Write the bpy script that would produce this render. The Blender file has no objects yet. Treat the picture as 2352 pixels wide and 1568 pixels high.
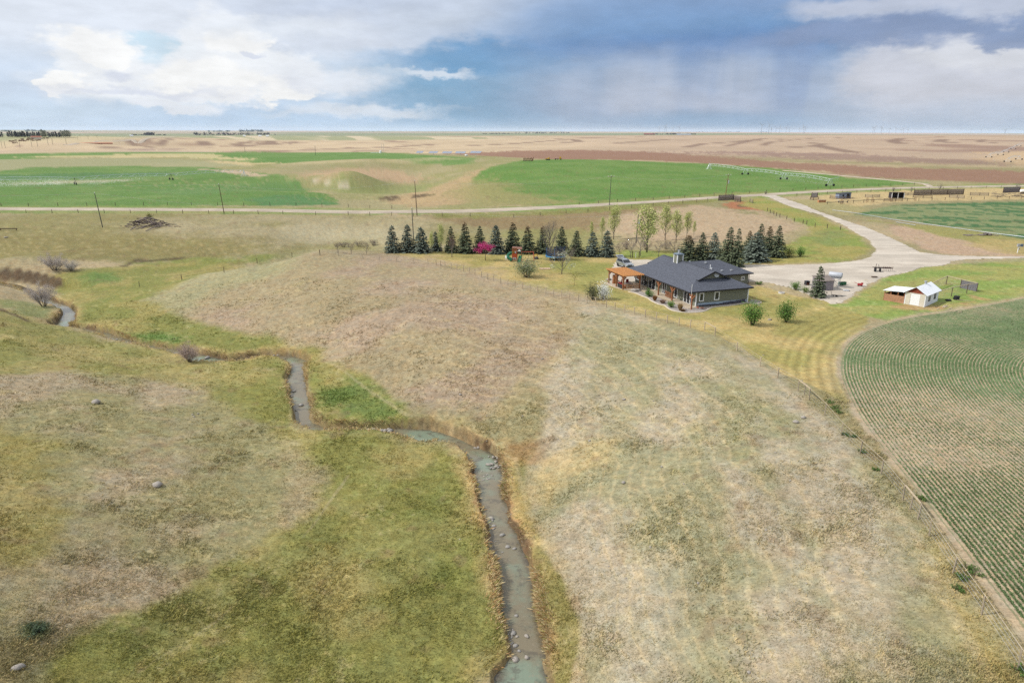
import bpy, math, random
import numpy as np
from mathutils import Vector, Matrix

R = math.radians
scene = bpy.context.scene
COL = scene.collection
random.seed(7)
RNG = np.random.default_rng(11)

# ------------------------------------------------------------------ camera
CAMZ, F = 27.0, 1568.0                      # metres above the lawn; focal length in picture units (picture is 2352 wide)
PITCH, ROLL = R(17.12), R(0.2)
_fw = np.array([0, math.cos(PITCH), -math.sin(PITCH)])
_r0 = np.array([1., 0, 0]); _u0 = np.array([0, math.sin(PITCH), math.cos(PITCH)])
_rt = _r0 * math.cos(ROLL) + _u0 * math.sin(ROLL)
_up = _u0 * math.cos(ROLL) - _r0 * math.sin(ROLL)
cam_d = bpy.data.cameras.new("camera"); cam = bpy.data.objects.new("camera", cam_d); COL.objects.link(cam)
cam_d.sensor_width = 36; cam_d.lens = 36 * F / 2352
cam_d.clip_start = 0.5; cam_d.clip_end = 120000
cam.matrix_world = Matrix(((_rt[0], _up[0], -_fw[0], 0), (_rt[1], _up[1], -_fw[1], 0), (_rt[2], _up[2], -_fw[2], CAMZ), (0, 0, 0, 1)))
scene.camera = cam

# ------------------------------------------------------------------ colour helpers
def lin(c):
    c = np.asarray(c, float) / 255.0
    return np.where(c <= 0.04045, c / 12.92, ((c + 0.055) / 1.055) ** 2.4)
ALB = 0.68                                   # photographed tone -> surface reflectance
def A(r, g, b): return lin((r, g, b)) * ALB

# ------------------------------------------------------------------ light
SUN_EL, SUN_AZ = R(45), R(264)               # azimuth clockwise from +Y (sun to the left, a little behind the camera)
sun_d = bpy.data.lights.new("sun", 'SUN'); sun = bpy.data.objects.new("sun", sun_d); COL.objects.link(sun)
sun_d.energy = 2.9; sun_d.angle = R(1.6); sun_d.color = (1.0, 0.955, 0.89)
_sd = Vector((math.sin(SUN_AZ) * math.cos(SUN_EL), math.cos(SUN_AZ) * math.cos(SUN_EL), math.sin(SUN_EL)))
sun.rotation_euler = (-_sd).to_track_quat('-Z', 'Y').to_euler()

scene.view_settings.view_transform = 'Standard'; scene.view_settings.look = 'None'
scene.view_settings.exposure = 0.45; scene.view_settings.gamma = 1.0
scene.view_settings.use_curve_mapping = False
scene.render.engine = 'CYCLES'
scene.cycles.max_bounces = 5; scene.cycles.diffuse_bounces = 2; scene.cycles.glossy_bounces = 2
scene.cycles.transmission_bounces = 2; scene.cycles.transparent_max_bounces = 8
scene.cycles.use_denoising = False

# ------------------------------------------------------------------ node helper
class NT:
    def __init__(s, nt): s.nt = nt; s.n = nt.nodes; s.l = nt.links
    def put(s, v, sock):
        if v is None: return
        if isinstance(v, bpy.types.NodeSocket): s.l.new(v, sock)
        else:
            try: sock.default_value = v
            except Exception: sock.default_value = tuple(v) + (1.0,)
    def node(s, t, **kw):
        n = s.n.new(t)
        for k, v in kw.items(): setattr(n, k, v)
        return n
    def m(s, op, a, b=None, c=None, clamp=False):
        n = s.node('ShaderNodeMath', operation=op, use_clamp=clamp)
        for i, v in enumerate((a, b, c)): s.put(v, n.inputs[i])
        return n.outputs[0]
    def vm(s, op, a, b=None):
        n = s.node('ShaderNodeVectorMath', operation=op)
        s.put(a, n.inputs[0]); s.put(b, n.inputs[1])
        return n.outputs['Value'] if op in ('LENGTH', 'DOT_PRODUCT', 'DISTANCE') else n.outputs[0]
    def noise(s, vec, scale, detail=3, rough=0.55, dist=0.0, color=False):
        n = s.node('ShaderNodeTexNoise'); s.put(vec, n.inputs['Vector'])
        n.inputs['Scale'].default_value = scale; n.inputs['Detail'].default_value = detail
        n.inputs['Roughness'].default_value = rough; n.inputs['Distortion'].default_value = dist
        return n.outputs['Color' if color else 'Fac']
    def ramp(s, f, a, b, lo=0.0, hi=1.0, smooth=True):
        n = s.node('ShaderNodeMapRange', interpolation_type='SMOOTHSTEP' if smooth else 'LINEAR')
        s.put(f, n.inputs[0]); s.put(a, n.inputs[1]); s.put(b, n.inputs[2]); s.put(lo, n.inputs[3]); s.put(hi, n.inputs[4])
        return n.outputs[0]
    def mix(s, f, a, b, bt='MIX'):
        n = s.node('ShaderNodeMix', data_type='RGBA', blend_type=bt)
        s.put(f, n.inputs['Factor']); s.put(a, n.inputs['A'] if False else n.inputs[6]); s.put(b, n.inputs[7])
        return n.outputs[2]
    def comb(s, x, y, z):
        n = s.node('ShaderNodeCombineXYZ')
        for i, v in enumerate((x, y, z)): s.put(v, n.inputs[i])
        return n.outputs[0]
    def mapping(s, vec, scale=(1, 1, 1), rot=(0, 0, 0), loc=(0, 0, 0)):
        n = s.node('ShaderNodeMapping'); s.put(vec, n.inputs[0])
        n.inputs['Scale'].default_value = scale; n.inputs['Rotation'].default_value = rot; n.inputs['Location'].default_value = loc
        return n.outputs[0]

# ------------------------------------------------------------------ sky (world directions: az to the right of +Y, elevation)
def build_world():
    w = bpy.data.worlds.new("World"); scene.world = w; w.use_nodes = True
    t = NT(w.node_tree); t.n.clear()
    out = t.node('ShaderNodeOutputWorld'); bg = t.node('ShaderNodeBackground')
    sky = t.node('ShaderNodeTexSky', sky_type='NISHITA'); sky.sun_disc = False
    sky.sun_elevation = SUN_EL; sky.sun_rotation = SUN_AZ; sky.air_density = 1.0; sky.dust_density = 1.5
    d = t.node('ShaderNodeTexCoord').outputs['Generated']
    sp = t.node('ShaderNodeSeparateXYZ'); t.put(d, sp.inputs[0])
    az = t.m('ARCTAN2', sp.outputs[0], sp.outputs[1]); el = t.m('ARCSINE', sp.outputs[2])
    # degrees
    az = t.m('MULTIPLY', az, 57.2958); el = t.m('MULTIPLY', el, 57.2958)
    p0 = t.comb(az, el, 0.0)
    # domain warp: big billows + small ones (horizontally stretched)
    q = t.mapping(p0, scale=(0.10, 0.26, 1))
    n1 = t.noise(q, 1.3, 5, 0.58, color=True)
    w1 = t.vm('MULTIPLY', t.vm('SUBTRACT', n1, (0.5, 0.5, 0.5)), (9.0, 3.4, 0))
    q2 = t.mapping(p0, scale=(0.5, 0.8, 1))
    n2 = t.noise(q2, 1.2, 5, 0.6, color=True)
    w2 = t.vm('MULTIPLY', t.vm('SUBTRACT', n2, (0.5, 0.5, 0.5)), (1.9, 1.5, 0))
    pw = t.vm('ADD', t.vm('ADD', p0, w1), w2)            # billowy
    ps = t.vm('ADD', p0, t.vm('MULTIPLY', w1, (0.35, 0.18, 0)))   # soft
    def ae(px, py):                                        # picture place -> az, el (degrees)
        dd = _fw + _rt * ((px - 1176) / F) + _up * ((784 - py) / F); dd /= np.linalg.norm(dd)
        return math.degrees(math.atan2(dd[0], dd[1])), math.degrees(math.asin(dd[2]))
    def blob(px, py, sx, sy, k0=1.0, k1=0.55, soft=False, rot=0.0):
        a, e = ae(px, py)
        v = t.vm('SUBTRACT', ps if soft else pw, (a, e, 0))
        if rot: v = t.mapping(v, rot=(0, 0, R(rot)))
        v = t.vm('MULTIPLY', v, (F / sx / 57.3 , F / sy / 57.3, 0))
        L = t.vm('LENGTH', v)
        return t.ramp(L, k0, k1)
    S = lambda r, g, b: tuple(lin((r, g, b))) + (1,)
    # base: pale at the left, grey-blue at the right
    fx = t.ramp(az, -12, 14); fy = t.ramp(el, 0.0, 8.5)
    lo = t.mix(fx, S(188, 213, 240), S(166, 187, 212)); hi = t.mix(fx, S(226, 235, 248), S(138, 164, 204))
    c = t.mix(fy, lo, hi)
    def lay(c, col, blobs, op=1.0):
        for b in blobs:
            c = t.mix(t.m('MULTIPLY', b, op), c, S(*col))
        return c
    # left half: bright high overcast
    c = lay(c, (233, 239, 250), [blob(250, 40, 560, 170, 1.15, 0.3, True)], 0.8)
    c = lay(c, (208, 224, 245), [blob(60, 200, 260, 80, 1.2, 0.2, True)], 0.8)
    c = lay(c, (208, 231, 247), [blob(360, 102, 105, 30, 1.0, 0.55)], 0.95)
    c = lay(c, (205, 224, 243), [blob(60, 255, 260, 32, 1.1, 0.2, True)], 0.8)
    # centre top: greyer cloud shelf
    c = lay(c, (200, 211, 231), [blob(860, 35, 380, 80, 1.1, 0.35)], 0.9)
    c = lay(c, (222, 229, 242), [blob(760, 70, 260, 60, 1.1, 0.3)], 0.7)
    c = lay(c, (205, 215, 230), [blob(1090, 55, 240, 66, 1.1, 0.3)], 0.8)
    # blue bands
    c = lay(c, (122, 170, 208), [blob(1060, 190, 360, 44, 1.15, 0.3)], 0.85)
    c = lay(c, (104, 158, 204), [blob(1130, 138, 330, 42, 1.1, 0.35)], 0.9)
    c = lay(c, (114, 162, 198), [blob(1120, 240, 330, 66, 1.15, 0.2, True)], 0.85)
    c = lay(c, (116, 154, 200), [blob(1600, 92, 560, 70, 1.15, 0.35, True)], 1.0)
    c = lay(c, (100, 138, 190), [blob(1590, 104, 400, 40, 1.15, 0.25, True)], 0.9)
    c = lay(c, (128, 162, 206), [blob(1400, 35, 300, 55, 1.15, 0.3, True)], 0.7)
    # cumulus on the left
    c = lay(c, (246, 249, 254), [blob(215, 140, 95, 62, 1., .78), blob(520, 120, 110, 95, 1., .75), blob(620, 165, 130, 62, 1., .75), blob(310, 180, 170, 60, 1.1, .5)], 0.9)
    c = lay(c, (255, 255, 255), [blob(205, 112, 66, 30, 1., .8), blob(560, 92, 80, 40, 1., .75), blob(150, 186, 34, 22, 1., .75), blob(470, 180, 110, 40, 1., .7), blob(640, 205, 90, 24, 1., .7)], 0.95)
    c = lay(c, (214, 221, 239), [blob(270, 165, 60, 14, 1.1, .3), blob(690, 195, 60, 16, 1.1, .2), blob(610, 130, 40, 10), blob(330, 205, 200, 12, 1.2, .2)], 0.7)
    c = lay(c, (236, 240, 248), [blob(400, 241, 90, 17), blob(760, 190, 150, 34, 1.1, .3)], 0.85)
    c = lay(c, (232, 238, 247), [blob(980, 172, 130, 13, 1.1, .35), blob(850, 255, 230, 20, 1.1, .3), blob(640, 55, 250, 30, 1.1, .2)], 0.75)
    # rain curtains (streaks leaning) on the right
    qv = t.mapping(p0, scale=(0.24, 0.035, 1), rot=(0, 0, R(-9)))
    st = t.noise(qv, 1.5, 3, 0.5)
    vir = t.ramp(st, 0.22, 0.80)
    c = lay(c, (158, 176, 204), [blob(1490, 215, 420, 110, 1.15, 0.35)], 0.9)
    c = lay(c, (192, 200, 218), [t.m('MULTIPLY', vir, blob(1600, 205, 380, 95, 1.15, 0.4, True)), blob(1540, 228, 190, 40, 1.2, 0.2)], 0.6)
    c = lay(c, (140, 160, 200), [t.m('MULTIPLY', t.ramp(st, 0.68, 0.28), blob(1800, 170, 280, 120, 1.15, 0.1, True))], 0.5)
    c = lay(c, (126, 164, 200), [blob(1640, 278, 300, 26, 1.15, 0.2, True)], 0.6)
    # bright cloud right and dark shelf above it
    c = lay(c, (207, 210, 222), [blob(2230, 150, 250, 78, 1.05, 0.62), blob(2140, 190, 190, 60, 1.1, .4), blob(2300, 215, 260, 60, 1.2, .3)], 0.92)
    c = lay(c, (226, 228, 235), [blob(2240, 118, 130, 42, 1.05, .5)], 0.7)
    c = lay(c, (186, 198, 217), [blob(2230, 262, 330, 34, 1.2, .2, True)], 0.7)
    c = lay(c, (136, 154, 190), [blob(1960, 88, 250, 30, 1.1, .4), blob(2180, 50, 260, 24, 1.1, .4), blob(2330, 74, 70, 22, 1.05, .5)], 0.9)
    c = lay(c, (200, 206, 222), [blob(1990, 14, 190, 34, 1.1, .4), blob(2300, -5, 160, 30, 1.1, .4)], 0.85)
    # fine mottling
    f = t.ramp(t.noise(t.mapping(p0, scale=(0.14, 0.42, 1)), 2.2, 7, 0.6), 0.25, 0.75, 0.90, 1.06)
    c = t.vm('MULTIPLY', c, t.comb(f, f, f))
    hz = t.ramp(el, 0.0, 1.6, 1.06, 1.0); c = t.vm('MULTIPLY', c, t.comb(hz, hz, hz))
    # overhead: broken cloud over the Nishita blue
    up = t.ramp(el, 9.0, 24.0)
    oc = t.noise(t.mapping(d, scale=(1, 1, 1.6)), 2.6, 6, 0.6)
    over = t.mix(t.ramp(oc, 0.38, 0.62), (4.6, 5.0, 5.6, 1), (8.2, 8.4, 8.7, 1))
    c10 = t.vm('MULTIPLY', c, (7.2, 7.2, 7.2))
    c10 = t.mix(up, c10, over)
    fin = t.mix(0.93, sky.outputs[0], c10)
    t.put(fin, bg.inputs[0]); bg.inputs[1].default_value = 0.1
    t.l.new(bg.outputs[0], out.inputs[0])
    w.cycles.sampling_method = 'MANUAL'; w.cycles.sample_map_resolution = 512
build_world()

# ------------------------------------------------------------------ numpy noise
def _hash(ix, iy, seed):
    h = (ix.astype(np.int64) * 374761393 + iy.astype(np.int64) * 668265263 + seed * 974634779) & 0xFFFFFFFF
    h = ((h ^ (h >> 13)) * 1274126177) & 0xFFFFFFFF
    return ((h ^ (h >> 16)) & 0xFFFFFF) / float(0xFFFFFF)
def vnoise(x, y, seed=0):
    ix = np.floor(x); iy = np.floor(y); fx = x - ix; fy = y - iy
    fx = fx * fx * (3 - 2 * fx); fy = fy * fy * (3 - 2 * fy)
    ix = ix.astype(np.int64); iy = iy.astype(np.int64)
    a = _hash(ix, iy, seed); b = _hash(ix + 1, iy, seed); c = _hash(ix, iy + 1, seed); d = _hash(ix + 1, iy + 1, seed)
    return (a * (1 - fx) + b * fx) * (1 - fy) + (c * (1 - fx) + d * fx) * fy
def fbm(x, y, scale, octv=4, seed=0, gain=0.55):
    s = np.zeros_like(x, dtype=float); amp = 1.0; tot = 0.0; f = 1.0 / scale
    for o in range(octv):
        ca, sa = math.cos(0.7 * o + 0.4), math.sin(0.7 * o + 0.4)
        s += amp * vnoise((x * ca - y * sa) * f + 17.3 * o, (x * sa + y * ca) * f - 9.1 * o, seed + o * 13); tot += amp
        amp *= gain; f *= 2.03
    return s / tot                           # 0..1, mean 0.5
def smooth(a, b, v):
    t = np.clip((v - a) / (b - a), 0, 1); return t * t * (3 - 2 * t)

# ------------------------------------------------------------------ terrain
def ray(px, py): return _fw + _rt * ((px - 1176) / F) + _up * ((784 - py) / F)
def at(px, py, z=0.0):
    d = ray(px, py); return np.array([0, 0, CAMZ]) + d * ((z - CAMZ) / d[2])
def atd(px, D, z=0.0):                       # a place at ground distance D in the column px
    d = ray(px, 303 + (px - 1176) * 0.0035); h = math.hypot(d[0], d[1]); return np.array([d[0] / h * D, d[1] / h * D, z])
def proj(p):
    q = np.asarray(p, float) - np.array([0, 0, CAMZ]); w = q @ _fw; return 1176 + F * (q @ _rt) / w, 784 - F * (q @ _up) / w

WATER = -6.6
# creek centre line: (px, py, width in px  |  -half width in metres), upstream order
CREEK = [(1250, 1900, -1.9), (1225, 1700, -1.9), (1196, 1568, 120), (1212, 1514, 70), (1204, 1465, 72), (1188, 1385, 69), (1181, 1320, 70), (1161, 1256, 58), (1142, 1191, 44),
         (1135, 1159, 48), (1123, 1127, 44), (1122, 1094, 58), (1115, 1062, 62), (1098, 1044, 50), (1062, 1027, -0.95), (1020, 1010, -1.3), (975, 1002, -1.8), (925, 995, -1.2),
         (860, 990, -0.55), (790, 990, -0.6), (735, 989, -1.0), (702, 976, 38), (694, 953, 35), (691, 924, 34), (685, 899, 33), (680, 873, 38), (683, 850, 26), (690, 836, 38), (672, 828, -1.3),
         (640, 820, -0.7), (600, 820, -0.6), (560, 827, -0.7), (520, 833, -0.8), (474, 829, -1.9), (440, 818, -1.2), (397, 808, -0.95), (340, 799, -0.95), (300, 791, -1.0), (268, 780, -1.1),
         (225, 768, -1.2), (185, 760, -1.3), (142, 755, 34), (149, 739, 32), (158, 717, 22), (138, 704, -1.2), (112, 694, -.9), (82, 680, -.9), (50, 671, -.9), (10, 655, -.5), (-60, 648, -.5), (-200, 645, -.6), (-420, 640, -1.8)]
def _creek():
    P, W = [], []
    for px, py, w in CREEK:
        p = at(px, py, WATER)
        P.append(p[:2]); ax = np.dot(p - np.array([0, 0, CAMZ]), _fw)
        W.append(-w if w < 0 else 0.5 * w / F * ax)
    P = np.array(P); W = np.array(W)
    Q, V = [], []                             # Catmull-Rom
    n = len(P)
    for i in range(n - 1):
        p0, p1, p2, p3 = P[max(i - 1, 0)], P[i], P[i + 1], P[min(i + 2, n - 1)]
        k = max(2, int(np.linalg.norm(p2 - p1) / 1.2))
        for j in range(k):
            s = j / k
            Q.append(0.5 * ((2 * p1) + (p2 - p0) * s + (2 * p0 - 5 * p1 + 4 * p2 - p3) * s * s + (3 * p1 - p0 - 3 * p2 + p3) * s ** 3))
            V.append(W[i] * (1 - s) + W[i + 1] * s)
    return np.array(Q), np.array(V)
CP, CW = _creek()

# height control points: (px, py, z)
HC = [
 # flood plain
 (900, 1100, -5.8), (900, 1300, -5.4), (800, 1500, -5.0), (1000, 1450, -5.6), (1050, 1250, -5.8), (600, 860, -5.7), (580, 960, -5.4), (800, 1040, -5.8), (480, 870, -5.4), (620, 1020, -5.5),
 (790, 900, -5.4), (850, 950, -5.5), (745, 835, -5.0), (800, 860, -4.9), (750, 950, -5.7), (960, 962, -5.0), (1060, 1000, -5.3),
 # hill right of the creek
 (760, 790, -4.6), (640, 770, -4.8), (500, 770, -5.3), (700, 735, -3.2), (700, 690, -1.8), (700, 630, -.7), (560, 690, -3.7), (560, 640, -2.6), (420, 700, -4.9), (330, 640, -5.1), (420, 640, -4.2), (500, 625, -3.0), (220, 655, -5.5), (300, 740, -5.5), (220, 700, -5.6),
 (640, 602, -1.0), (735, 574, 0.25), (690, 588, -.3), (850, 582, 0), (980, 602, 0), (1100, 635, 0), (1250, 667, 0), (1350, 692, 0), (1500, 732, 0), (1640, 772, 0),
 (900, 880, -4.7), (900, 800, -3.3), (900, 700, -1.1), (900, 640, -0.4), (1100, 900, -3.8), (1100, 800, -1.9), (1100, 700, -1.0), (1200, 720, -1.0), (1200, 850, -2.9), (1200, 950, -4.4), (1130, 1000, -5.4),
 (1400, 760, -.8), (1500, 850, -1.5), (1500, 1000, -2.8), (1350, 900, -2.8), (1350, 1000, -3.8), (1400, 1150, -3.7), (1270, 1080, -5.2), (1280, 1180, -5.0), (1260, 1270, -5.5), (1600, 1250, -2.5), (1450, 1400, -3.9), (1360, 1500, -4.9), (1310, 1420, -5.4), (1220, 1180, -5.8), (1290, 1550, -5.7),
 (1600, 900, -1.0), (1700, 1050, -1.2), (1700, 1500, -2.4), (1900, 1500, -1.2), (1850, 1250, -1.1), (2100, 1500, -.4), (2250, 1540, -.1), (1500, 1700, -4.3), (1900, 1800, -1.9), (1300, 1800, -5.6),
 (1790, 866, -.15), (1930, 992, -.2), (2080, 1132, -.1), (2240, 1372, 0), (2345, 1530, 0),
 (2200, 800, .15), (2340, 700, .4), (2300, 1000, .2), (2340, 1300, .1), (2000, 850, 0), (2700, 900, .4), (2700, 1500, .3), (2900, 2200, .3),
 # lawn, house pad, yard
 (1500, 640, 0), (1420, 610, 0), (1597, 708, 0), (1723, 690, 0.15), (1700, 720, 0), (1000, 580, 0), (1200, 600, 0), (1350, 640, 0), (1850, 780, 0), (1800, 660, .5), (1735, 650, .65), (1560, 610, .4), (1900, 640, .7), (1850, 690, .25), (2100, 620, .7), (2060, 690, .3), (2200, 680, .4), (2000, 740, 0), (2352, 610, .7), (2700, 620, .8), (2040, 590, .7), (2150, 560, .7), (1780, 455, .5), (1950, 500, .7),
 (900, 580, 0), (1400, 587, 0), (1560, 590, .3), (1730, 595, .6), (1850, 590, .7),
 # draw behind the row of spruces, pasture up to the road
 (900, 545, -3), (900, 510, -1.4), (1100, 545, -3.3), (1100, 505, -1.6), (1300, 525, -2.4), (1300, 492, -.8), (1450, 545, -1.5), (1500, 500, .6), (1650, 478, 1.0), (1650, 520, .3), (1800, 530, .2),
 (600, 545, -2.6), (600, 578, -3.8), (345, 515, -1.1), (345, 560, -3), (300, 592, -4.6), (100, 565, -3), (100, 520, -1.2), (600, 522, -1.5), (450, 602, -5.1), (560, 596, -4.9), (-300, 560, -2.5), (-300, 520, -1), (180, 600, -4.2), (120, 580, -3.6), (20, 600, -3.0),
 (-300, 620, -3.2),
 # left foreground hill
 (0, 720, -2.5), (100, 757, -3.7), (200, 797, -5.2), (0, 850, -2.0), (0, 1000, -1.6), (0, 1200, -1.4), (0, 1500, -1.8), (200, 850, -3.7), (200, 1000, -2.7), (200, 1250, -2.5), (200, 1500, -3.0), (400, 870, -5.0), (400, 1000, -4.1), (400, 1250, -3.9), (450, 1500, -4.2), (300, 830, -5.2), (600, 1100, -5.1), (600, 1300, -4.9), (650, 1500, -4.9),
 (-400, 720, -1), (-400, 1100, 0.2), (-400, 1500, 0), (-200, 2200, -1.5), (600, 2200, -4.8), (-60, 690, -3.6),
 (159, 771, -4.5), (206, 780, -4.8), (95, 755, -3.8), (47, 736, -3.1), (270, 793, -5.2), (317, 804, -5.4),
 (10, 655, -3.7), (-60, 650, -3.4), (-140, 652, -3.2), (700, 755, -3.9), (850, 410, -1.5), (850, 432, -6.8), (960, 405, -4.5),
 # road and beyond
 (-300, 479, 0), (0, 479, 0), (500, 482, 0), (950, 486, -.2), (1300, 475, 0), (1650, 453, .3), (2000, 438, .6), (2352, 428, .6), (2800, 425, .6),
 (0, 440, 0), (0, 400, 0), (400, 440, 0), (400, 400, -.5), (640, 440, -.6), (640, 405, -1.2), (850, 445, -7), (980, 442, -5), (1060, 470, 0), (900, 470, -4.0), (760, 466, -.6), (760, 420, -3.6), (900, 425, -7.0),
 (800, 392, 3.4), (850, 368, 4), (960, 390, -2.0), (1050, 385, .5), (600, 385, -1), (690, 372, 0.2), (1150, 392, 2.2), (1130, 420, 3.4), (1250, 368, 4.4), (1250, 359, 2.4), (1600, 400, 1.8), (1600, 442, .6), (1900, 417, .9), (1650, 380, 2.6), (1450, 372, 4.2), (1400, 420, 1.8), (1250, 432, 1.3), (1050, 352, 1.0), (2350, 400, 1.0), (2000, 395, 1.8), (2800, 400, 1),
 (300, 365, .5), (0, 370, .8), (0, 345, .5), (600, 352, 0), (-400, 360, .5),
 (300, 335, 0), (700, 335, 0), (1200, 335, 1), (1700, 340, 3), (2200, 345, 4)]
HD = [(60, 1150, 8.0), (160, 1030, 4.3), (20, 1250, 9), (250, 1200, 5), (80, 1400, 12.3), (250, 1450, 11), (0, 2400, 6), (-300, 1300, 9), (700, 186, -5.4), (640, 180, -5.8), (780, 192, -5.0), (560, 172, -5.8), (860, 200, -4.6), (700, 205, -5.2), (-300, 3000, 0), (300, 3000, 0), (800, 3000, 1), (1300, 2600, 8), (1700, 2600, 16), (2000, 2600, 18.5), (2350, 2500, 19.5), (2800, 2500, 20), (-300, 7000, -4), (500, 7000, -5), (1200, 7000, -2), (1500, 6000, 4), (1800, 6000, 6), (2350, 6000, 4),
      (-300, 14000, -6), (600, 14000, -6), (1300, 12000, 14), (1700, 12000, 22), (2100, 12000, 6), (2400, 12000, 0), (-300, 40000, 0), (600, 40000, 0), (1300, 40000, 10), (1900, 40000, 10), (2600, 40000, 0)]
def _rbf():
    X, Z = [], []
    for px, py, z in HC: X.append(at(px, py, z)[:2]); Z.append(z)
    for px, D, z in HD: X.append(atd(px, D)[:2]); Z.append(z)
    for i in range(2, len(CP) - 2, 9):
        d = np.hypot(*CP[i]); X.append(CP[i]); Z.append(-5.75 if d < 110 else -5.9)
    # behind and beside the camera: gentle ground
    for x, y, z in [(-60, -20, -1), (0, -30, -5.5), (60, -20, 0), (0, -90, -5), (120, 20, .3), (-120, 20, 0), (-200, -200, 0), (200, -200, 0), (300, 60, .5), (-300, 100, 0), (-3000, -3000, 0), (3000, -3000, 5), (-4000, 1500, 0), (4000, 1500, 8), (0, -30000, 0)]:
        X.append(np.array([x, y])); Z.append(z)
    X = np.array(X); Z = np.array(Z)
    q = _rq(X[:, 0], X[:, 1]); n = len(Z)
    d2 = ((q[:, None] - q[None]) ** 2).sum(2); M = np.sqrt(d2 + RC)
    M += np.eye(n) * -2e-3
    Pm = np.c_[np.ones(n), q]
    K = np.block([[M, Pm], [Pm.T, np.zeros((3, 3))]])
    s = np.linalg.lstsq(K, np.r_[Z, np.zeros(3)], rcond=None)[0]
    return q, s
RC = 0.035 ** 2
def _rq(x, y):
    r = np.hypot(x, y) + 3.0; th = np.arctan2(x, y)
    return np.c_[th, np.log(r)]
RQ, RS = _rbf()
def H0(x, y):                                  # smooth land form
    x = np.atleast_1d(np.asarray(x, float)); y = np.atleast_1d(np.asarray(y, float))
    out = np.empty(len(x)); n = len(RQ)
    for s in range(0, len(x), 40000):
        q = _rq(x[s:s + 40000], y[s:s + 40000])
        d2 = (q[:, :1] - RQ[None, :, 0]) ** 2; d2 += (q[:, 1:] - RQ[None, :, 1]) ** 2; d2 += RC
        out[s:s + 40000] = np.sqrt(d2) @ RS[:n] + RS[n] + q @ RS[n + 1:]
    return out
def seg_dist(x, y, P, V=None, chunk=20000):     # distance to a polyline, (value along it), side sign
    A0 = P[:-1]; B = P[1:] - A0; L = (B ** 2).sum(1) + 1e-12
    D = np.empty(len(x)); VV = np.empty(len(x)); SG = np.empty(len(x))
    for s in range(0, len(x), chunk):
        dx = x[s:s + chunk, None] - A0[None, :, 0]; dy = y[s:s + chunk, None] - A0[None, :, 1]
        t = np.clip((dx * B[:, 0] + dy * B[:, 1]) / L, 0, 1)
        ex = dx - t * B[:, 0]; ey = dy - t * B[:, 1]; dd = ex * ex + ey * ey
        k = dd.argmin(1); i = np.arange(len(k))
        D[s:s + chunk] = np.sqrt(dd[i, k]); SG[s:s + chunk] = np.sign(B[k, 0] * dy[i, k] - B[k, 1] * dx[i, k])
        if V is not None: VV[s:s + chunk] = V[k] * (1 - t[i, k]) + V[k + 1] * t[i, k]
    return D, VV, SG
_far = math.hypot(*at(0, 600, 0)[:2]) * 1.5
def creek_d(x, y):
    D = np.full(len(x), 99.0); W = np.full(len(x), 1.0); S = np.ones(len(x))
    r = np.hypot(x, y); sel = np.where((r < 330) & (x < 60) & (y > -40))[0]
    if len(sel):
        D[sel], W[sel], S[sel] = seg_dist(x[sel], y[sel], CP, CW)
    return D, W, S
CLIFF = np.array([at(px, py, -5.0)[:2] for px, py in [(-160, 632), (-60, 628), (0, 628), (60, 630), (110, 634), (135, 638)]])
CUTB = np.array([at(px, py, -5.6)[:2] for px, py in [(905, 977), (960, 974), (1010, 984), (1048, 998)]])
def H(x, y, full=True):
    x = np.atleast_1d(np.asarray(x, float)); y = np.atleast_1d(np.asarray(y, float))
    h = H0(x, y); r = np.hypot(x, y)
    if not full: return h
    D, W, S = creek_d(x, y)
    # gentle unevenness, none on the house pad, lawn and fields
    wild = smooth(0.15, 1.2, -h) * smooth(700, 250, r)
    h = h + wild * ((fbm(x, y, 14, 3, 3) - .5) * 0.9 + (fbm(x, y, 3.2, 3, 5) - .5) * 0.35 + (fbm(x, y, 0.9, 2, 8) - .5) * 0.12)
    # cut bank at the far bend
    m = (np.abs(x - CLIFF[:, 0].mean()) < 60) & (np.abs(y - CLIFF[:, 1].mean()) < 40)
    if m.any():
        d, _, sg = seg_dist(x[m], y[m], CLIFF); d = d * sg + (fbm(x[m], y[m], 5, 3, 77) - .5) * .8
        near = smooth(16, 3, np.abs(d))
        h[m] += near * (smooth(-2.0, 0.7, d) * 1.7 - .8)
    # channel
    wob = (fbm(x, y, 2.2, 3, 21) - .5) * 0.9 + (fbm(x, y, 0.6, 2, 22) - .5) * 0.3
    d = D - np.maximum(W, 0.45) - wob * np.minimum(W, 1.0)
    bank = smooth(0.0, 0.45, d)
    low = smooth(1.6, 0.3, d) * 0.10
    bed = WATER - 0.10 - 0.28 * smooth(0.0, -1.0, d)
    top = np.maximum(h - low, WATER + 0.28)
    h = np.where(d < 0.45, bed * (1 - bank) + top * bank, h - low)
    return h
def G(px, py):                                # where the sight line through a picture place meets the land
    d = ray(px, py)
    if d[2] > -1e-4: raise ValueError((px, py))
    t0 = 18.0; t = t0 * (90000 / t0) ** (np.arange(420) / 419.0)
    P = np.array([0, 0, CAMZ]) + d * t[:, None]
    g = P[:, 2] - H0(P[:, 0], P[:, 1]); k = np.argmax(g < 0)
    if g[k] >= 0: k = len(t) - 1
    a, b = t[max(k - 1, 0)], t[k]
    tt = np.linspace(a, b, 40); P = np.array([0, 0, CAMZ]) + d * tt[:, None]
    g = P[:, 2] - H0(P[:, 0], P[:, 1]); k = int(np.argmax(g < 0)); k = k if g[k] < 0 else 39
    p = P[k]; return Vector((p[0], p[1], float(H(p[0], p[1])[0])))
def GZ(x, y): return float(H(x, y)[0])

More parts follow.
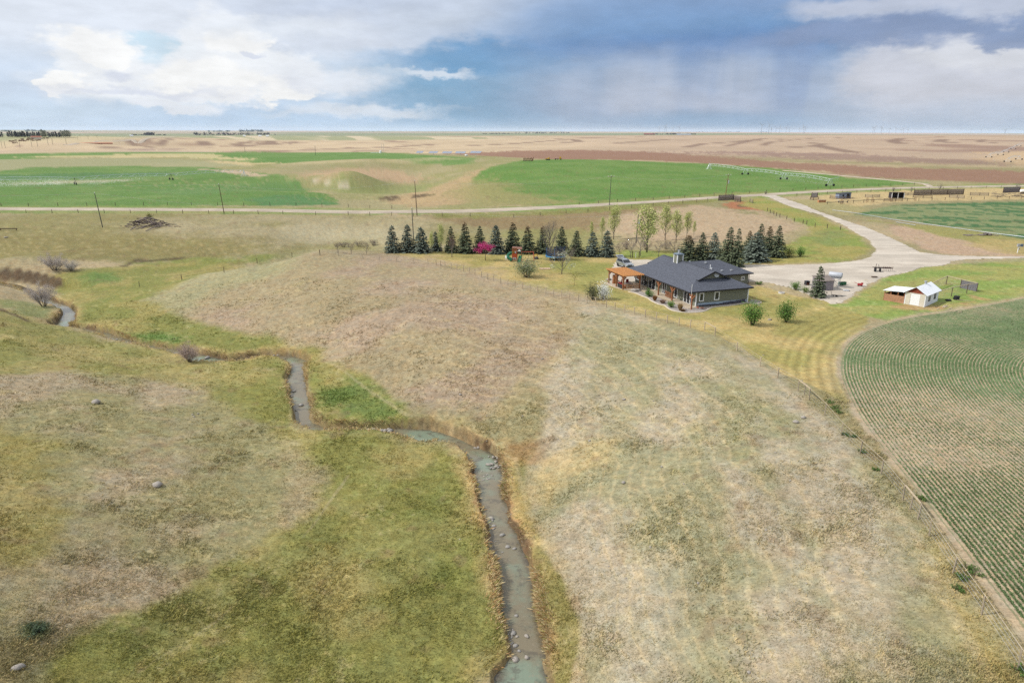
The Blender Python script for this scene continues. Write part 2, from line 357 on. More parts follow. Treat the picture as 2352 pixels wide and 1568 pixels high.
# ------------------------------------------------------------------ materials
MATS = {}
def mat(name, col, rough=0.8, var=0.15, scale=3.0, bump=0.0, metal=0.0, spec=0.3, stretch=None, coat=0.0):
    """Plain surface with procedural mottling; col is reflectance (linear)."""
    if name in MATS: return MATS[name]
    m = bpy.data.materials.new(name); m.use_nodes = True; t = NT(m.node_tree); b = t.n['Principled BSDF']
    tc = t.node('ShaderNodeTexCoord').outputs['Object']
    if stretch: tc = t.mapping(tc, scale=stretch)
    n = t.noise(tc, scale, 5, 0.6)
    f = t.ramp(n, 0.25, 0.75, 1 - var, 1 + var)
    c = t.vm('MULTIPLY', tuple(col)[:3], t.comb(f, f, f))
    t.put(c, b.inputs['Base Color']); b.inputs['Roughness'].default_value = rough; b.inputs['Metallic'].default_value = metal
    b.inputs['Specular IOR Level'].default_value = spec; b.inputs['Coat Weight'].default_value = coat
    if bump:
        bn = t.node('ShaderNodeBump'); bn.inputs['Strength'].default_value = bump; bn.inputs['Distance'].default_value = 0.05
        t.put(t.noise(tc, scale * 3, 4, 0.6), bn.inputs['Height']); t.l.new(bn.outputs[0], b.inputs['Normal'])
    MATS[name] = m; return m
def vmat(name, var=0.2, scale=2.0, rough=0.9, trans=0.0):
    """Colour from the mesh attribute 'col' (leaf by leaf, blade by blade)."""
    if name in MATS: return MATS[name]
    m = bpy.data.materials.new(name); m.use_nodes = True; t = NT(m.node_tree); b = t.n['Principled BSDF']
    a = t.node('ShaderNodeAttribute', attribute_name='col').outputs['Color']
    n = t.noise(t.node('ShaderNodeTexCoord').outputs['Object'], scale, 3, 0.6)
    f = t.ramp(n, 0.25, 0.75, 1 - var, 1 + var)
    c = t.vm('MULTIPLY', a, t.comb(f, f, f))
    t.put(c, b.inputs['Base Color']); b.inputs['Roughness'].default_value = rough; b.inputs['Specular IOR Level'].default_value = 0.15
    if trans:
        tr = t.node('ShaderNodeBsdfTranslucent'); t.put(c, tr.inputs[0]); mx = t.node('ShaderNodeMixShader'); mx.inputs[0].default_value = trans
        t.l.new(b.outputs[0], mx.inputs[1]); t.l.new(tr.outputs[0], mx.inputs[2]); t.l.new(mx.outputs[0], t.n['Material Output'].inputs[0])
    MATS[name] = m; return m

def link(o, parent=None):
    COL.objects.link(o)
    if parent is not None: o.parent = parent
    return o
def tag(o, label=None, cat=None, group=None, kind=None):
    if label: o['label'] = label
    if cat: o['category'] = cat
    if group: o['group'] = group
    if kind: o['kind'] = kind
    return o
def np_mesh(name, V, Fc, mats=None, smooth_=False, cols=None, corner=False):
    """V (n,3), Fc (m,3|4) -> mesh datablock"""
    V = np.asarray(V, np.float32); Fc = np.asarray(Fc, np.int32); k = Fc.shape[1]
    me = bpy.data.meshes.new(name); me.vertices.add(len(V)); me.vertices.foreach_set('co', V.ravel())
    me.loops.add(Fc.size); me.loops.foreach_set('vertex_index', Fc.ravel())
    me.polygons.add(len(Fc)); me.polygons.foreach_set('loop_start', np.arange(0, Fc.size, k, dtype=np.int32))
    if smooth_: me.polygons.foreach_set('use_smooth', np.ones(len(Fc), bool))
    me.update(calc_edges=True)
    if cols is not None:
        a = me.color_attributes.new('col', 'FLOAT_COLOR', 'POINT'); c = np.c_[cols, np.ones(len(cols))].astype(np.float32); a.data.foreach_set('color', c.ravel())
    if mats is not None: me.materials.append(mats)
    return me

# ------------------------------------------------------------------ land cover
def gq(px, py):
    hz = 302.5 + (px - 1176) * 0.0035
    try:
        if py > hz + 7: p = G(px, py)
        else: raise ValueError
    except ValueError:
        p = atd(px, min(60000, CAMZ / math.tan(max(0.0005, (py - hz) / F))))
    return math.atan2(p[0], p[1]), math.log(math.hypot(p[0], p[1]) + 3.0)
def in_poly(x, y, P):
    ins = np.zeros(len(x), bool); n = len(P); j = n - 1
    for i in range(n):
        xi, yi = P[i]; xj, yj = P[j]
        if yi != yj:
            ins ^= ((yi > y) != (yj > y)) & (x < (xj - xi) * (y - yi) / (yj - yi) + xi)
        j = i
    return ins
class Cover:
    def __init__(s, X, Y):
        s.X, s.Y = X, Y; q = _rq(X, Y); s.th, s.lr = q[:, 0], q[:, 1]; s.r = np.exp(s.lr)
        # jitter noise in angle units, world-anchored, coarser far away
        s.j = (fbm(X, Y, 2.0, 3, 31) - .5) + (fbm(X, Y, 9.0, 3, 33) - .5) * 1.2 + (fbm(X, Y, 60.0, 3, 35) - .5) * 1.0
        s.col = np.zeros((len(X), 3))
    def poly(s, pts, soft=0.006, jit=0.012):
        P = np.array([gq(*p) for p in pts]); pad = soft * 2 + jit
        lo = P.min(0) - pad; hi = P.max(0) + pad
        sel = np.where((s.th > lo[0]) & (s.th < hi[0]) & (s.lr > lo[1]) & (s.lr < hi[1]))[0]
        m = np.zeros(len(s.X))
        if len(sel):
            Pc = np.vstack([P, P[:1]])
            d, _, _ = seg_dist(s.th[sel], s.lr[sel], Pc)
            d = np.where(in_poly(s.th[sel], s.lr[sel], P), d, -d) + s.j[sel] * jit
            m[sel] = smooth(-soft, soft, d)
        return m
    def line(s, pts, w, soft=None, jit=0.0, world=True):
        """stroke of half-width w metres along picture places"""
        P = np.array([list(G(*p))[:2] for p in pts]); soft = soft or w * 0.8
        lo = P.min(0) - w * 3 - soft; hi = P.max(0) + w * 3 + soft
        sel = np.where((s.X > lo[0]) & (s.X < hi[0]) & (s.Y > lo[1]) & (s.Y < hi[1]))[0]
        m = np.zeros(len(s.X))
        if len(sel):
            d, _, _ = seg_dist(s.X[sel], s.Y[sel], P); d = d + s.j[sel] * jit
            m[sel] = smooth(w + soft, w - soft * .4, d)
        return m
    def put(s, m, c, op=1.0):
        m = (m * op)[:, None]; s.col = s.col * (1 - m) + np.asarray(c)[None] * m

FIELD_EDGE = [(2900, 560), (2600, 630), (2352, 682), (2200, 710), (2100, 725), (2040, 738), (1985, 757), (1945, 783), (1926, 812), (1922, 850), (1935, 895), (1962, 950), (2010, 1020), (2080, 1110), (2180, 1240), (2270, 1360), (2352, 1470), (2500, 1680), (2700, 1950)]
def _smooth_poly(P, k=8):
    P = np.asarray(P, float); n = len(P); out = []
    for i in range(n - 1):
        p0, p1, p2, p3 = P[max(i - 1, 0)], P[i], P[i + 1], P[min(i + 2, n - 1)]
        for j in range(k):
            t = j / k
            out.append(0.5 * ((2 * p1) + (p2 - p0) * t + (2 * p0 - 5 * p1 + 4 * p2 - p3) * t * t + (3 * p1 - p0 - 3 * p2 + p3) * t ** 3))
    out.append(P[-1]); return np.array(out)
FE = _smooth_poly([list(G(*p))[:2] for p in FIELD_EDGE], 6)

def land_cover(X, Y):
    C = Cover(X, Y); r = C.r; n = len(X)
    b1 = fbm(X, Y, 45, 4, 41); b2 = fbm(X, Y, 13, 4, 43); b3 = fbm(X, Y, 4.0, 4, 45); b4 = fbm(X, Y, 1.3, 3, 47); b5 = fbm(X, Y, 0.45, 2, 49)
    mx = lambda a, b, f: np.asarray(a)[None] * (1 - f[:, None]) + np.asarray(b)[None] * f[:, None]
    # --- base: dry prairie
    C.col = mx(A(176, 160, 124), A(150, 142, 100), smooth(.35, .65, b1))
    # --- far plain
    far = smooth(650, 900, r)
    f1 = fbm(X, Y, 900, 4, 51); f2 = fbm(X, Y, 260, 4, 53); f3 = fbm(X, Y, 70, 3, 55)
    stub = mx(A(198, 178, 146), A(186, 164, 140), smooth(-.1, .25, C.th))
    stub = stub * (1 + (f3 - .5) * 0.3 + (f2 - .5) * 0.25)[:, None]
    C.put(far, (0, 0, 0), 0); m = far[:, None]; C.col = C.col * (1 - m) + stub * m
    # plough and drainage swirls: iso-bands of a warped field
    g = fbm(X + 300 * f1, Y * 0.8, 420, 3, 57); sw = smooth(.035, .008, np.abs(g - .5)) * smooth(.35, .6, f2)
    g2 = fbm(X, Y * .7, 230, 3, 58); sw2 = smooth(.02, .004, np.abs(g2 - .46)) * smooth(.4, .6, f1)
    C.put(np.clip(sw + sw2 * .8, 0, 1) * far * smooth(9000, 3500, r), A(143, 113, 100), 0.75)
    # very far strips
    vf = smooth(2900, 4200, r)
    strip = vnoise(Y / 900 + f1 * 1.2, X / 5000, 61)
    strips = mx(A(188, 165, 152), A(140, 150, 120), smooth(.5, .62, strip)); strips = np.where((strip < .33)[:, None], A(196, 176, 155)[None], strips)
    C.col = C.col * (1 - vf[:, None]) + strips * vf[:, None]
    P = C.poly
    # striped strip-farm left centre (light and green bands)
    m = P([(170, 320), (430, 313), (640, 312), (900, 313), (1180, 318), (900, 322), (560, 322), (420, 316), (260, 322)], .02, .01)
    C.put(m, A(150, 158, 118), .9); C.put(m * smooth(.45, .6, vnoise(C.th * 55 + C.lr * 1.5, C.lr * 0.3, 63)), A(214, 196, 166), .8)
    C.put(P([(-600, 335), (0, 338), (120, 328), (290, 318), (200, 312), (0, 316), (-600, 318)], .02), A(205, 188, 150), .9)
    C.put(P([(-600, 322), (0, 325), (60, 320), (300, 316), (300, 312), (0, 312), (-600, 315)], .02), A(140, 155, 112), .7)
    # tilled brown
    C.put(P([(1020, 353), (1180, 346), (1350, 345), (1480, 348), (1600, 356), (1750, 370), (2000, 382), (2352, 394), (2950, 404), (2950, 446), (2352, 424), (2150, 417), (1960, 406), (1640, 375), (1380, 366), (1250, 367), (1120, 361)], .02, .05), A(150, 114, 94), .92)
    C.put(P([(1550, 350), (1700, 356), (1900, 366), (2000, 374), (2352, 380), (2352, 372), (2100, 362), (1900, 352), (1700, 348)], .03, .08), A(140, 112, 104), .7)
    C.put(P([(2250, 350), (2352, 348), (2700, 345), (2700, 375), (2352, 380), (2280, 372)], .02, .05), A(202, 174, 130), .6)
    for L in [[(1663, 337), (1728, 323), (1809, 320)], [(1571, 339), (1618, 330), (1687, 327), (1760, 318)], [(1751, 335), (1768, 327), (1850, 319), (1930, 317)], [(1847, 327), (1890, 331), (1870, 336), (1823, 339)], [(1823, 338), (1884, 336), (1959, 350)], [(2068, 319), (2051, 323), (2055, 327), (2072, 330)], [(2170, 320), (2155, 325), (2200, 329)], [(2260, 321), (2245, 325), (2290, 329)],
              [(1410, 330), (1490, 324), (1540, 320)], [(1270, 329), (1330, 326), (1320, 321), (1280, 319)], [(1050, 336), (1180, 330), (1290, 322)], [(376, 318), (430, 316), (520, 316)], [(400, 319), (372, 324), (366, 329), (374, 332), (400, 335)], [(350, 320), (300, 325), (283, 330), (310, 335), (345, 338)],
              [(480, 325), (447, 329), (470, 332), (600, 336)], [(625, 328), (580, 327), (520, 330), (560, 333), (640, 331), (680, 329)], [(600, 323), (640, 327), (700, 329)], [(230, 338), (300, 341), (400, 344)], [(700, 345), (800, 341), (900, 338), (1000, 331)]]:
        C.put(C.line(L, 7 + 3 * math.sin(L[0][0]), 8), A(136, 112, 98), .85)
    C.put(P([(300, 343), (340, 340.5), (400, 342), (360, 345.5), (310, 345.5)], .03, .03), A(150, 126, 118), .9)
    C.put(P([(-600, 352), (0, 351), (200, 346), (350, 345), (560, 347), (430, 351)], .03), A(186, 166, 150), .6)
    # --- beyond the road
    near_green = lambda a, b: mx(a, b, smooth(.35, .65, b2 * .5 + b1 * .5))
    def putc(m, col, op=1.0):
        m = (m * op)[:, None]; C.col = C.col * (1 - m) + col * m
    g_a = mx(A(92, 136, 58), A(108, 144, 70), smooth(.35, .65, fbm(X, Y, 30, 4, 65)))
    g_b = mx(A(98, 136, 62), A(114, 144, 74), smooth(.4, .7, fbm(X, Y, 26, 4, 67)))
    coul = mx(A(162, 154, 112), A(150, 148, 96), smooth(.4, .6, fbm(X, Y, 22, 4, 69)))
    putc(P([(-600, 353), (120, 353), (430, 349), (870, 350), (1020, 354), (1250, 366), (2000, 410), (2352, 424), (2352, 440), (1650, 456), (950, 488), (0, 480), (-600, 480)], .01), coul)
    putc(P([(-600, 353), (120, 353), (430, 349.5), (560, 349), (870, 350), (960, 355), (1020, 358), (1090, 365), (1075, 378), (950, 372), (800, 366), (700, 372), (600, 378), (560, 373), (430, 362), (390, 358), (200, 361), (0, 366), (-600, 370)], .008), g_a, .95)
    C.put(P([(0, 363), (200, 358), (330, 353), (480, 354), (590, 366), (560, 370), (400, 361), (200, 362)], .01, .03), A(208, 190, 142), .75)
    C.put(P([(320, 377), (450, 373), (520, 371), (632, 374), (570, 380), (400, 383)], .01, .03), A(202, 182, 134), .85)
    C.put(P([(640, 378), (700, 372), (860, 368), (1000, 362), (1040, 366), (900, 372), (760, 376)], .02, .03), A(196, 180, 136), .5)
    C.put(P([(-600, 372), (0, 367), (220, 362), (400, 365), (560, 380), (480, 385), (300, 381), (0, 393), (-600, 396)], .01), A(156, 157, 116), .9)
    putc(P([(-600, 400), (0, 393), (60, 386), (300, 382), (480, 385), (560, 394), (660, 404), (690, 420), (705, 440), (770, 460), (772, 471), (600, 473), (300, 475), (0, 475), (-600, 479)], .004, .008), g_b)
    C.put(P([(-600, 408), (0, 402), (200, 398), (390, 395), (420, 400), (200, 408), (0, 414)], .02, .04), A(84, 126, 74), .8)
    C.put(P([(300, 440), (480, 430), (600, 424), (690, 420), (700, 436), (560, 440), (420, 446)], .02, .04), A(96, 136, 74), .6)
    C.put(P([(560, 455), (680, 448), (760, 462), (760, 472), (600, 473)], .01, .02), A(80, 130, 78), .7)
    C.put(P([(455, 388), (500, 390), (560, 393), (605, 403), (570, 404), (520, 396)], .006, .02), A(196, 172, 146), .9)
    C.put(P([(0, 420), (60, 418), (200, 415), (330, 413), (210, 420), (60, 424)], .01, .03), A(190, 180, 155), .55)
    C.put(P([(690, 397), (760, 386), (900, 389), (955, 400), (965, 415), (850, 419), (760, 411)], .02, .06), A(184, 156, 122), .9)
    C.put(P([(610, 384), (760, 376), (900, 378), (980, 388), (900, 386), (760, 386), (680, 400)], .02, .05), A(150, 146, 104), .6)
    C.put(P([(740, 424), (900, 418), (1000, 424), (965, 444), (850, 446), (780, 440)], .02, .04), A(138, 148, 86), .75)
    C.put(P([(705, 412), (760, 418), (800, 426), (790, 430), (730, 421)], .004, .01), A(205, 192, 172), .6)
    C.put(P([(900, 465), (1000, 430), (1070, 404), (1125, 381), (1150, 378), (1115, 400), (1080, 420), (1080, 470), (940, 478)], .015, .03), A(180, 154, 114), .85)
    C.put(P([(880, 455), (900, 450), (915, 455), (895, 461)], .005, .02), A(90, 75, 58), .8)
    C.put(P([(945, 449), (975, 446), (985, 449), (960, 453)], .005, .02), A(90, 75, 58), .8)
    g_c = mx(A(96, 136, 56), A(110, 142, 66), smooth(.35, .65, fbm(X, Y, 18, 4, 71)))
    putc(P([(1122, 384), (1200, 369), (1330, 366), (1500, 372), (1650, 378), (1800, 388), (1960, 409), (2135, 420), (2000, 430), (1800, 442), (1640, 450), (1500, 459), (1350, 467), (1230, 473), (1150, 466), (1100, 440), (1085, 415)], .005, .01), g_c)
    C.put(P([(1075, 420), (1110, 410), (1180, 440), (1300, 458), (1350, 468), (1200, 477), (1080, 474), (1060, 445)], .03, .06), A(152, 146, 92), .85)
    C.put(P([(1330, 468), (1500, 457), (1640, 447), (1800, 440), (1800, 443), (1640, 452), (1500, 462), (1350, 471)], .008, .03), A(150, 142, 88), .7)
    # verges of the road
    vg = mx(A(120, 146, 70), A(150, 152, 92), smooth(.3, .7, fbm(X, Y, 12, 3, 73)))
    putc(P([(-600, 476), (0, 476), (600, 475), (800, 478), (960, 481), (1200, 475), (1500, 459), (1760, 443), (2000, 431), (2352, 422), (2800, 420), (2800, 434), (2352, 434), (2050, 440), (1900, 447), (1650, 464), (1400, 480), (1200, 490), (950, 494), (600, 494), (300, 494), (-600, 492)], .006, .02), vg, .9)
    # --- pastures between creek and road
    past = mx(A(162, 152, 116), A(142, 136, 86), smooth(.38, .62, fbm(X, Y, 30, 5, 75)))
    past = past * (1 + (b3 - .5) * .15)[:, None]
    putc(P([(-800, 494), (0, 494), (500, 493), (900, 496), (1050, 520), (1150, 545), (1000, 575), (730, 574), (640, 600), (420, 600), (200, 600), (0, 612), (-800, 640)], .01, .02), past)
    C.put(P([(-600, 560), (100, 545), (330, 540), (560, 552), (700, 565), (560, 590), (330, 600), (100, 585), (-600, 620)], .03, .06), A(130, 124, 72), .85)
    C.put(P([(-300, 545), (60, 535), (200, 528), (330, 532), (480, 535), (620, 548), (600, 572), (420, 590), (200, 592), (-300, 600)], .03, .06), A(142, 132, 82), .6)
    C.put(C.line([(286, 612), (300, 606), (318, 595), (328, 600), (350, 599), (372, 597), (400, 594), (436, 592)], .7, .8, 1.2), A(84, 70, 54), .85)
    C.put(C.line([(470, 600), (500, 602), (540, 603)], .5, .7, .8), A(112, 90, 62), .7)
    C.put(P([(640, 520), (760, 512), (900, 520), (1000, 540), (880, 560), (740, 560), (650, 545)], .03, .04), A(178, 170, 138), .7)
    C.put(P([(290, 605), (420, 596), (560, 588), (640, 590), (600, 600), (480, 606), (360, 612)], .01, .02), A(128, 138, 66), .95)
    # contour cattle trails on that slope
    hh = H0(X, Y); tr = smooth(.12, .02, np.abs(((hh + b2 * .5) * 2.6) % 1.0 - .5)) * smooth(-4.6, -4.0, hh) * smooth(-.6, -1.2, hh) * smooth(165, 180, r) * (C.th < -.1)
    C.put(np.clip(tr, 0, 1), A(190, 174, 128), .28)
    # the draw right of centre
    C.put(P([(960, 497), (1200, 491), (1350, 482), (1500, 470), (1640, 460), (1600, 472), (1480, 488), (1400, 500), (1380, 530), (1300, 545), (1150, 530), (1050, 515)], .012, .04), A(142, 122, 86), .85)
    C.put(P([(980, 490), (1200, 488), (1400, 478), (1640, 459), (1640, 466), (1450, 482), (1250, 497), (1000, 499)], .006, .02), A(130, 134, 66), .8)
    C.put(P([(1150, 530), (1280, 520), (1400, 535), (1420, 560), (1420, 585), (1200, 580), (1150, 560)], .02, .04), A(142, 142, 82), .8)
    C.put(P([(1400, 500), (1450, 490), (1520, 482), (1650, 466), (1740, 478), (1800, 500), (1850, 520), (1800, 545), (1650, 560), (1500, 555), (1400, 530)], .012, .03), A(182, 160, 130), .92)
    C.put(P([(1580, 468), (1650, 466), (1720, 475), (1760, 495), (1700, 490), (1640, 474)], .01, .03), A(130, 132, 80), .7)
    C.put(P([(1680, 464), (1740, 462), (1765, 475), (1745, 485), (1690, 480), (1660, 470)], .006, .02), A(172, 110, 74), .9)
    C.put(P([(1696, 470), (1725, 468), (1728, 473), (1702, 476)], .004, .01), A(85, 68, 62), .9)
    C.put(P([(1740, 468), (1775, 474), (1760, 482), (1738, 480)], .005, .02), A(205, 176, 124), .8)
    # meadow triangle inside the driveway bend
    mead = mx(A(134, 150, 66), A(160, 152, 80), smooth(.35, .65, fbm(X, Y, 9, 4, 77)))
    putc(P([(1700, 470), (1745, 452), (1790, 466), (1825, 478), (1880, 494), (1940, 520), (1990, 550), (2008, 575), (1990, 592), (1930, 604), (1840, 607), (1700, 607), (1540, 600), (1440, 598), (1400, 590), (1430, 575), (1560, 575), (1750, 575), (1800, 560), (1850, 540), (1850, 520), (1780, 490)], .006, .015), mead)
    C.put(P([(1850, 530), (1930, 525), (1960, 545), (1920, 565), (1860, 560)], .015, .03), A(120, 136, 84), .5)
    # corrals
    C.put(P([(1860, 452), (1990, 441), (2352, 432), (2900, 430), (2900, 462), (2352, 459), (2050, 465), (1960, 474), (1880, 470)], .006, .015), A(196, 174, 122), .92)
    C.put(P([(1820, 456), (1900, 462), (1960, 474), (2000, 484), (1950, 496), (1890, 488), (1850, 474)], .008, .02), A(164, 156, 104), .85)
    # dark second field right
    rows2 = smooth(.35, .6, fbm(X * .35 + Y * .1, Y * 2.2, 7, 3, 79))
    f2nd = mx(A(76, 116, 70), A(140, 148, 100), smooth(.5, .7, rows2 * .6 + b2 * .4) * .8)
    putc(P([(1960, 494), (2010, 480), (2060, 471), (2352, 462), (2950, 460), (2950, 570), (2352, 549), (2180, 521), (2060, 504)], .004, .008), f2nd)
    C.put(P([(1990, 506), (2200, 524), (2352, 551), (2352, 580), (2180, 560), (2070, 518)], .006, .015), A(150, 148, 80), .9)
    C.put(P([(2040, 514), (2080, 520), (2150, 538), (2230, 556), (2300, 575), (2352, 588), (2200, 588), (2110, 572), (2060, 545), (2030, 528)], .006, .015), A(184, 158, 132), .95)
    C.put(P([(2240, 545), (2352, 556), (2352, 585), (2290, 575), (2240, 562)], .01, .03), A(178, 160, 100), .8)
    # --- garden lawn
    lw = mx(A(186, 166, 104), A(160, 152, 84), smooth(.38, .62, fbm(X, Y, 8, 4, 81)))
    lw = lw * (1 + (b3 - .5) * .22)[:, None]
    putc(P([(870, 580), (1000, 577), (1200, 578), (1420, 585), (1440, 600), (1480, 640), (1600, 690), (1740, 655), (1830, 680), (1900, 692), (2000, 728), (1985, 757), (1945, 783), (1924, 815), (1920, 850), (1935, 895), (1945, 925), (1900, 902), (1800, 860), (1640, 768), (1500, 728), (1350, 688), (1250, 664), (1100, 632), (1000, 604)], .004, .008), lw)
    C.put(P([(1330, 660), (1420, 660), (1480, 690), (1560, 715), (1640, 735), (1560, 735), (1440, 705)], .02, .03), A(134, 142, 66), .6)
    C.put(P([(1260, 610), (1330, 600), (1420, 610), (1410, 650), (1330, 655)], .02, .03), A(138, 146, 68), .7)
    C.put(P([(1600, 712), (1740, 695), (1850, 690), (1880, 705), (1780, 725), (1700, 730), (1620, 725)], .015, .03), A(140, 142, 70), .6)
    gl = mx(A(134, 158, 72), A(158, 160, 86), smooth(.4, .62, fbm(X * .6, Y * 1.6, 7, 4, 83)))
    putc(P([(1900, 700), (1940, 695), (1965, 680), (2000, 655), (2050, 632), (2120, 612), (2200, 606), (2352, 595), (2950, 590), (2950, 560), (2950, 640), (2600, 630), (2352, 682), (2230, 704), (2100, 724), (2035, 737), (1990, 725)], .005, .01), gl)
    C.put(P([(2130, 608), (2200, 598), (2300, 596), (2352, 594), (2352, 602), (2200, 606)], .006, .03), A(160, 154, 120), .6)
    C.put(P([(2035, 697), (2100, 702), (2210, 690), (2240, 680), (2280, 690), (2200, 708), (2100, 716), (2040, 706)], .006, .03), A(188, 152, 106), .8)
    # --- near slopes
    pink = mx(A(170, 150, 128), A(164, 150, 116), smooth(.4, .65, fbm(X, Y, 16, 4, 85)))
    putc(P([(380, 680), (500, 645), (640, 604), (740, 576), (880, 583), (1000, 606), (1150, 645), (1300, 680), (1340, 700), (1320, 780), (1200, 860), (1100, 930), (960, 920), (860, 850), (760, 796), (640, 765), (480, 735)], .05, .08), pink, .85)
    C.put(P([(300, 690), (420, 640), (640, 601), (735, 574), (640, 625), (480, 665), (420, 730), (330, 735)], .02, .03), A(158, 160, 116), .6)
    sl = mx(A(178, 167, 143), A(158, 154, 118), smooth(.42, .62, fbm(X * 1.3, Y * .8, 12, 5, 87)))
    putc(P([(1340, 695), (1500, 733), (1640, 773), (1800, 866), (1940, 1000), (2080, 1135), (2240, 1372), (2400, 1600), (2400, 2200), (1340, 2200), (1350, 1560), (1330, 1420), (1270, 1270), (1210, 1130), (1250, 1000), (1250, 880), (1320, 780)], .015, .03), sl, .95)
    for pl in [[(1560, 880), (1640, 860), (1700, 960), (1780, 1080), (1900, 1250), (1860, 1300), (1740, 1150), (1620, 1000)], [(1650, 1060), (1720, 1040), (1800, 1160), (1760, 1200)], [(1740, 930), (1800, 960), (1880, 1060), (1850, 1080)], [(2000, 1330), (2100, 1380), (2200, 1568), (2100, 1568)]]:
        C.put(P(pl, .03, .06), A(140, 142, 92), .55)
    C.put(P([(1440, 1180), (1560, 1260), (1620, 1420), (1560, 1568), (1420, 1568), (1380, 1400), (1350, 1250)], .05, .08), A(184, 174, 154), .6)
    C.put(P([(1200, 1130), (1230, 1080), (1300, 1030), (1420, 1010), (1400, 1050), (1300, 1090), (1260, 1150)], .02, .03), A(196, 174, 118), .6)
    C.put(P([(2150, 1230), (2240, 1380), (2352, 1540), (2400, 1700), (2300, 1700), (2200, 1480), (2100, 1330)], .03, .04), A(186, 166, 96), .6)
    # left hill
    lh = mx(A(172, 157, 128), A(154, 148, 104), smooth(.4, .62, fbm(X, Y, 12, 5, 89)))
    putc(P([(-600, 720), (0, 716), (110, 760), (240, 800), (430, 830), (560, 860), (640, 930), (650, 1080), (640, 1240), (480, 1360), (250, 1440), (60, 1470), (-600, 1500)], .03, .05), lh)
    gr1 = mx(A(138, 139, 68), A(162, 152, 88), smooth(.36, .62, fbm(X, Y, 7, 5, 91)))
    putc(P([(0, 695), (60, 728), (110, 745), (190, 765), (300, 790), (430, 815), (560, 836), (620, 900), (640, 990), (560, 960), (470, 890), (330, 870), (150, 850), (0, 860), (-600, 860), (-600, 730)], .02, .03), gr1, .85)
    putc(P([(430, 826), (560, 838), (640, 850), (668, 900), (680, 990), (850, 998), (1000, 1024), (1075, 1062), (1110, 1150), (1150, 1350), (1180, 1510), (1100, 1568), (1050, 2100), (200, 2100), (100, 1568), (200, 1450), (420, 1370), (560, 1280), (700, 1180), (740, 1080), (640, 1000), (600, 920), (520, 870)], .02, .04), gr1, .95)
    C.put(C.line([(-20, 705), (0, 711), (30, 722), (64, 739)], .5, .7, .8), A(98, 82, 62), .8)
    C.put(P([(840, 1180), (1000, 1140), (1080, 1240), (1050, 1350), (900, 1320), (800, 1260)], .04, .06), A(120, 132, 60), .5)
    C.put(P([(250, 1450), (420, 1380), (600, 1300), (700, 1230), (760, 1200), (640, 1330), (460, 1430), (300, 1500)], .02, .04), A(124, 128, 68), .5)
    C.put(P([(-300, 1000), (60, 1000), (150, 1030), (60, 1130), (130, 1180), (40, 1290), (-300, 1300)], .03, .06), A(150, 140, 66), .7)
    C.put(P([(50, 1440), (90, 1432), (112, 1448), (90, 1464), (55, 1462)], .01, .01), A(82, 108, 72), .8)
    # creek flats
    gf = mx(A(130, 135, 64), A(154, 146, 80), smooth(.36, .64, fbm(X, Y, 6, 5, 93)))
    putc(P([(120, 640), (300, 612), (470, 602), (540, 604), (430, 640), (330, 690), (420, 725), (520, 765), (680, 792), (745, 800), (735, 830), (860, 880), (940, 950), (1000, 972), (940, 985), (735, 992), (700, 860), (560, 835), (460, 815), (300, 780), (160, 750), (130, 690)], .012, .02), gf, .95)
    C.put(P([(745, 905), (800, 888), (860, 900), (905, 935), (860, 950), (790, 945)], .022, .06), A(96, 128, 56), .7)
    C.put(P([(300, 770), (350, 762), (415, 775), (400, 795), (340, 792)], .012, .02), A(92, 130, 54), .8)
    C.put(P([(200, 640), (240, 634), (270, 645), (220, 655)], .01, .02), A(92, 130, 60), .7)
    C.put(P([(140, 730), (180, 720), (220, 735), (190, 755), (160, 752)], .01, .02), A(120, 128, 60), .7)
    C.put(P([(0, 690), (60, 686), (130, 705), (120, 735), (60, 725), (0, 705)], .01, .02), A(112, 130, 70), .7)
    C.put(P([(1140, 1035), (1200, 1052), (1198, 1120), (1245, 1250), (1300, 1330), (1335, 1450), (1315, 1568), (1300, 1900), (1240, 1900), (1262, 1568), (1225, 1400), (1175, 1200), (1155, 1100)], .008, .015), A(140, 134, 70), .9)
    C.put(P([(1150, 1010), (1240, 1015), (1230, 1050), (1170, 1060)], .015, .03), A(158, 124, 78), .7)
    # animal trails
    for L, w in [([(760, 835), (830, 880), (930, 945), (1010, 972), (1090, 1010), (1180, 1052)], .22), ([(1185, 1050), (1196, 1110), (1215, 1180), (1262, 1262), (1300, 1325), (1330, 1400), (1340, 1480), (1322, 1568), (1290, 1700)], .2),
                 ([(2120, 1280), (2170, 1380), (2230, 1480), (2300, 1600)], .25), ([(1690, 790), (1760, 850), (1850, 940), (1960, 1060), (2080, 1200), (2200, 1370)], .2), ([(280, 1560), (480, 1430), (640, 1300), (730, 1190), (800, 1090)], .05),
                 ([(735, 578), (640, 604), (520, 622), (420, 640)], .25), ([(1330, 700), (1500, 745), (1620, 785)], .2), ([(1500, 1380), (1430, 1240), (1350, 1120)], .15)]:
        C.put(C.line(L, w, w * 1.2, .25), A(196, 180, 148), .30)
    # contour terraces (cattle steps) on the near slopes
    te = smooth(.16, .03, np.abs(((hh + b3 * .30 + b2 * .5) * 3.0) % 1.0 - .5)) * smooth(-5.0, -4.3, hh) * smooth(-.3, -.8, hh) * smooth(150, 120, r) * (C.th > -.12)
    C.put(np.clip(te, 0, 1), A(204, 186, 142), .34)
    # --- creek edges: straw grass on the lip, dark soil on the cut, gravel bed
    D, W, S = creek_d(X, Y)
    wob = (fbm(X, Y, 2.2, 3, 21) - .5) * 0.9 + (fbm(X, Y, 0.6, 2, 22) - .5) * 0.3
    d = D - np.maximum(W, 0.45) - wob * np.minimum(W, 1.0)
    bk = smooth(.42, .62, b2 * .6 + b3 * .4) * np.where(Y < 64, 1.3, .7)
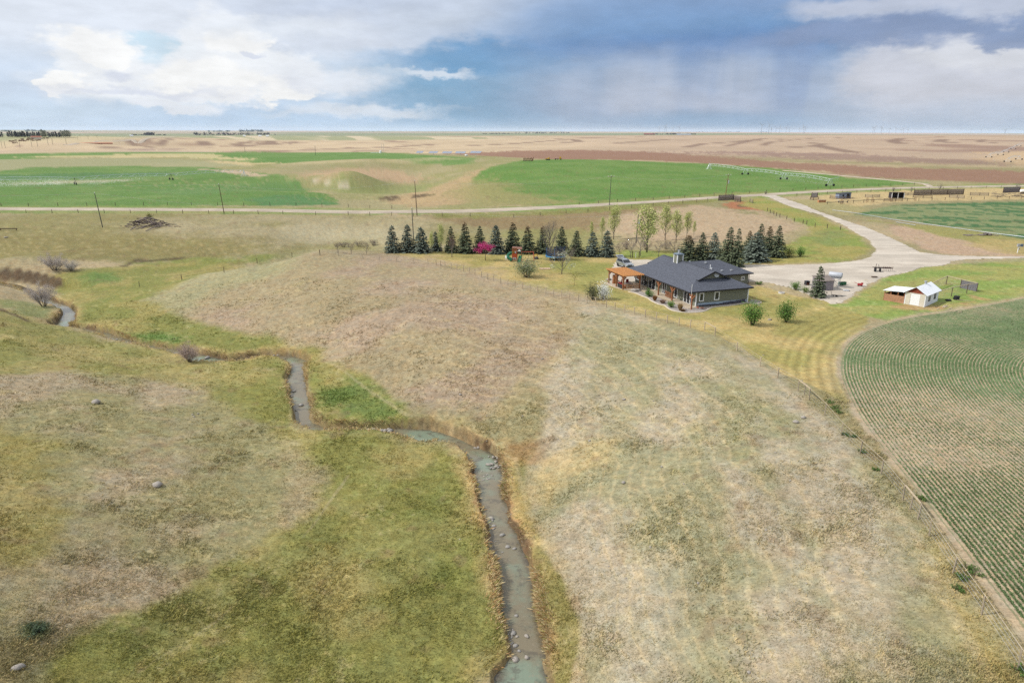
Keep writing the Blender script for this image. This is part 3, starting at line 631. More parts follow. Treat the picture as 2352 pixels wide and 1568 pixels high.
    C.put(smooth(2.4, .7, d + (b3 - .5) * 2.6) * smooth(-.2, .2, d) * bk, A(194, 170, 112), .7)
    C.put(smooth(.9, .4, d + (b4 - .5) * .9) * smooth(-.2, .2, d) * bk, A(184, 144, 98), .6)
    C.put(smooth(.5, .28, d) * smooth(-.3, .02, d), A(138, 116, 84), .7); C.put(smooth(.55, .3, d) * smooth(-.3, .02, d) * smooth(.52, .66, b2), A(92, 74, 56), .75)
    C.put(smooth(.02, -.15, d), A(120, 108, 88), 1.0)
    m = (np.abs(X - CLIFF[:, 0].mean()) < 60) & (np.abs(Y - CLIFF[:, 1].mean()) < 40)
    if m.any():
        mm = np.zeros(n); dc, _, sg = seg_dist(X[m], Y[m], CLIFF); dc = dc * sg + (fbm(X[m], Y[m], 5, 3, 77) - .5) * .8
        mm[m] = smooth(-2.6, -1.4, dc) * smooth(1.0, .4, dc); C.put(mm, A(98, 82, 64), .95)
    # --- crop field
    Df, _, Sf = seg_dist(X, Y, FE) if n < 3000 else (None, None, None)
    if Df is None:
        Df = np.full(n, -50.0); sel = np.where((r < 330) & (X > 15))[0]
        a, _, sg = seg_dist(X[sel], Y[sel], FE); Df[sel] = a * sg
    else: Df = Df * Sf
    crop = smooth(-.3, .4, Df + (b3 - .5) * 1.2 + (b4 - .5) * .5)
    soil = mx(A(186, 164, 136), A(172, 158, 128), b2); C.put(crop, (0, 0, 0), 0); C.col = C.col * (1 - crop[:, None]) + soil * crop[:, None]
    C.put(smooth(2.6, .6, np.abs(Df - .6) + (b3 - .5) * 2) * (Df < 3), A(180, 166, 140), .25)
    # mower arcs on the lawn parallel with the field edge
    lawn = P([(1000, 590), (1420, 600), (1600, 700), (1850, 690), (2000, 730), (1925, 800), (1940, 920), (1800, 858), (1640, 766), (1350, 684)], .01)
    mow = smooth(-14, -2, Df) * (Df < 0) * lawn
    C.col *= (1 + mow * 0.16 * np.sin(Df * 2 * math.pi / 1.25 + b2 * 3))[:, None]
    # tufts and bare spots
    wild = (1 - crop) * smooth(700, 300, r) * (1 - lawn * .7)
    C.put(smooth(.6, .76, b4 * .55 + b3 * .45) * wild, A(124, 126, 72), .28)
    C.put(smooth(.6, .75, b5 * .5 + b3 * .5) * wild, A(204, 186, 140), .26 * smooth(230, 120, r))
    C.put(smooth(.68, .8, fbm(X, Y, 2.0, 3, 95)) * wild, A(134, 108, 82), .35)
    C.col *= (1 + ((b3 - .5) * .16 + (b4 - .5) * .20 + (b5 - .5) * .20) * smooth(900, 200, r))[:, None]
    g_ = C.col @ np.array([.3, .55, .15]); C.col = C.col * .88 + g_[:, None] * .12; C.col = np.clip(C.col * np.array([1.02, 1.0, .96]) * 1.10, .004, .9)
    return C.col, crop, Df

def ground_material():
    m = bpy.data.materials.new('ground'); m.use_nodes = True; t = NT(m.node_tree); b = t.n['Principled BSDF']
    col = t.node('ShaderNodeAttribute', attribute_name='col').outputs['Color']
    crop = t.node('ShaderNodeAttribute', attribute_name='crop').outputs['Fac']
    rowd = t.node('ShaderNodeAttribute', attribute_name='rowd').outputs['Fac']
    pos = t.node('ShaderNodeTexCoord').outputs['Object']
    n1 = t.noise(pos, 5.0, 5, 0.7); n2 = t.noise(t.mapping(pos, scale=(1, 1, 1), rot=(0, 0, .6)), 1.3, 6, 0.65)
    n3 = t.noise(t.mapping(pos, scale=(2.6, 9, 4), rot=(0, 0, 0.9)), 1.0, 4, 0.7)
    f = t.m('MULTIPLY', t.ramp(n1, .28, .72, .82, 1.18), t.ramp(n2, .3, .7, .84, 1.16))
    f = t.m('MULTIPLY', f, t.ramp(n3, .3, .7, .86, 1.14))
    c = t.vm('MULTIPLY', col, t.comb(f, f, f))
    # hue drift: straw to olive
    h = t.ramp(t.noise(pos, 0.8, 5, 0.7), .3, .7, 0, 1)
    c = t.vm('MULTIPLY', c, t.mix(h, (1.07, 0.99, 0.92, 1), (0.95, 1.0, 1.06, 1)))
    # crop rows
    wob = t.m('MULTIPLY', t.m('SUBTRACT', t.noise(pos, 1.6, 3), .5), 0.11)
    ph = t.m('FRACT', t.m('DIVIDE', t.m('ADD', rowd, wob), 0.36))
    tri = t.m('ABSOLUTE', t.m('SUBTRACT', ph, 0.5))
    sx_ = t.node('ShaderNodeSeparateXYZ'); t.put(pos, sx_.inputs[0]); sepy = sx_.outputs[1]
    brk = t.noise(pos, 2.2, 5, 0.7); den = t.noise(pos, 0.06, 4, 0.6)
    wid = t.m('ADD', t.m('ADD', t.ramp(den, .35, .68, 0.10, 0.34), t.ramp(sepy, 50, 100, -.02, .20)), t.ramp(brk, .3, .7, -.12, .14))
    row = t.ramp(t.m('SUBTRACT', wid, tri), -.05, .06)
    gn = t.mix(t.ramp(t.noise(pos, .35, 4), .3, .7), (.065, .128, .050, 1), (.104, .176, .070, 1))
    k = t.m('MULTIPLY', t.m('MULTIPLY', row, crop), t.ramp(rowd, .1, .9))
    c = t.mix(t.m('MULTIPLY', k, .84), c, gn)
    t.put(c, b.inputs['Base Color']); b.inputs['Roughness'].default_value = .95; b.inputs['Specular IOR Level'].default_value = .1
    bn = t.node('ShaderNodeBump'); bn.inputs['Strength'].default_value = .55; bn.inputs['Distance'].default_value = .16
    t.put(t.m('ADD', t.m('ADD', n1, t.m('MULTIPLY', n2, 1.2)), t.m('MULTIPLY', k, .35)), bn.inputs['Height']); t.l.new(bn.outputs[0], b.inputs['Normal'])
    return m

def build_ground():
    dep = list(np.arange(62, 3.0, -0.085)); d = 3.0
    while d > 0.035: dep.append(d); d -= min(.085, max(.012, d * .045))
    dep = [88, 80, 74, 69, 65] + dep
    rr = np.array([29 / math.tan(R(x)) for x in dep])
    th = np.r_[np.arange(-180, -46, 4.0), np.arange(-45, 45.01, 0.1), np.arange(48, 180.1, 4.0)]; th = np.radians(th)
    nr, nc = len(rr), len(th)
    RR, TH = np.meshgrid(rr, th, indexing='ij'); X = (RR * np.sin(TH)).ravel(); Y = (RR * np.cos(TH)).ravel()
    Z = H(X, Y); col, crop, Df = land_cover(X, Y)
    V = np.c_[X, Y, Z]; i = np.arange(nr * nc).reshape(nr, nc)
    Fc = np.stack([i[:-1, :-1], i[:-1, 1:], i[1:, 1:], i[1:, :-1]], -1).reshape(-1, 4)[:, ::-1]
    me = np_mesh('ground', V, Fc, ground_material(), True, col)
    for nm, a in (('crop', crop), ('rowd', Df)):
        at_ = me.attributes.new(nm, 'FLOAT', 'POINT'); at_.data.foreach_set('value', a.astype(np.float32))
    o = link(bpy.data.objects.new('ground', me)); tag(o, kind='structure'); return o
build_ground()

# ------------------------------------------------------------------ water
def build_water():
    m = bpy.data.materials.new('creek_water'); m.use_nodes = True; t = NT(m.node_tree); b = t.n['Principled BSDF']
    pos = t.node('ShaderNodeTexCoord').outputs['Object']
    deep = t.node('ShaderNodeAttribute', attribute_name='deep').outputs['Fac']
    n = t.noise(pos, .45, 5, .6)
    f = t.ramp(t.m('ADD', n, t.m('MULTIPLY', deep, .55)), .46, .84)
    c = t.mix(f, (.168, .142, .092, 1), (.165, .205, .150, 1))
    st = t.noise(pos, 3.0, 4, .7); c = t.mix(t.ramp(st, .55, .70, 0, .65), c, (.23, .195, .14, 1)); c = t.mix(t.ramp(t.noise(pos, 1.1, 4, .65), .52, .66, 0, .6), c, (.075, .066, .052, 1))
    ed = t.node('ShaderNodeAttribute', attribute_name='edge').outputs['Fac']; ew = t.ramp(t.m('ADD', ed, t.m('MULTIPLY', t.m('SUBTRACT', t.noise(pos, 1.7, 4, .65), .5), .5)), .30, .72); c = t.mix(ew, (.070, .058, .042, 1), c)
    t.put(c, b.inputs['Base Color']); b.inputs['Roughness'].default_value = .05; b.inputs['IOR'].default_value = 1.36; b.inputs['Specular IOR Level'].default_value = .5
    bn = t.node('ShaderNodeBump'); bn.inputs['Strength'].default_value = .3; bn.inputs['Distance'].default_value = .05
    t.put(t.noise(t.mapping(pos, scale=(1, .55, 1)), 3.0, 5, .65), bn.inputs['Height']); t.l.new(bn.outputs[0], b.inputs['Normal'])
    T = np.gradient(CP, axis=0); T /= np.linalg.norm(T, axis=1)[:, None] + 1e-9; N = np.c_[-T[:, 1], T[:, 0]]
    k = 9; u = np.linspace(-1, 1, k); hw = np.maximum(CW, .5) + 1.3
    # narrow the sheet where bends are tight so it never folds far
    V = np.concatenate([np.c_[CP + N * (hw * a)[:, None], np.full(len(CP), WATER)] for a in u]).reshape(k, len(CP), 3)
    dp = np.concatenate([np.full(len(CP), 1 - abs(a)) * smooth(1.0, 1.7, CW) for a in u])
    i = np.arange(k * len(CP)).reshape(k, len(CP))
    Fc = np.stack([i[:-1, :-1], i[:-1, 1:], i[1:, 1:], i[1:, :-1]], -1).reshape(-1, 4)[:, ::-1]
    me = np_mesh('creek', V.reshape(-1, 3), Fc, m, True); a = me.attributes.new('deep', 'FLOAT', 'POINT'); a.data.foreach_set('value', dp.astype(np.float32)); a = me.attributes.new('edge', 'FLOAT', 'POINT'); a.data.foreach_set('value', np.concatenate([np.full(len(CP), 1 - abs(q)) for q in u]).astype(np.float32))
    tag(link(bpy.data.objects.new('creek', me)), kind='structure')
build_water()

# ------------------------------------------------------------------ roads and gravel
def gravel_mat(name, c1, c2):
    m = bpy.data.materials.new(name); m.use_nodes = True; t = NT(m.node_tree); b = t.n['Principled BSDF']
    pos = t.node('ShaderNodeTexCoord').outputs['Object']
    c = t.mix(t.ramp(t.noise(pos, .12, 5, .6), .35, .65), tuple(c1) + (1,), tuple(c2) + (1,))
    f = t.m('MULTIPLY', t.ramp(t.noise(pos, 2.5, 6, .75), .28, .72, .86, 1.14), t.ramp(t.noise(t.mapping(pos, scale=(.2, .5, 1), rot=(0, 0, .5)), 1, 4), .3, .7, .93, 1.07))
    ac = t.node('ShaderNodeAttribute', attribute_name='across').outputs['Fac']; tk = t.m('MULTIPLY', t.ramp(t.m('ABSOLUTE', t.m('SUBTRACT', ac, .42)), .26, .12), t.ramp(ac, .0, .001)); f = t.m('MULTIPLY', f, t.m('ADD', .93, t.m('MULTIPLY', tk, .12)))
    dk = t.noise(t.mapping(pos, scale=(.05, .16, 1), rot=(0, 0, .35)), 1.3, 5, .65); f = t.m('MULTIPLY', f, t.ramp(dk, .3, .68, .86, 1.10))
    t.put(t.vm('MULTIPLY', c, t.comb(f, f, f)), b.inputs['Base Color']); b.inputs['Roughness'].default_value = .95; b.inputs['Specular IOR Level'].default_value = .1
    MATS[name] = m; return m
GRAVEL = gravel_mat('gravel_yard', A(222, 211, 195), A(210, 198, 182)); ROADM = gravel_mat('gravel_road', A(206, 192, 172), A(192, 178, 160))
def ribbon(name, pts, hw, lift, m, k=7, step=2.5):
    P = _smooth_poly([list(G(*p))[:2] for p in pts], 24); T = np.gradient(P, axis=0); T /= np.linalg.norm(T, axis=1)[:, None]; N = np.c_[-T[:, 1], T[:, 0]]
    u = np.linspace(-1, 1, k); V = []
    for a in u:
        Q = P + N * (hw * a + (fbm(P[:, 0] + a * 9, P[:, 1], 5, 2, 5)[:, None] - .5) * (.8 if abs(a) > .99 else 0))
        z = H(Q[:, 0], Q[:, 1]) + (lift + .12 * (1 - a * a) if abs(a) < .99 else -.25); V.append(np.c_[Q, z])
    V = np.concatenate(V); n = len(P); i = np.arange(k * n).reshape(k, n)
    Fc = np.stack([i[:-1, :-1], i[:-1, 1:], i[1:, 1:], i[1:, :-1]], -1).reshape(-1, 4)[:, ::-1]
    me = np_mesh(name, V, Fc, m, True); a_ = me.attributes.new('across', 'FLOAT', 'POINT'); a_.data.foreach_set('value', np.repeat(np.abs(u) + .001, n).astype(np.float32))
    return tag(link(bpy.data.objects.new(name, me)), kind='structure')
ribbon('road', [(-420, 480), (-200, 480), (0, 480.5), (300, 481.5), (600, 483.5), (900, 487), (1050, 485.5), (1200, 480), (1350, 472.5), (1500, 464), (1640, 454.5), (1760, 447.5), (1850, 442), (1950, 437), (2050, 433), (2150, 430.5), (2352, 427.5), (2700, 425)], 4.0, .18, ROADM)
ribbon('track_road', [(2140, 431), (2130, 425), (2110, 421), (2000, 410), (1800, 392)], 2.2, .14, ROADM, 5)
ribbon('grid_road', [(150, 333), (170, 330.5), (215, 328), (265, 325), (300, 321), (340, 317.5), (400, 314)], 4.5, .3, ROADM, 5)
def drape(name, pts, cell, lift, m, jit=.5, kind='structure', world=False):
    P = np.array([list(p) if world else list(G(*p))[:2] for p in pts]); lo = P.min(0) - cell * 2; hi = P.max(0) + cell * 2
    xs = np.arange(lo[0], hi[0], cell); ys = np.arange(lo[1], hi[1], cell); XX, YY = np.meshgrid(xs, ys); X = XX.ravel(); Y = YY.ravel()
    d, _, _ = seg_dist(X, Y, np.vstack([P, P[:1]])); ins = in_poly(X, Y, P); d = np.where(ins, d, -d)
    # snap outside ring onto the edge for a smooth outline
    d = d + (fbm(X, Y, 2.5, 3, 15) - .5) * jit * 2
    keep = (d > -cell * .2).reshape(XX.shape)
    z = H(X, Y) + np.where(d > cell * .8, lift, -.02 if jit else lift)
    i = np.arange(len(X)).reshape(XX.shape); q = keep[:-1, :-1] & keep[:-1, 1:] & keep[1:, 1:] & keep[1:, :-1]
    Fc = np.stack([i[:-1, :-1], i[:-1, 1:], i[1:, 1:], i[1:, :-1]], -1)[q]
    used = np.unique(Fc); mp = np.full(len(X), -1); mp[used] = np.arange(len(used))
    return tag(link(bpy.data.objects.new(name, np_mesh(name, np.c_[X, Y, z][used], mp[Fc], m, True))), kind=kind)
YARD = [(1738, 449), (1765, 453), (1794, 467), (1825, 478), (1882, 494), (1940, 520), (1990, 550), (2008, 573), (1995, 590), (1950, 600), (1880, 606), (1780, 608), (1700, 608), (1640, 604), (1540, 597), (1440, 595), (1412, 600), (1402, 615), (1392, 636), (1404, 652), (1450, 648), (1600, 660), (1719, 647), (1764, 650), (1786, 655), (1812, 661), (1828, 667), (1851, 678), (1890, 692), (1909, 701), (1937, 696), (1960, 683), (1977, 669), (1999, 655), (2030, 639), (2055, 633), (2091, 627), (2114, 616), (2170, 611), (2192, 601), (2226, 596), (2352, 593), (2600, 588), (2600, 580), (2352, 589), (2240, 588), (2162, 585), (2117, 579), (2090, 566), (2044, 543), (1995, 523), (1940, 505), (1875, 483), (1853, 472), (1816, 460), (1791, 451), (1778, 446)]
drape('driveway', YARD, .6, .07, GRAVEL, .5)

# ------------------------------------------------------------------ mesh builder
class MB:
    def __init__(s, M=None): s.V = []; s.F = []; s.M = M or Matrix.Identity(4); s.C = None
    def add(s, vs, fs):
        n = len(s.V); s.V += [tuple(s.M @ Vector(v)) for v in vs]; s.F += [tuple(i + n for i in f) for f in fs]; return s
    def box(s, c, d, rz=0.0, M=None):
        x, y, z = (q / 2 for q in d); T = Matrix.Translation(c) @ Matrix.Rotation(rz, 4, 'Z') @ (M or Matrix.Identity(4))
        vs = [T @ Vector(v) for v in ((-x, -y, -z), (x, -y, -z), (x, y, -z), (-x, y, -z), (-x, -y, z), (x, -y, z), (x, y, z), (-x, y, z))]
        return s.add(vs, [(0, 3, 2, 1), (4, 5, 6, 7), (0, 1, 5, 4), (1, 2, 6, 5), (2, 3, 7, 6), (3, 0, 4, 7)])
    def beam(s, p, q, w, h):                     # square bar from p to q
        p, q = Vector(p), Vector(q); d = q - p; L = d.length
        if L < 1e-6: return s
        T = Matrix.Translation((p + q) / 2) @ d.to_track_quat('Y', 'Z').to_matrix().to_4x4(); x, y, z = w / 2, L / 2, h / 2
        vs = [T @ Vector(v) for v in ((-x, -y, -z), (x, -y, -z), (x, y, -z), (-x, y, -z), (-x, -y, z), (x, -y, z), (x, y, z), (-x, y, z))]
        return s.add(vs, [(0, 3, 2, 1), (4, 5, 6, 7), (0, 1, 5, 4), (1, 2, 6, 5), (2, 3, 7, 6), (3, 0, 4, 7)])
    def tube(s, pts, r, n=6, cap=True):          # r: number or list
        pts = [Vector(p) for p in pts]; rs = r if isinstance(r, (list, tuple)) else [r] * len(pts)
        vs = []; up = Vector((0.13, 0.21, 1))
        for i, p in enumerate(pts):
            d = (pts[min(i + 1, len(pts) - 1)] - pts[max(i - 1, 0)]).normalized(); a = d.cross(up)
            if a.length < 1e-3: a = d.cross(Vector((1, 0, 0)))
            a.normalize(); b = d.cross(a)
            vs += [p + (a * math.cos(2 * math.pi * k / n) + b * math.sin(2 * math.pi * k / n)) * rs[i] for k in range(n)]
        fs = [(i * n + k, i * n + (k + 1) % n, (i + 1) * n + (k + 1) % n, (i + 1) * n + k) for i in range(len(pts) - 1) for k in range(n)]
        if cap: fs += [tuple(range(n))[::-1], tuple((len(pts) - 1) * n + k for k in range(n))]
        return s.add(vs, fs)
    def lathe(s, prof, n=12, axis=None, loc=(0, 0, 0)):   # prof [(r, z)]
        T = Matrix.Translation(loc) @ (axis.to_matrix().to_4x4() if axis is not None else Matrix.Identity(4))
        vs = [T @ Vector((r * math.cos(2 * math.pi * k / n), r * math.sin(2 * math.pi * k / n), z)) for r, z in prof for k in range(n)]
        fs = [(i * n + k, i * n + (k + 1) % n, (i + 1) * n + (k + 1) % n, (i + 1) * n + k) for i in range(len(prof) - 1) for k in range(n)]
        fs += [tuple(range(n))[::-1], tuple((len(prof) - 1) * n + k for k in range(n))]
        return s.add(vs, fs)
    def prism(s, poly, axis_pts):                # extrude a polygon given as 3-D points along vector
        v = Vector(axis_pts); a = [Vector(p) for p in poly]; n = len(a)
        return s.add(a + [p + v for p in a], [tuple(range(n))[::-1], tuple(range(n, 2 * n))] + [(i, (i + 1) % n, n + (i + 1) % n, n + i) for i in range(n)])
    def slab(s, quad, th):                       # thick plate under a planar polygon
        a = [Vector(p) for p in quad]; nr = (a[1] - a[0]).cross(a[2] - a[0]).normalized()
        return s.prism([p - nr * th for p in a], nr * th)
    def rock(s, c, r, seed=0, flat=.7):
        rn = random.Random(seed); bm_v = []; n1, n2 = 5, 8; ph = [rn.random() * 6 for _ in range(6)]
        for i in range(n1 + 1):
            t = math.pi * i / n1
            for k in range(n2):
                a = 2 * math.pi * k / n2; q = 1 + .22 * math.sin(2 * a + ph[0]) + .16 * math.sin(3 * a + ph[1] + 2 * t) + .12 * rn.uniform(-1, 1) * (0 < i < n1)
                bm_v.append((c[0] + r * q * math.sin(t) * math.cos(a), c[1] + r * q * math.sin(t) * math.sin(a) * .8, c[2] + r * flat * math.cos(t)))
        return s.add(bm_v, [(i * n2 + k, (i + 1) * n2 + k, (i + 1) * n2 + (k + 1) % n2, i * n2 + (k + 1) % n2) for i in range(n1) for k in range(n2)])
    def mesh(s, name, m=None, smooth_=False):
        me = bpy.data.meshes.new(name); me.from_pydata(s.V, [], s.F); me.validate(); me.update()
        if smooth_: me.polygons.foreach_set('use_smooth', np.ones(len(me.polygons), bool))
        if m: me.materials.append(m)
        return me
    def build(s, name, m, parent=None, smooth_=False):
        return link(bpy.data.objects.new(name, s.mesh(name, m, smooth_)), parent)
def thing(name, label, cat, loc, rz=0.0, group=None, sc=1.0):
    o = bpy.data.objects.new(name, None); o.empty_display_size = .3; COL.objects.link(o); o.location = loc; o.rotation_euler = (0, 0, rz)
    o.scale = sc if isinstance(sc, (tuple, list)) else (sc, sc, sc)
    return tag(o, label, cat, group)
def dup(root, loc, rz=0.0, label=None, group=None, sc=1.0):
    def cp(o, par):
        c = o.copy(); COL.objects.link(c)
        if par is not None: c.parent = par
        for ch in KIDS.get(o.name, []) or list(o.children): cp(ch, c)
        return c
    r = cp(root, None); r.location = loc; r.rotation_euler = (0, 0, rz); r.scale = sc if isinstance(sc, (tuple, list)) else (sc, sc, sc)
    if label: r['label'] = label
    if group: r['group'] = group
    return r
KIDS = {}
ORD = ['first', 'second', 'third', 'fourth', 'fifth', 'sixth', 'seventh', 'eighth', 'ninth', 'tenth', 'eleventh', 'twelfth', 'thirteenth', 'fourteenth', 'fifteenth', 'sixteenth', 'seventeenth', 'eighteenth', 'nineteenth', 'twentieth']

# ------------------------------------------------------------------ vegetation
BARK = mat('bark', A(120, 105, 92), .95, .25, 6); BARKG = mat('grey_bark', A(150, 142, 134), .95, .2, 6)
LEAF = vmat('leaves', .18, 1.5, .85, .25); NEEDLE = vmat('needles', .22, 2.0, .9); BLADE = vmat('blades', .15, .6, .9, .2); TWIG = vmat('twigs', .15, 2.0, .95)
def cards(c, d, w, col, up=None):
    """pointed leaf/needle quads: c (n,3) base, d (n,3) length vector, w (n,) width, col (n,3)"""
    n = len(c); rnd = RNG.normal(size=(n, 3)) if up is None else np.asarray(up) + RNG.normal(size=(n, 3)) * .35
    s = np.cross(d, rnd); s /= np.linalg.norm(s, axis=1)[:, None] + 1e-9; s *= (w * .5)[:, None]
    V = np.stack([c, c + d * .45 + s, c + d, c + d * .45 - s], 1).reshape(-1, 3)
    return V, np.arange(4 * n).reshape(n, 4), np.repeat(col, 4, 0)
def join(parts):
    V, Fc, Cc, k = [], [], [], 0
    for v, f, c in parts: V.append(v); Fc.append(f + k); Cc.append(c); k += len(v)
    return np.vstack(V), np.vstack(Fc), np.vstack(Cc)
def spruce_meshes(h, r, base, top=None, seed=0, dense=1.0):
    g = np.random.default_rng(seed); c, d, w, col = [], [], [], []
    base = np.asarray(base); top = np.asarray(base if top is None else top)
    nl = int(h * 6 * dense); br = MB()
    for i in range(nl):
        t = (i + g.random()) / nl; z = h * (.03 + .96 * t)
        L = r * (1 - t) ** .85 * (1.0 if t > .06 else .8) + .10
        nb = int(6 + 8 * (1 - t))
        for k in range(nb):
            a = g.random() * 6.283; l = L * g.uniform(.72, 1.12); rise = .15 * (t - .35) - .05
            dv = np.array([math.cos(a), math.sin(a), rise]); m = max(2, int(l / .30))
            for j in range(m):
                u = (j + .6) / m; p = np.array([0, 0, z]) + dv * l * u + np.array([0, 0, -.18 * l * u * u * (1 - t) + .06 * l * u ** 4])
                for sd in (-1, 0, 1):
                    dd = dv * .30 + sd * .24 * np.array([-math.sin(a), math.cos(a), 0]) * (1.15 - u) + np.array([0, 0, -.10]) + g.normal(size=3) * .05
                    c.append(p); d.append(dd * (0.8 + .35 * (1 - t))); w.append(.20 + .10 * (1 - t)); f = g.uniform(.84, 1.14) * (.92 + .16 * u); cc = base * (1 - max(0, t * 3 - 2)) + top * max(0, t * 3 - 2); col.append(cc * f)
    for j in range(10): c.append(np.array([0, 0, h * .93])); d.append(np.array([g.normal() * .08, g.normal() * .08, h * .085])); w.append(.12); col.append(top)
    V, Fc, Cc = cards(np.array(c), np.array(d), np.array(w), np.array(col), up=(0, 0, 1))
    me = np_mesh('crown', V, Fc, NEEDLE, False, Cc)
    tr = MB(); tr.tube([(0, 0, -.2), (0, 0, h * .5), (0, 0, h * .97)], [.035 * h ** .9, .02 * h ** .9, .01], 6)
    return me, tr.mesh('trunk', BARK, True)
def limbs(g, h, spread, n1=7, trunk_h=.3, up=.6, r0=None, sub=3, tips=None, narrow=1.0):
    """trunk with limbs and forks; returns builder and tip points"""
    b = MB(); r0 = r0 or .022 * h + .02; T = []
    lean = g.normal(size=2) * .03 * h
    b.tube([(0, 0, -.15), (lean[0] * .4, lean[1] * .4, h * .4), (lean[0], lean[1], h * .82)], [r0, r0 * .65, r0 * .2], 6)
    for i in range(n1):
        t = trunk_h + (1 - trunk_h) * (i + g.random()) / n1 * .8; a = i * 2.4 + g.random(); s = np.array([lean[0] * t, lean[1] * t, h * t])
        l = spread * (1.15 - .6 * t) * g.uniform(.75, 1.15); e = s + np.array([math.cos(a) * l * narrow, math.sin(a) * l * narrow, l * up * g.uniform(.7, 1.5) + .12 * h])
        m = (s + e) / 2 + np.array([0, 0, -.06 * l]); b.tube([s, m, e], [r0 * .5, r0 * .33, r0 * .12], 5); T += [e, m * .4 + e * .6]
        for k in range(sub):
            q = m * (1 - k / sub) + e * (k / sub); dv = (e - s) * .35 + g.normal(size=3) * l * .28; dv[2] = abs(dv[2]) * .8 + .05 * h
            b.tube([q, q + dv], [r0 * .2, r0 * .06], 4); T.append(q + dv); T.append(q + dv * .6)
    return b, np.array(T)
def leaf_mesh(g, centres, n, spreadr, size, cols, droop=0.0):
    cols = np.asarray(cols); k = g.integers(0, len(centres), n); clump = g.normal(size=(len(centres), 1)) * .14 + 1
    p = centres[k] + g.normal(size=(n, 3)) * spreadr; d = g.normal(size=(n, 3)); d[:, 2] += .3 - droop; d /= np.linalg.norm(d, axis=1)[:, None]; d *= (size * g.uniform(.6, 1.3, n))[:, None]
    c = cols[g.integers(0, len(cols), n)] * clump[k] * g.uniform(.75, 1.25, (n, 1))
    return cards(p, d, size * g.uniform(.5, .9, n), c)
def twig_mesh(g, tips, n, L, col, w=.02, up=.5):
    k = g.integers(0, len(tips), n); d = g.normal(size=(n, 3)); d[:, 2] += up; d /= np.linalg.norm(d, axis=1)[:, None]; d *= (L * g.uniform(.5, 1.3, n))[:, None]
    c = np.asarray(col)[None] * g.uniform(.75, 1.25, (n, 1)); return cards(tips[k] + g.normal(size=(n, 3)) * L * .25, d, np.full(n, w), c)
def plant(name, label, cat, loc, meshes, rz=0.0, group=None, sc=1.0):
    t = thing(name, label, cat, loc, rz, group, sc)
    KIDS[t.name] = [link(bpy.data.objects.new(nm, me), t) for nm, me in meshes]
    return t
def leafy(h, spread, cols, n, size, seed, narrow=1.0, trunk_h=.3, up=.6, n1=8, clump=.28, bark=None, trunk_r=None):
    g = np.random.default_rng(seed); b, T = limbs(g, h, spread, n1, trunk_h, up, narrow=narrow, r0=trunk_r)
    V, Fc, Cc = leaf_mesh(g, T, n, clump, size, cols)
    return [('trunk', b.mesh('trunk', bark or BARK, True)), ('crown', np_mesh('crown', V, Fc, LEAF, False, Cc))]
def bare(h, spread, col, n, seed, L=.5, w=.02, n1=9, trunk_h=.2, up=.7, narrow=1.0, bark=None):
    g = np.random.default_rng(seed); b, T = limbs(g, h, spread, n1, trunk_h, up, narrow=narrow)
    V, Fc, Cc = twig_mesh(g, T, n, L, col, w)
    return [('trunk', b.mesh('trunk', bark or BARKG, True)), ('crown', np_mesh('crown', V, Fc, TWIG, False, Cc))]
def poplar(h, seed, cols, n=900):
    g = np.random.default_rng(seed); b, T = limbs(g, h, h * .14, 14, .12, 1.6, .012 * h + .02, 2)
    T = np.vstack([T, np.c_[g.normal(size=(14, 2)) * h * .035, np.linspace(.3, 1.0, 14) * h]])
    V, Fc, Cc = leaf_mesh(g, T, n, .36, .24, cols)
    return [('trunk', b.mesh('trunk', BARKG, True)), ('crown', np_mesh('crown', V, Fc, LEAF, False, Cc))]
def shrub(h, w, cols, n, size, seed, stems=10, twig=None, up=1.0):
    g = np.random.default_rng(seed); b = MB(); T = []
    for i in range(stems):
        a = g.random() * 6.283; rr = w * .5 * math.sqrt(g.random()); e = np.array([rr * math.cos(a), rr * math.sin(a), h * g.uniform(.55, .95) * (1 - .35 * (rr / (w * .5)) ** 2)])
        b.tube([(e[0] * .12, e[1] * .12, -.1), e * np.array([.55, .55, .6]), e], [.035, .02, .008], 4); T += [e, e * np.array([.8, .8, .8]), e * np.array([.6, .6, .62]), e * np.array([.45, .45, .5])]
    T = np.array(T); out = [('stem', b.mesh('stem', BARKG if twig is not None else BARK, True))]
    if twig is not None: V, Fc, Cc = twig_mesh(g, T, n, size, twig, .022, up)
    else: V, Fc, Cc = leaf_mesh(g, T, n, h * .13, size, cols)
    out.append(('foliage', np_mesh('foliage', V, Fc, TWIG if twig is not None else LEAF, False, Cc))); return out
# foliage reflectances
BLUE_N = np.array([.122, .148, .116]); GREEN_N = np.array([.100, .122, .070]); BROWNTOP = np.array([.22, .155, .085])
POP = np.array([[.42, .46, .16], [.50, .52, .22], [.36, .40, .14]]); LIME = np.array([[.13, .26, .05], [.19, .32, .08], [.09, .19, .04]])

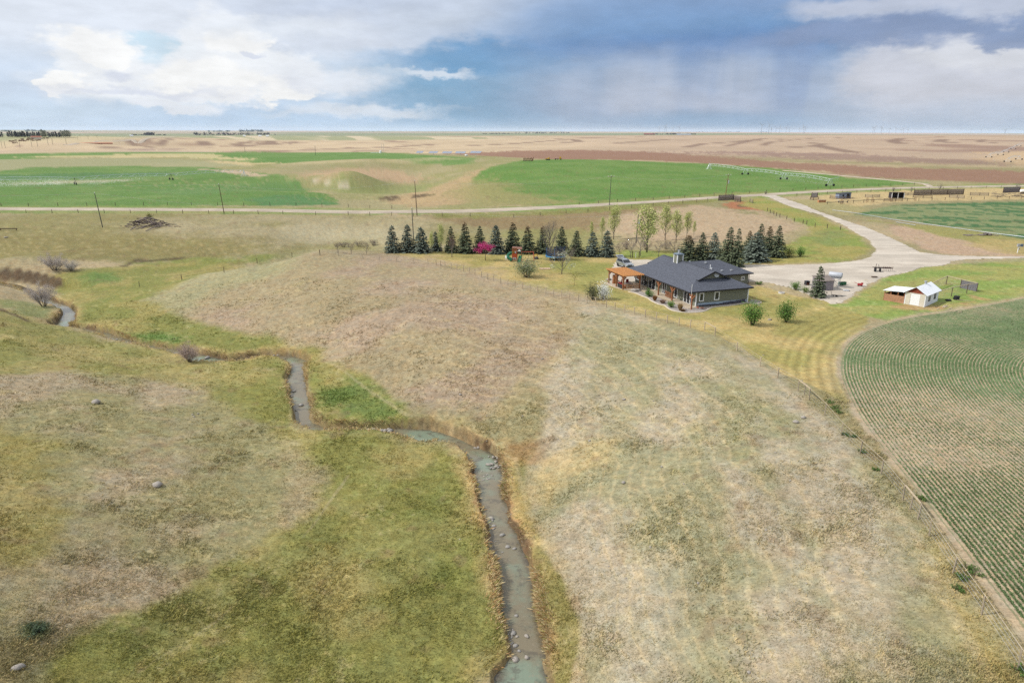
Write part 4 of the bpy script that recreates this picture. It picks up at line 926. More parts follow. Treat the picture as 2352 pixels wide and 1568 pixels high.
def plants():
    # --- the row of spruces between lawn and draw
    protos = []
    for i, (h, r, b, t) in enumerate([(5.6, 1.35, BLUE_N, None), (6.2, 1.5, GREEN_N, BROWNTOP), (5.2, 1.35, BLUE_N * 1.12, None), (6.3, 1.65, GREEN_N, None)]):
        protos.append((spruce_meshes(h, r, b, t, 100 + i), h, r))
    row = [(285, 378, 135, 120, 2, 'bluish', ''), (430, 375, 130, 125, 0, 'grey green', ''), (555, 378, 150, 140, 2, 'bluish', 'broad '), (690, 365, 190, 90, 0, 'thin grey green', ''), (835, 378, 145, 100, 3, 'dark green', ''),
           (965, 382, 108, 130, 1, 'brown topped', 'tall '), (1105, 382, 142, 115, 3, 'dark green', ''), (1255, 387, 135, 135, 0, 'grey green', ''), (1415, 380, 110, 140, 1, 'olive topped', 'tall '), (1555, 388, 140, 130, 1, 'brownish topped', ''),
           (1690, 388, 140, 110, 1, 'thin olive', ''), (1870, 388, 145, 120, 3, 'dark', ''), (2010, 408, 185, 125, 3, 'dark green', ''), (2160, 412, 195, 125, 2, 'bluish', ''), (2295, 417, 180, 125, 2, 'blue grey', '')]
    first = {}
    where = ['leftmost of the lawn row', 'second from left in the lawn row', 'third from left in the lawn row', 'fourth from left in the lawn row', 'behind the leafless red sapling', 'sixth from left in the lawn row', 'left of and behind the pink tree', 'right of and behind the pink tree', 'left of the climbing tower roof', 'right behind the climbing tower', 'behind the swing beam', 'behind the trampoline net', 'just right of the trampoline', 'second from the right in the lawn row', 'rightmost of the lawn row nearest the silver car']
    for i, (x, yb, yt, w, k, colr, sz) in enumerate(row):
        px = (1450 + x / 2.352) / 1.7415; py = (850 + yb / 2.352) / 1.7415; pt = (850 + yt / 2.352) / 1.7415
        p = G(px, py); D = p.y * math.cos(PITCH) + (27 - p.z) * math.sin(PITCH); hh = (py - pt) * D / F / .95; ww = w / 2.352 / 1.7415 * D / F
        (crown, trunk), h0, r0 = protos[k]
        lab = f'{sz}{colr} spruce tree, {where[i]}'
        if k not in first:
            first[k] = plant('spruce_tree', lab, 'tree', p, [('trunk', trunk), ('crown', crown)], i * 1.3, 'spruces in a row along the lawn', (ww / (2 * r0) * 1.32, ww / (2 * r0) * 1.32, hh / h0))
        else: dup(first[k], p, i * 1.3, lab, 'spruces in a row along the lawn', (ww / (2 * r0) * 1.32, ww / (2 * r0) * 1.32, hh / h0))
    # --- spruces behind the house
    bigs = [spruce_meshes(6.0, 2.0, b, t, 140 + i, 1.05) for i, (b, t) in enumerate([(GREEN_N * 1.05, None), (BLUE_N * 1.25, None), (GREEN_N * .9, BROWNTOP)])]
    cl = [(1040, 705, 435, 270, 2, 'wide dark spruce with a rusty top, left end of the group behind the house'), (1185, 700, 408, 170, 0, 'slim dark spruce behind the chimney, second from left behind the house'), (1310, 700, 408, 210, 1, 'blue grey spruce, third from left in the group behind the house'), (1465, 740, 358, 220, 0, 'tall dark spruce above the right end of the rear roof ridge'),
          (1550, 752, 370, 150, 0, 'dark narrow spruce, right end of the group behind the house'), (1675, 640, 388, 150, 2, 'small olive spruce at the left of the cluster beside the driveway'), (1745, 690, 405, 275, 1, 'round silvery blue spruce at the front of the driveway cluster'), (1790, 620, 318, 160, 0, 'tallest pointed spruce at the back of the driveway cluster'),
          (1880, 640, 345, 170, 2, 'rusty topped spruce right of the silvery one'), (1975, 650, 338, 175, 0, 'dark spruce, right end of the driveway cluster')]
    fb = {}
    for i, (x, yb, yt, w, k, lab) in enumerate(cl):
        px = (2350 + x / 2.613) / 1.7415; py = (780 + yb / 2.613) / 1.7415; pt = (780 + yt / 2.613) / 1.7415
        p = G(px, py); D = p.y * math.cos(PITCH) + (27 - p.z) * math.sin(PITCH); hh = (py - pt) * D / F / .95; ww = w / 2.613 / 1.7415 * D / F; s = (ww / 4.0 * 1.2, ww / 4.0 * 1.2, hh / 6.0)
        if k not in fb: fb[k] = plant('spruce_tree', lab, 'tree', p, [('trunk', bigs[k][1]), ('crown', bigs[k][0])], i * 1.1, 'spruces behind the house', s)
        else: dup(fb[k], p, i * 1.1, lab, 'spruces behind the house', s)
    p = G(1877, 682); m = spruce_meshes(5.3, 1.35, GREEN_N * 1.1, GREEN_N * 1.3, 171)
    plant('spruce_tree', 'single spruce standing beside the grey plywood shed and fuel tank', 'tree', p, [('trunk', m[1]), ('crown', m[0])])
    # --- poplars beyond the lawn row
    pp = [poplar(8, 200 + i, POP, 2300) for i in range(3)]; fp = {}
    for i, (x, yb, yt, z, s, lab) in enumerate([(150, 455, 232, 3, .9, 'thin young poplar left of the leafy one behind the last spruces'), (270, 470, 112, 3, 1.25, 'tall poplar behind the right end of the spruce row'), (620, 600, 110, 3, 1.7, 'broadest poplar, just right of the pole with the transformer'), (810, 480, 108, 3, 1.3, 'tall poplar left in the trio behind the house'), (925, 505, 165, 3, 1.3, 'middle poplar of the trio behind the house'), (1035, 450, 165, 3, 1.1, 'right poplar of the trio behind the house'), (1110, 430, 268, 3, .8, 'short sparse poplar sapling right of the poplar trio'),
                                      (-780, 390, 175, 2, .7, 'short poplar between the third and fourth spruces'), (-690, 380, 100, 2, .8, 'slender poplar behind the fourth spruce'), (40, 470, 270, 3, .7, 'small yellow green poplar behind the second last spruce')]):
        if z == 3: px = (2350 + x / 2.613) / 1.7415; py = (780 + yb / 2.613) / 1.7415; pt = (780 + yt / 2.613) / 1.7415
        else: px = (1450 + (x + 1430) / 2.352) / 1.7415; py = (850 + yb / 2.352) / 1.7415; pt = (850 + yt / 2.352) / 1.7415
        p = G(px, py); D = p.y * math.cos(PITCH) + (27 - p.z) * math.sin(PITCH); hh = (py - pt) * D / F / .95; k = i % 3
        sc = (hh / 8 * s * .72, hh / 8 * s * .72, hh / 8 * .80)
        if k not in fp: fp[k] = plant('poplar_tree', lab, 'tree', p, pp[k], i, 'poplars beyond the lawn', sc)
        else: dup(fp[k], p, i, lab, 'poplars beyond the lawn', sc)
    # --- garden trees
    P_ = np.array([[.52, .045, .20], [.60, .10, .30], [.42, .03, .15]])
    plant('crabapple_tree', 'small tree covered in magenta pink blossom on the lawn', 'tree', G(1115, 598), leafy(3.2, 1.6, P_, 2000, .18, 301, up=.35, trunk_h=.38, clump=.24))
    plant('willow_shrub', 'big rounded grey green shrub in front of the play tower', 'shrub', G(1210, 637), shrub(4.1, 4.9, np.array([[.22, .27, .14], [.30, .32, .2], [.16, .23, .09], [.34, .35, .26]]), 3200, .19, 303, 26))
    t = plant('blossom_tree', 'twiggy grey tree half covered in white blossom on the lawn', 'tree', G(1290, 629), bare(3.6, 2.5, (.16, .13, .105), 1200, 305, .55, .02, 14, .12, .8))
    g = np.random.default_rng(306); cc = np.array([[x, y, z] for x, y, z in [(.3, 0, 4.2), (.7, .1, 4.0), (-.6, 0, 3.9), (1.1, 0, 3.5), (1.3, .2, 2.9), (-1.6, 0, 3.1), (2.1, 0, 1.7), (1.9, .3, 1.4), (2.2, -.2, 2.0), (-1.6, -.3, 1.3), (-2.0, 0, 1.7), (.9, -.4, 2.4), (1.5, 0, 1.2), (.1, 0, 3.7), (.9, 0, 4.5)]])
    V, Fc, Cc = leaf_mesh(g, cc, 700, .24, .16, np.array([[.72, .72, .64], [.62, .64, .5], [.24, .30, .10]])); link(bpy.data.objects.new('blossom', np_mesh('blossom', V, Fc, LEAF, False, Cc)), t)
    plant('young_tree', 'small leaning tree with yellow green young leaves by the lawn fence', 'tree', G(1319, 656), leafy(2.0, .7, np.array([[.32, .32, .09], [.40, .38, .14]]), 160, .14, 307, n1=5, trunk_h=.45, clump=.14, trunk_r=.04))
    plant('bare_tree', 'tall leafless grey tree beside the trampoline', 'tree', G(1264, 598), bare(6.8, 1.7, (.17, .145, .12), 1500, 309, .7, .022, 14, .25, 1.2))
    plant('bare_tree', 'small leafless reddish sapling on the lawn before the spruce row', 'tree', G(1038, 591), bare(3.8, .8, (.20, .12, .09), 500, 311, .5, .02, 10, .3, 1.4))
    for i, (px, py, h, lab) in enumerate([(842, 584, 2.0, 'leafless fruit tree at the left end of the spruce row, nearest the first spruce'), (807, 583, 1.9, 'leafless fruit tree, second left of the first spruce'), (776, 581, 1.8, 'leafless fruit tree farthest left on the ridge'), (1448, 592, 3.4, 'leafless forked tree behind the silver car'), (1471, 588, 3.6, 'leafless tree beside the wooden garden arbour'), (1548, 594, 3.3, 'half leafed tree left of the spruces behind the house'), (1512, 590, 2.8, 'thin leafless sapling between arbour and spruces'), (1423, 591, 2.7, 'thin leafless tree behind the tailgate of the car')]):
        plant('bare_tree', lab, 'tree', G(px, py), bare(h, h * .45, (.17, .13, .11), 420, 320 + i, .45, .02, 8, .25, .8), 0, 'leafless garden trees')
    # thickets
    for i, (px, py, w, h, lab) in enumerate([(790, 568, 3.2, 1.8, 'low leafless mauve thicket on the ridge left of the spruces'), (825, 566, 3.4, 1.9, 'leafless thicket between ridge and first spruce'), (858, 564, 3.2, 2.0, 'leafless thicket behind the first spruce'), (1440, 572, 4.5, 2.6, 'leafless brown thicket left of the transformer pole'), (1485, 574, 4.5, 2.6, 'leafless brown thicket under the broad poplar'), (1530, 572, 4.2, 2.4, 'leafless thicket under the poplar trio'), (1400, 566, 3.8, 2.2, 'leafless thicket behind the last spruces')]):
        plant('bare_shrub', lab, 'shrub', G(px, py), shrub(h, w, None, 700, .55, 340 + i, 16, (.19, .15, .125)), 0, 'leafless thickets behind the garden')
    for i, (px, py, h, w, lab, cols, n) in enumerate([(1728, 747, 3.7, 2.4, 'upright light green bush on the lawn before the house end', LIME * .95, 2600), (1805, 740, 3.4, 2.0, 'narrow upright dark green bush on the lawn, right of the paler one', LIME * .75, 2400), (1827, 666, 1.7, 2.2, 'rounded bright green bush at the gravel edge', LIME, 1000), (1849, 672, 1.2, 1.4, 'small bush left of the single spruce', LIME * np.array([1.25, 1, 1]), 500),
                                                     (1811, 591, 2.5, 3.2, 'loose yellow green bush right of the driveway spruces', np.array([[.17, .18, .05], [.13, .15, .045]]), 1000), (1838, 589, 2.3, 1.8, 'bright green small tree right of the driveway spruces', LIME * 1.1, 1000), (1492, 681, 1.4, 1.7, 'dark green spiky shrub in the stone bed beside the porch', LIME * np.array([.75, .85, .8]), 900), (1542, 706, 1.15, 1.2, 'green spiky shrub near the front porch corner', LIME * np.array([1, .95, .8]), 600),
                                                     (1362, 688, 3.1, 2.6, 'grey green twiggy bush by the fence left of the white blossoming one', np.array([[.11, .125, .06], [.09, .11, .05], [.15, .14, .09]]), 1300), (1385, 688, 3.0, 2.1, 'upright bush covered in white blossom beside the pergola', np.array([[.72, .73, .68], [.62, .64, .56], [.78, .78, .74]]), 1700), (345, 503, 2.2, 2.0, 'yellow green bush growing on top of the brush pile', np.array([[.14, .16, .035], [.2, .2, .05]]), 700), (1744, 654, .7, 1.6, 'low dark green planting at the rear house corner', LIME * .7, 300)]):
        plant('garden_bush', lab, 'bush', G(px, py), shrub(h, w, cols, n, .17 if h > 2 else .13, 360 + i, 18 if h > 2 else 12))
    for i, (px, py, h, w, lab, c) in enumerate([(1504, 691, .95, .8, 'rust coloured tuft of ornamental grass in the stone bed', (.26, .13, .05)), (1522, 697, .7, 1.3, 'pinkish dry shrub in the stone bed', (.30, .20, .15)), (1562, 713, 1.3, .9, 'tall straw coloured ornamental grass by the porch corner post', (.42, .30, .15)), (1568, 716, .5, 1.1, 'low brown dry plant at the tip of the stone bed', (.20, .13, .07))]):
        g = np.random.default_rng(380 + i); n = 420; a = g.random(n) * 6.283; rr = np.sqrt(g.random(n)) * .14; d = np.c_[np.cos(a) * w * .45 * g.random(n), np.sin(a) * w * .45 * g.random(n), h * g.uniform(.6, 1, n)]
        V, Fc, Cc = cards(np.c_[np.cos(a) * rr, np.sin(a) * rr, np.zeros(n)], d, np.full(n, .05), np.array(c)[None] * g.uniform(.7, 1.25, (n, 1)))
        tag(link(bpy.data.objects.new('ornamental_grass', np_mesh('ornamental_grass', V, Fc, BLADE, False, Cc))), lab, 'plant').location = G(px, py)
    # --- creek shrubs
    for i, (px, py, h, w, c, n, lab) in enumerate([(128, 629, 4.6, 5.8, (.46, .41, .37), 6500, 'leafless grey shrub below the brown cut bank'), (165, 630, 2.8, 3.8, (.45, .41, .37), 2400, 'smaller leafless shrub right of the one below the cut bank'), (101, 704, 5.2, 5.4, (.46, .405, .37), 7000, 'large leafless grey shrub standing over the creek at the left'), (436, 832, 3.1, 3.3, (.40, .31, .27), 3000, 'leafless reddish shrub on the creek bank near the small pool')]):
        plant('bare_shrub', lab, 'shrub', G(px, py), shrub(h, w, None, n, .6, 400 + i, 26, c, .9), 0, 'leafless shrubs along the creek')
    plant('weed_clump', 'dark grey green weed clump in the lower left grass', 'plant', G(84, 1452), shrub(.4, 1.6, np.array([[.11, .15, .09], [.09, .13, .075]]), 900, .10, 420, 16))
    # fresh weeds along the field fence
    for i, (px, py, s) in enumerate([(1903, 926, .5), (1918, 938, .6), (1926, 948, .5), (1941, 1000, .4), (1961, 1005, .4), (1978, 1038, .45), (2010, 1080, .3), (2222, 1303, .55), (2238, 1318, .5), (2210, 1330, .45), (2200, 1356, .45), (2345, 1545, .5), (2115, 1148, .5)]):
        plant('weed_clump', 'fresh green weed clump beside the field fence', 'plant', G(px, py), shrub(.35 * s / .5, 1.1 * s / .5, np.array([[.10, .17, .045], [.13, .20, .06]]), 260, .10, 430 + i, 8), 0, 'green weeds along the field fence')
plants()

# ------------------------------------------------------------------ grasses (nobody could count them)
def scatter(n, py0, py1, px0=-60, px1=2412):
    px = RNG.uniform(px0, px1, n); py = RNG.uniform(py0, py1, n)
    d = _fw[None] + _rt[None] * ((px - 1176) / F)[:, None] + _up[None] * ((784 - py) / F)[:, None]
    t = (CAMZ + 3.5) / -d[:, 2]; X, Y = d[:, 0] * t, d[:, 1] * t
    for _ in range(4):
        z = H0(X, Y); t = (CAMZ - z) / -d[:, 2]; X, Y = d[:, 0] * t, d[:, 1] * t
    return X, Y
def grasses():
    # prairie tufts, thicker on the nearer slopes
    X, Y = scatter(175000, 640, 1640, -300, 2600); col, crop, Df = land_cover(X, Y); D, W, S = creek_d(X, Y)
    lawnless = (np.hypot(X, Y) < 150) & (crop < .3) & (D > W + .5)
    hgt = H0(X, Y); lawnless &= ~((hgt > -.35) & (Y > 70) & (Df < 0))
    lawnless &= RNG.random(len(X)) < smooth(.30, .62, fbm(X, Y, 5.0, 3, 301)) * .8 + .2
    X, Y, col = X[lawnless], Y[lawnless], col[lawnless]; Z = H(X, Y); n = len(X)
    parts = []; r = np.hypot(X, Y); s = (.08 + .12 * fbm(X, Y, 3, 3, 303) ** 2 * 2) * (.8 + r / 160)
    wind = np.array([.5, .25, 0])
    for k in range(3):
        d = RNG.normal(size=(n, 3)) * .45; d[:, 2] = RNG.uniform(.35, 1.0, n); d += wind * RNG.random((n, 1)); d *= s[:, None]
        tint = np.where(RNG.random((n, 1)) < .5, np.array([[1.22, 1.14, .98]]), np.array([[.80, .84, .72]])) * RNG.uniform(1.0, 1.3, (n, 1))
        off = RNG.normal(size=(n, 2)) * .10; parts.append(cards(np.c_[X + off[:, 0], Y + off[:, 1], Z - .01], d, s * .30, col * tint))
    V, Fc, Cc = join(parts); tag(link(bpy.data.objects.new('prairie_grass', np_mesh('prairie_grass', V, Fc, BLADE, False, np.clip(Cc, .005, .8)))), kind='stuff')
    # straw grass leaning over the creek lips
    n = 46000; k = RNG.integers(8, len(CP) - 1, n); t = RNG.random(n)[:, None]; p = CP[k - 1] * (1 - t) + CP[k] * t; T = CP[k] - CP[k - 1]; T /= np.linalg.norm(T, axis=1)[:, None] + 1e-9; N = np.c_[-T[:, 1], T[:, 0]]
    sd = np.where(RNG.random(n) < .5, 1., -1.)[:, None]; off = np.maximum(CW[k], .45)[:, None] + .15 + RNG.gamma(1.3, .30, (n, 1)); q = p + N * sd * off; X, Y = q[:, 0], q[:, 1]
    D, W, S = creek_d(X, Y); wob = (fbm(X, Y, 2.2, 3, 21) - .5) * 0.9 + (fbm(X, Y, 0.6, 2, 22) - .5) * 0.3; dd = D - np.maximum(W, .45) - wob * np.minimum(W, 1.0)
    ok = (dd > .22) & (dd < 3.0) & (RNG.random(n) < smooth(2.2, .3, dd) * (.04 + 1.2 * smooth(.45, .7, fbm(X, Y, 5, 3, 311))) * np.where(Y < 64, 1.6, .35)); X, Y, N, sd, dd = X[ok], Y[ok], N[ok], sd[ok], dd[ok]; n = len(X); Z = H(X, Y)
    s = RNG.uniform(.14, .36, n) * smooth(3.4, .4, dd) + .08; lean = -N * sd * smooth(1.6, .2, dd)[:, None] * .9
    pal = np.array([A(236, 212, 160), A(228, 196, 142), A(210, 166, 116), A(240, 222, 174), A(190, 186, 112)]); parts = []
    for j in range(3):
        d = np.c_[lean + RNG.normal(size=(n, 2)) * .35, RNG.uniform(.35, 1.0, n) - smooth(.7, .2, dd) * .5] * s[:, None]
        off = RNG.normal(size=(n, 2)) * .08; parts.append(cards(np.c_[X + off[:, 0], Y + off[:, 1], Z - .02], d, s * .16, pal[RNG.integers(0, 5, n)] * RNG.uniform(.75, 1.15, (n, 1))))
    V, Fc, Cc = join(parts); tag(link(bpy.data.objects.new('bank_grass', np_mesh('bank_grass', V, Fc, BLADE, False, Cc))), kind='stuff')
    # nettles and fresh grass on the creek flats
    X, Y = scatter(60000, 600, 1600, -20, 1360); col, crop, Df = land_cover(X, Y); D, W, S = creek_d(X, Y); lush = smooth(1.18, 1.75, col[:, 1] / col[:, 0] * (.9 + .5 * fbm(X, Y, 3, 3, 321)))
    ok = (RNG.random(len(X)) < lush) & (D > W + .6) & (np.hypot(X, Y) < 170); X, Y, col = X[ok], Y[ok], col[ok]; Z = H(X, Y); n = len(X); s = RNG.uniform(.12, .34, n); parts = []
    for j in range(3):
        d = RNG.normal(size=(n, 3)) * .6; d[:, 2] = RNG.uniform(.2, .9, n); d *= s[:, None]; off = RNG.normal(size=(n, 2)) * .12
        parts.append(cards(np.c_[X + off[:, 0], Y + off[:, 1], Z], d, s * .45, col * RNG.uniform(.95, 1.55, (n, 1))))
    V, Fc, Cc = join(parts); tag(link(bpy.data.objects.new('fresh_grass', np_mesh('fresh_grass', V, Fc, LEAF, False, Cc))), kind='stuff')
    # young crop in rows
    X, Y = scatter(185000, 690, 1640, 1900, 2700); sg = seg_dist(X, Y, FE); dd = sg[0] * sg[2]
    A0 = FE[:-1]; e = 0.02
    gx = seg_dist(X + e, Y, FE); gy = seg_dist(X, Y + e, FE); nx = (gx[0] * gx[2] - dd) / e; ny = (gy[0] * gy[2] - dd) / e
    tgt = np.round(dd / .36 - .5) * .36 + .18; X = X + nx * (tgt - dd) + RNG.normal(size=len(X)) * .05; Y = Y + ny * (tgt - dd) + RNG.normal(size=len(X)) * .05
    ok = (dd > .8) & (RNG.random(len(X)) < smooth(.30, .62, fbm(X, Y, 16, 4, 331)) * .85 + .12); X, Y = X[ok], Y[ok]; n = len(X); Z = H(X, Y); parts = []; s = RNG.uniform(.07, .13, n)
    for j in range(3):
        d = RNG.normal(size=(n, 3)) * .5; d[:, 2] = RNG.uniform(.4, .9, n); d *= s[:, None]
        parts.append(cards(np.c_[X, Y, Z - .01], d, s * .5, np.array([[.14, .205, .088]]) * RNG.uniform(.7, 1.4, (n, 1))))
    V, Fc, Cc = join(parts); tag(link(bpy.data.objects.new('crop_plants', np_mesh('crop_plants', V, Fc, LEAF, False, Cc))), kind='stuff')
grasses()

# ------------------------------------------------------------------ the ranch house
SIDING = mat('siding', A(136, 138, 122), .8, .06, 2.0, .25, stretch=(1, 1, 9)); SHING = mat('shingles', A(92, 96, 107), .8, .28, 3.5, .5); FASC = mat('fascia', A(52, 50, 54), .6, .1)
WHITE = mat('white_paint', (.78, .79, .79), .5, .05); GLASS = mat('window_glass', (.025, .03, .035), .08, .1, 1, spec=.6); CEDAR = mat('cedar', A(168, 112, 76), .8, .22, 3, .2, stretch=(1, 1, 1)); CEDARL = mat('cedar_light', A(206, 146, 90), .8, .2, 3)
DARKM = mat('dark_metal', (.03, .03, .035), .5, .1); GREYM = mat('galvanised', (.45, .47, .50), .45, .1, 4, metal=.5); CONC = mat('concrete', A(206, 190, 166), .9, .10, 1.2); STONEB = mat('bed_stones', A(178, 168, 160), .95, .35, 7, .6); WOODG = mat('weathered_wood', A(150, 138, 130), .95, .22, 3, .3); WOODD = mat('dark_wood', A(106, 88, 76), .95, .25, 3, .3)
RUST = mat('rusty_steel', A(112, 66, 52), .85, .35, 5); RED = mat('red_paint', A(190, 50, 56), .5, .1); BLACK = mat('black_rubber_and_opening_shade', (.018, .018, .02), .8, .2); ROCKM = mat('field_stone', A(178, 170, 160), .95, .22, 4, .4); ROCKD = mat('wet_stone', A(170, 166, 160), .6, .28, 4, .4); PALEW = mat('pale_wood', A(204, 186, 158), .9, .18, 3)
PLY = mat('grey_plywood', A(158, 150, 154), .9, .12, 1.5, .1); BLUEP = mat('blue_plastic', A(48, 120, 190), .4, .05); GREENP = mat('green_plastic', A(40, 112, 84), .4, .06); YEL = mat('yellow_paint', A(226, 180, 50), .5, .12); CLOTHR = mat('red_cushion', A(160, 40, 44), .9, .1); SILV = mat('silver_paint', (.36, .38, .41), .28, .03, metal=.55, coat=.5); WHM = mat('white_metal_roof', (.80, .82, .84), .4, .05, 1.5, .1, metal=.1); CREAM = mat('cream_wall', A(236, 228, 210), .8, .08, 1.5)
HO = np.array([28.1, 105.6]); HRZ = R(19)
def hw(x, y, z=0.0):
    c, s = math.cos(HRZ), math.sin(HRZ); return Vector((HO[0] + c * x - s * y, HO[1] + s * x + c * y, z))
def hl(p):
    c, s = math.cos(HRZ), math.sin(HRZ); dx, dy = p[0] - HO[0], p[1] - HO[1]; return (c * dx + s * dy, -s * dx + c * dy)
def z1(zx, zy): return 1349.4 + zx * .1953, 545.5 + zy * .1953
def onx(zx, zy, x):                             # picture place in the close view -> (y, z) on the local plane x
    d = ray(*z1(zx, zy)); c, s = math.cos(HRZ), math.sin(HRZ); t = (x + c * HO[0] + s * HO[1]) / (c * d[0] + s * d[1]); p = np.array([0, 0, CAMZ]) + d * t; return hl(p)[1], p[2]
def gl(zx, zy, z=0.0): return hl(at(*z1(zx, zy), z))
def opening(host, axis, u0, u1, z0, z1_, plane, kind='window', mullions=1, out=-1, fr=.10):
    """framed glazing on plane x=plane (axis 'x') or y=plane (axis 'y'); out = side it faces"""
    f, g, bars = MB(), MB(), MB(); dpt = .06
    def B(mb, a0, a1, b0, b1, o0, o1):
        c = ((a0 + a1) / 2, (o0 + o1) / 2); s = (abs(a1 - a0), abs(o1 - o0))
        if axis == 'x': mb.box((c[1], c[0], (b0 + b1) / 2), (s[1], s[0], b1 - b0))
        else: mb.box((c[0], c[1], (b0 + b1) / 2), (s[0], s[1], b1 - b0))
    p0, p1 = plane + out * .004, plane + out * dpt
    B(f, u0, u0 + fr, z0, z1_, p0, p1); B(f, u1 - fr, u1, z0, z1_, p0, p1); B(f, u0 + fr, u1 - fr, z1_ - fr, z1_, p0, p1); B(f, u0 + fr, u1 - fr, z0, z0 + fr, p0, p1)
    for i in range(1, mullions + 1):
        m = u0 + (u1 - u0) * i / (mullions + 1); B(f, m - .05, m + .05, z0 + fr, z1_ - fr, p0, p1)
    B(g, u0 + fr, u1 - fr, z0 + fr, z1_ - fr, plane + out * .006, plane + out * .03)
    fo = f.build(kind, WHITE, host); g.build('pane', GLASS, fo)
    if 'door' in kind:
        h = MB(); m = (u0 + u1) / 2 + .12; B(h, m - .02, m + .1, z0 + .98, z0 + 1.02, plane + out * .065, plane + out * .10); h.build('handle', DARKM, fo)
    return fo
def house():
    H_ = thing('ranch_house', 'long single storey olive green house with dark shingle roof and cedar porch', 'house', (HO[0], HO[1], 0), HRZ)
    ez, pt = 2.72, .416; P = lambda x, y, z: (x, y, z); zl = lambda x: ez + pt * x
    def roof(name, polys):
        b = MB()
        for q in polys: b.slab(q, .10)
        return b.build(name, SHING, H_)
    L = [P(0, 0, ez), P(3.05, 3.05, zl(3.05)), P(3.05, 2.4, zl(3.05)), P(6.1, 2.4, zl(6.1)), P(6.1, 18.6, zl(6.1)), P(3.05, 18.6, zl(3.05)), P(3.05, 17.95, zl(3.05)), P(0, 21, ez)][::-1]
    Rr = [(12.2 - x, y, z) for x, y, z in L][::-1]
    sk = [P(0, 0, ez), P(12.2, 0, ez), P(9.15, 3.05, zl(3.05)), P(3.05, 3.05, zl(3.05))]; sk2 = [(x, 21 - y, z) for x, y, z in sk][::-1]
    mr = roof('roof', [L, Rr, sk, sk2])
    wz = lambda d: ez + pt * d
    wr = roof('wing_roof', [[P(12.2, 9.8, ez), P(19.7, 9.8, ez), P(15.2, 14.3, wz(4.5)), P(7.7, 14.3, wz(4.5))], [P(19.7, 18.8, ez), P(12.2, 18.8, ez), P(7.7, 14.3, wz(4.5)), P(15.2, 14.3, wz(4.5))], [P(19.7, 9.8, ez), P(19.7, 18.8, ez), P(15.2, 14.3, wz(4.5))]])
    f = MB()
    for a, b in [((0, 0), (0, 21)), ((0, 0), (12.2, 0)), ((12.2, 0), (12.2, 9.8)), ((12.2, 9.8), (19.7, 9.8)), ((19.7, 9.8), (19.7, 18.8)), ((0, 21), (12.2, 21)), ((19.7, 18.8), (12.2, 18.8))]:
        f.beam((a[0], a[1], ez - .10), (b[0], b[1], ez - .10), .05, .20)
    for s in (0, 1):                              # rake boards of the gable ends
        y = (2.36, 18.64)[s]; f.beam((3.0, y, zl(3.0) - .12), (6.1, y, zl(6.1) - .12), .05, .2); f.beam((9.2, y, zl(3.0) - .12), (6.1, y, zl(6.1) - .12), .05, .2)
    f.build('fascia', FASC, H_)
    w = MB(); th = .15
    w.box((1.7 + th / 2, 10.5, 1.2), (th, 19.8, 2.9)); w.box((6.65, .6 + th / 2, 1.2), (9.6, th, 2.9)); w.box((11.6 - th / 2, 5.6, 1.2), (th, 9.7, 2.9)); w.box((6.65, 20.4 - th / 2, 1.2), (9.6, th, 2.9))
    w.box((15.6, 10.4 + th / 2, 1.2), (7.0, th, 2.9)); w.box((19.1 - th / 2, 14.35, 1.2), (th, 7.6, 2.9)); w.box((15.6, 18.3 - th / 2, 1.2), (7.0, th, 2.9))
    w.build('wall', SIDING, H_)
    for y, s in ((2.98, 1), (18.02, -1)):
        g = MB(); g.prism([(3.2, y, zl(3.05) - .15), (9.0, y, zl(3.05) - .15), (6.1, y, zl(6.1) - .2)], (0, .12 * s, 0)); g.build('gable', SIDING, H_)
    so = MB(); so.box((.9, 10.5, ez - .24), (1.56, 20.6, .03)); so.box((6.9, .34, ez - .24), (10.3, .48, .03)); so.build('soffit', FASC, H_)
    for x, y in ((1.7, .595), (11.6, .595), (1.7, 20.4)): t = MB(); t.box((x, y, 1.15), (.16, .16, 2.8)); t.build('corner_trim', WHITE, H_)
    # glazing on the porch wall, read off the picture
    def px_open(za, zb, kind, mull, h0=None, h1=None, plane=1.7):
        ya, _ = onx(za[0], za[1], plane); yb, _ = onx(zb[0], zb[1], plane); lo, hi = min(ya, yb), max(ya, yb)
        opening(H_, 'x', lo, hi, h0 if h0 is not None else .06, h1 or 2.12, plane, kind, mull)
    px_open((1130, 720), (1207, 740), 'glass_door', 1); px_open((1020, 670), (1058, 680), 'window', 0, .25); px_open((880, 610), (928, 620), 'glass_door', 1); px_open((715, 560), (802, 570), 'sliding_door', 1); px_open((632, 530), (697, 540), 'glass_door', 1)
    px_open((548, 500), (566, 500), 'window', 0, .7); px_open((575, 505), (604, 510), 'window', 0, .7)
    opening(H_, 'y', 2.25, 3.1, .9, 2.3, .6, 'window', 0, fr=.13); opening(H_, 'y', 5.1, 6.05, .9, 2.3, .6, 'window', 0, fr=.13); wo = opening(H_, 'y', 17.5, 18.25, 1.35, 2.1, 10.4, 'window', 1)
    # bare insulation and waterproofing along the foot of the end wall
    fp = MB(); fp.box((6.7, .575, .42), (9.4, .03, .42)); fp.build('insulation_panel', mat('pale_blue_foam', A(176, 194, 212), .8, .05), H_)
    fd = MB(); rn = random.Random(5)
    for i in range(15):
        x = 1.9 + i * .62; hh = .10 + .45 * max(0, (i - 6) / 9) + rn.uniform(-.03, .05); fd.box((x + .31, .555, .12 + hh / 2), (.60, .02, hh + .1))
    fd.build('foundation_membrane', mat('membrane', A(84, 82, 94), .7, .2, 3), H_)
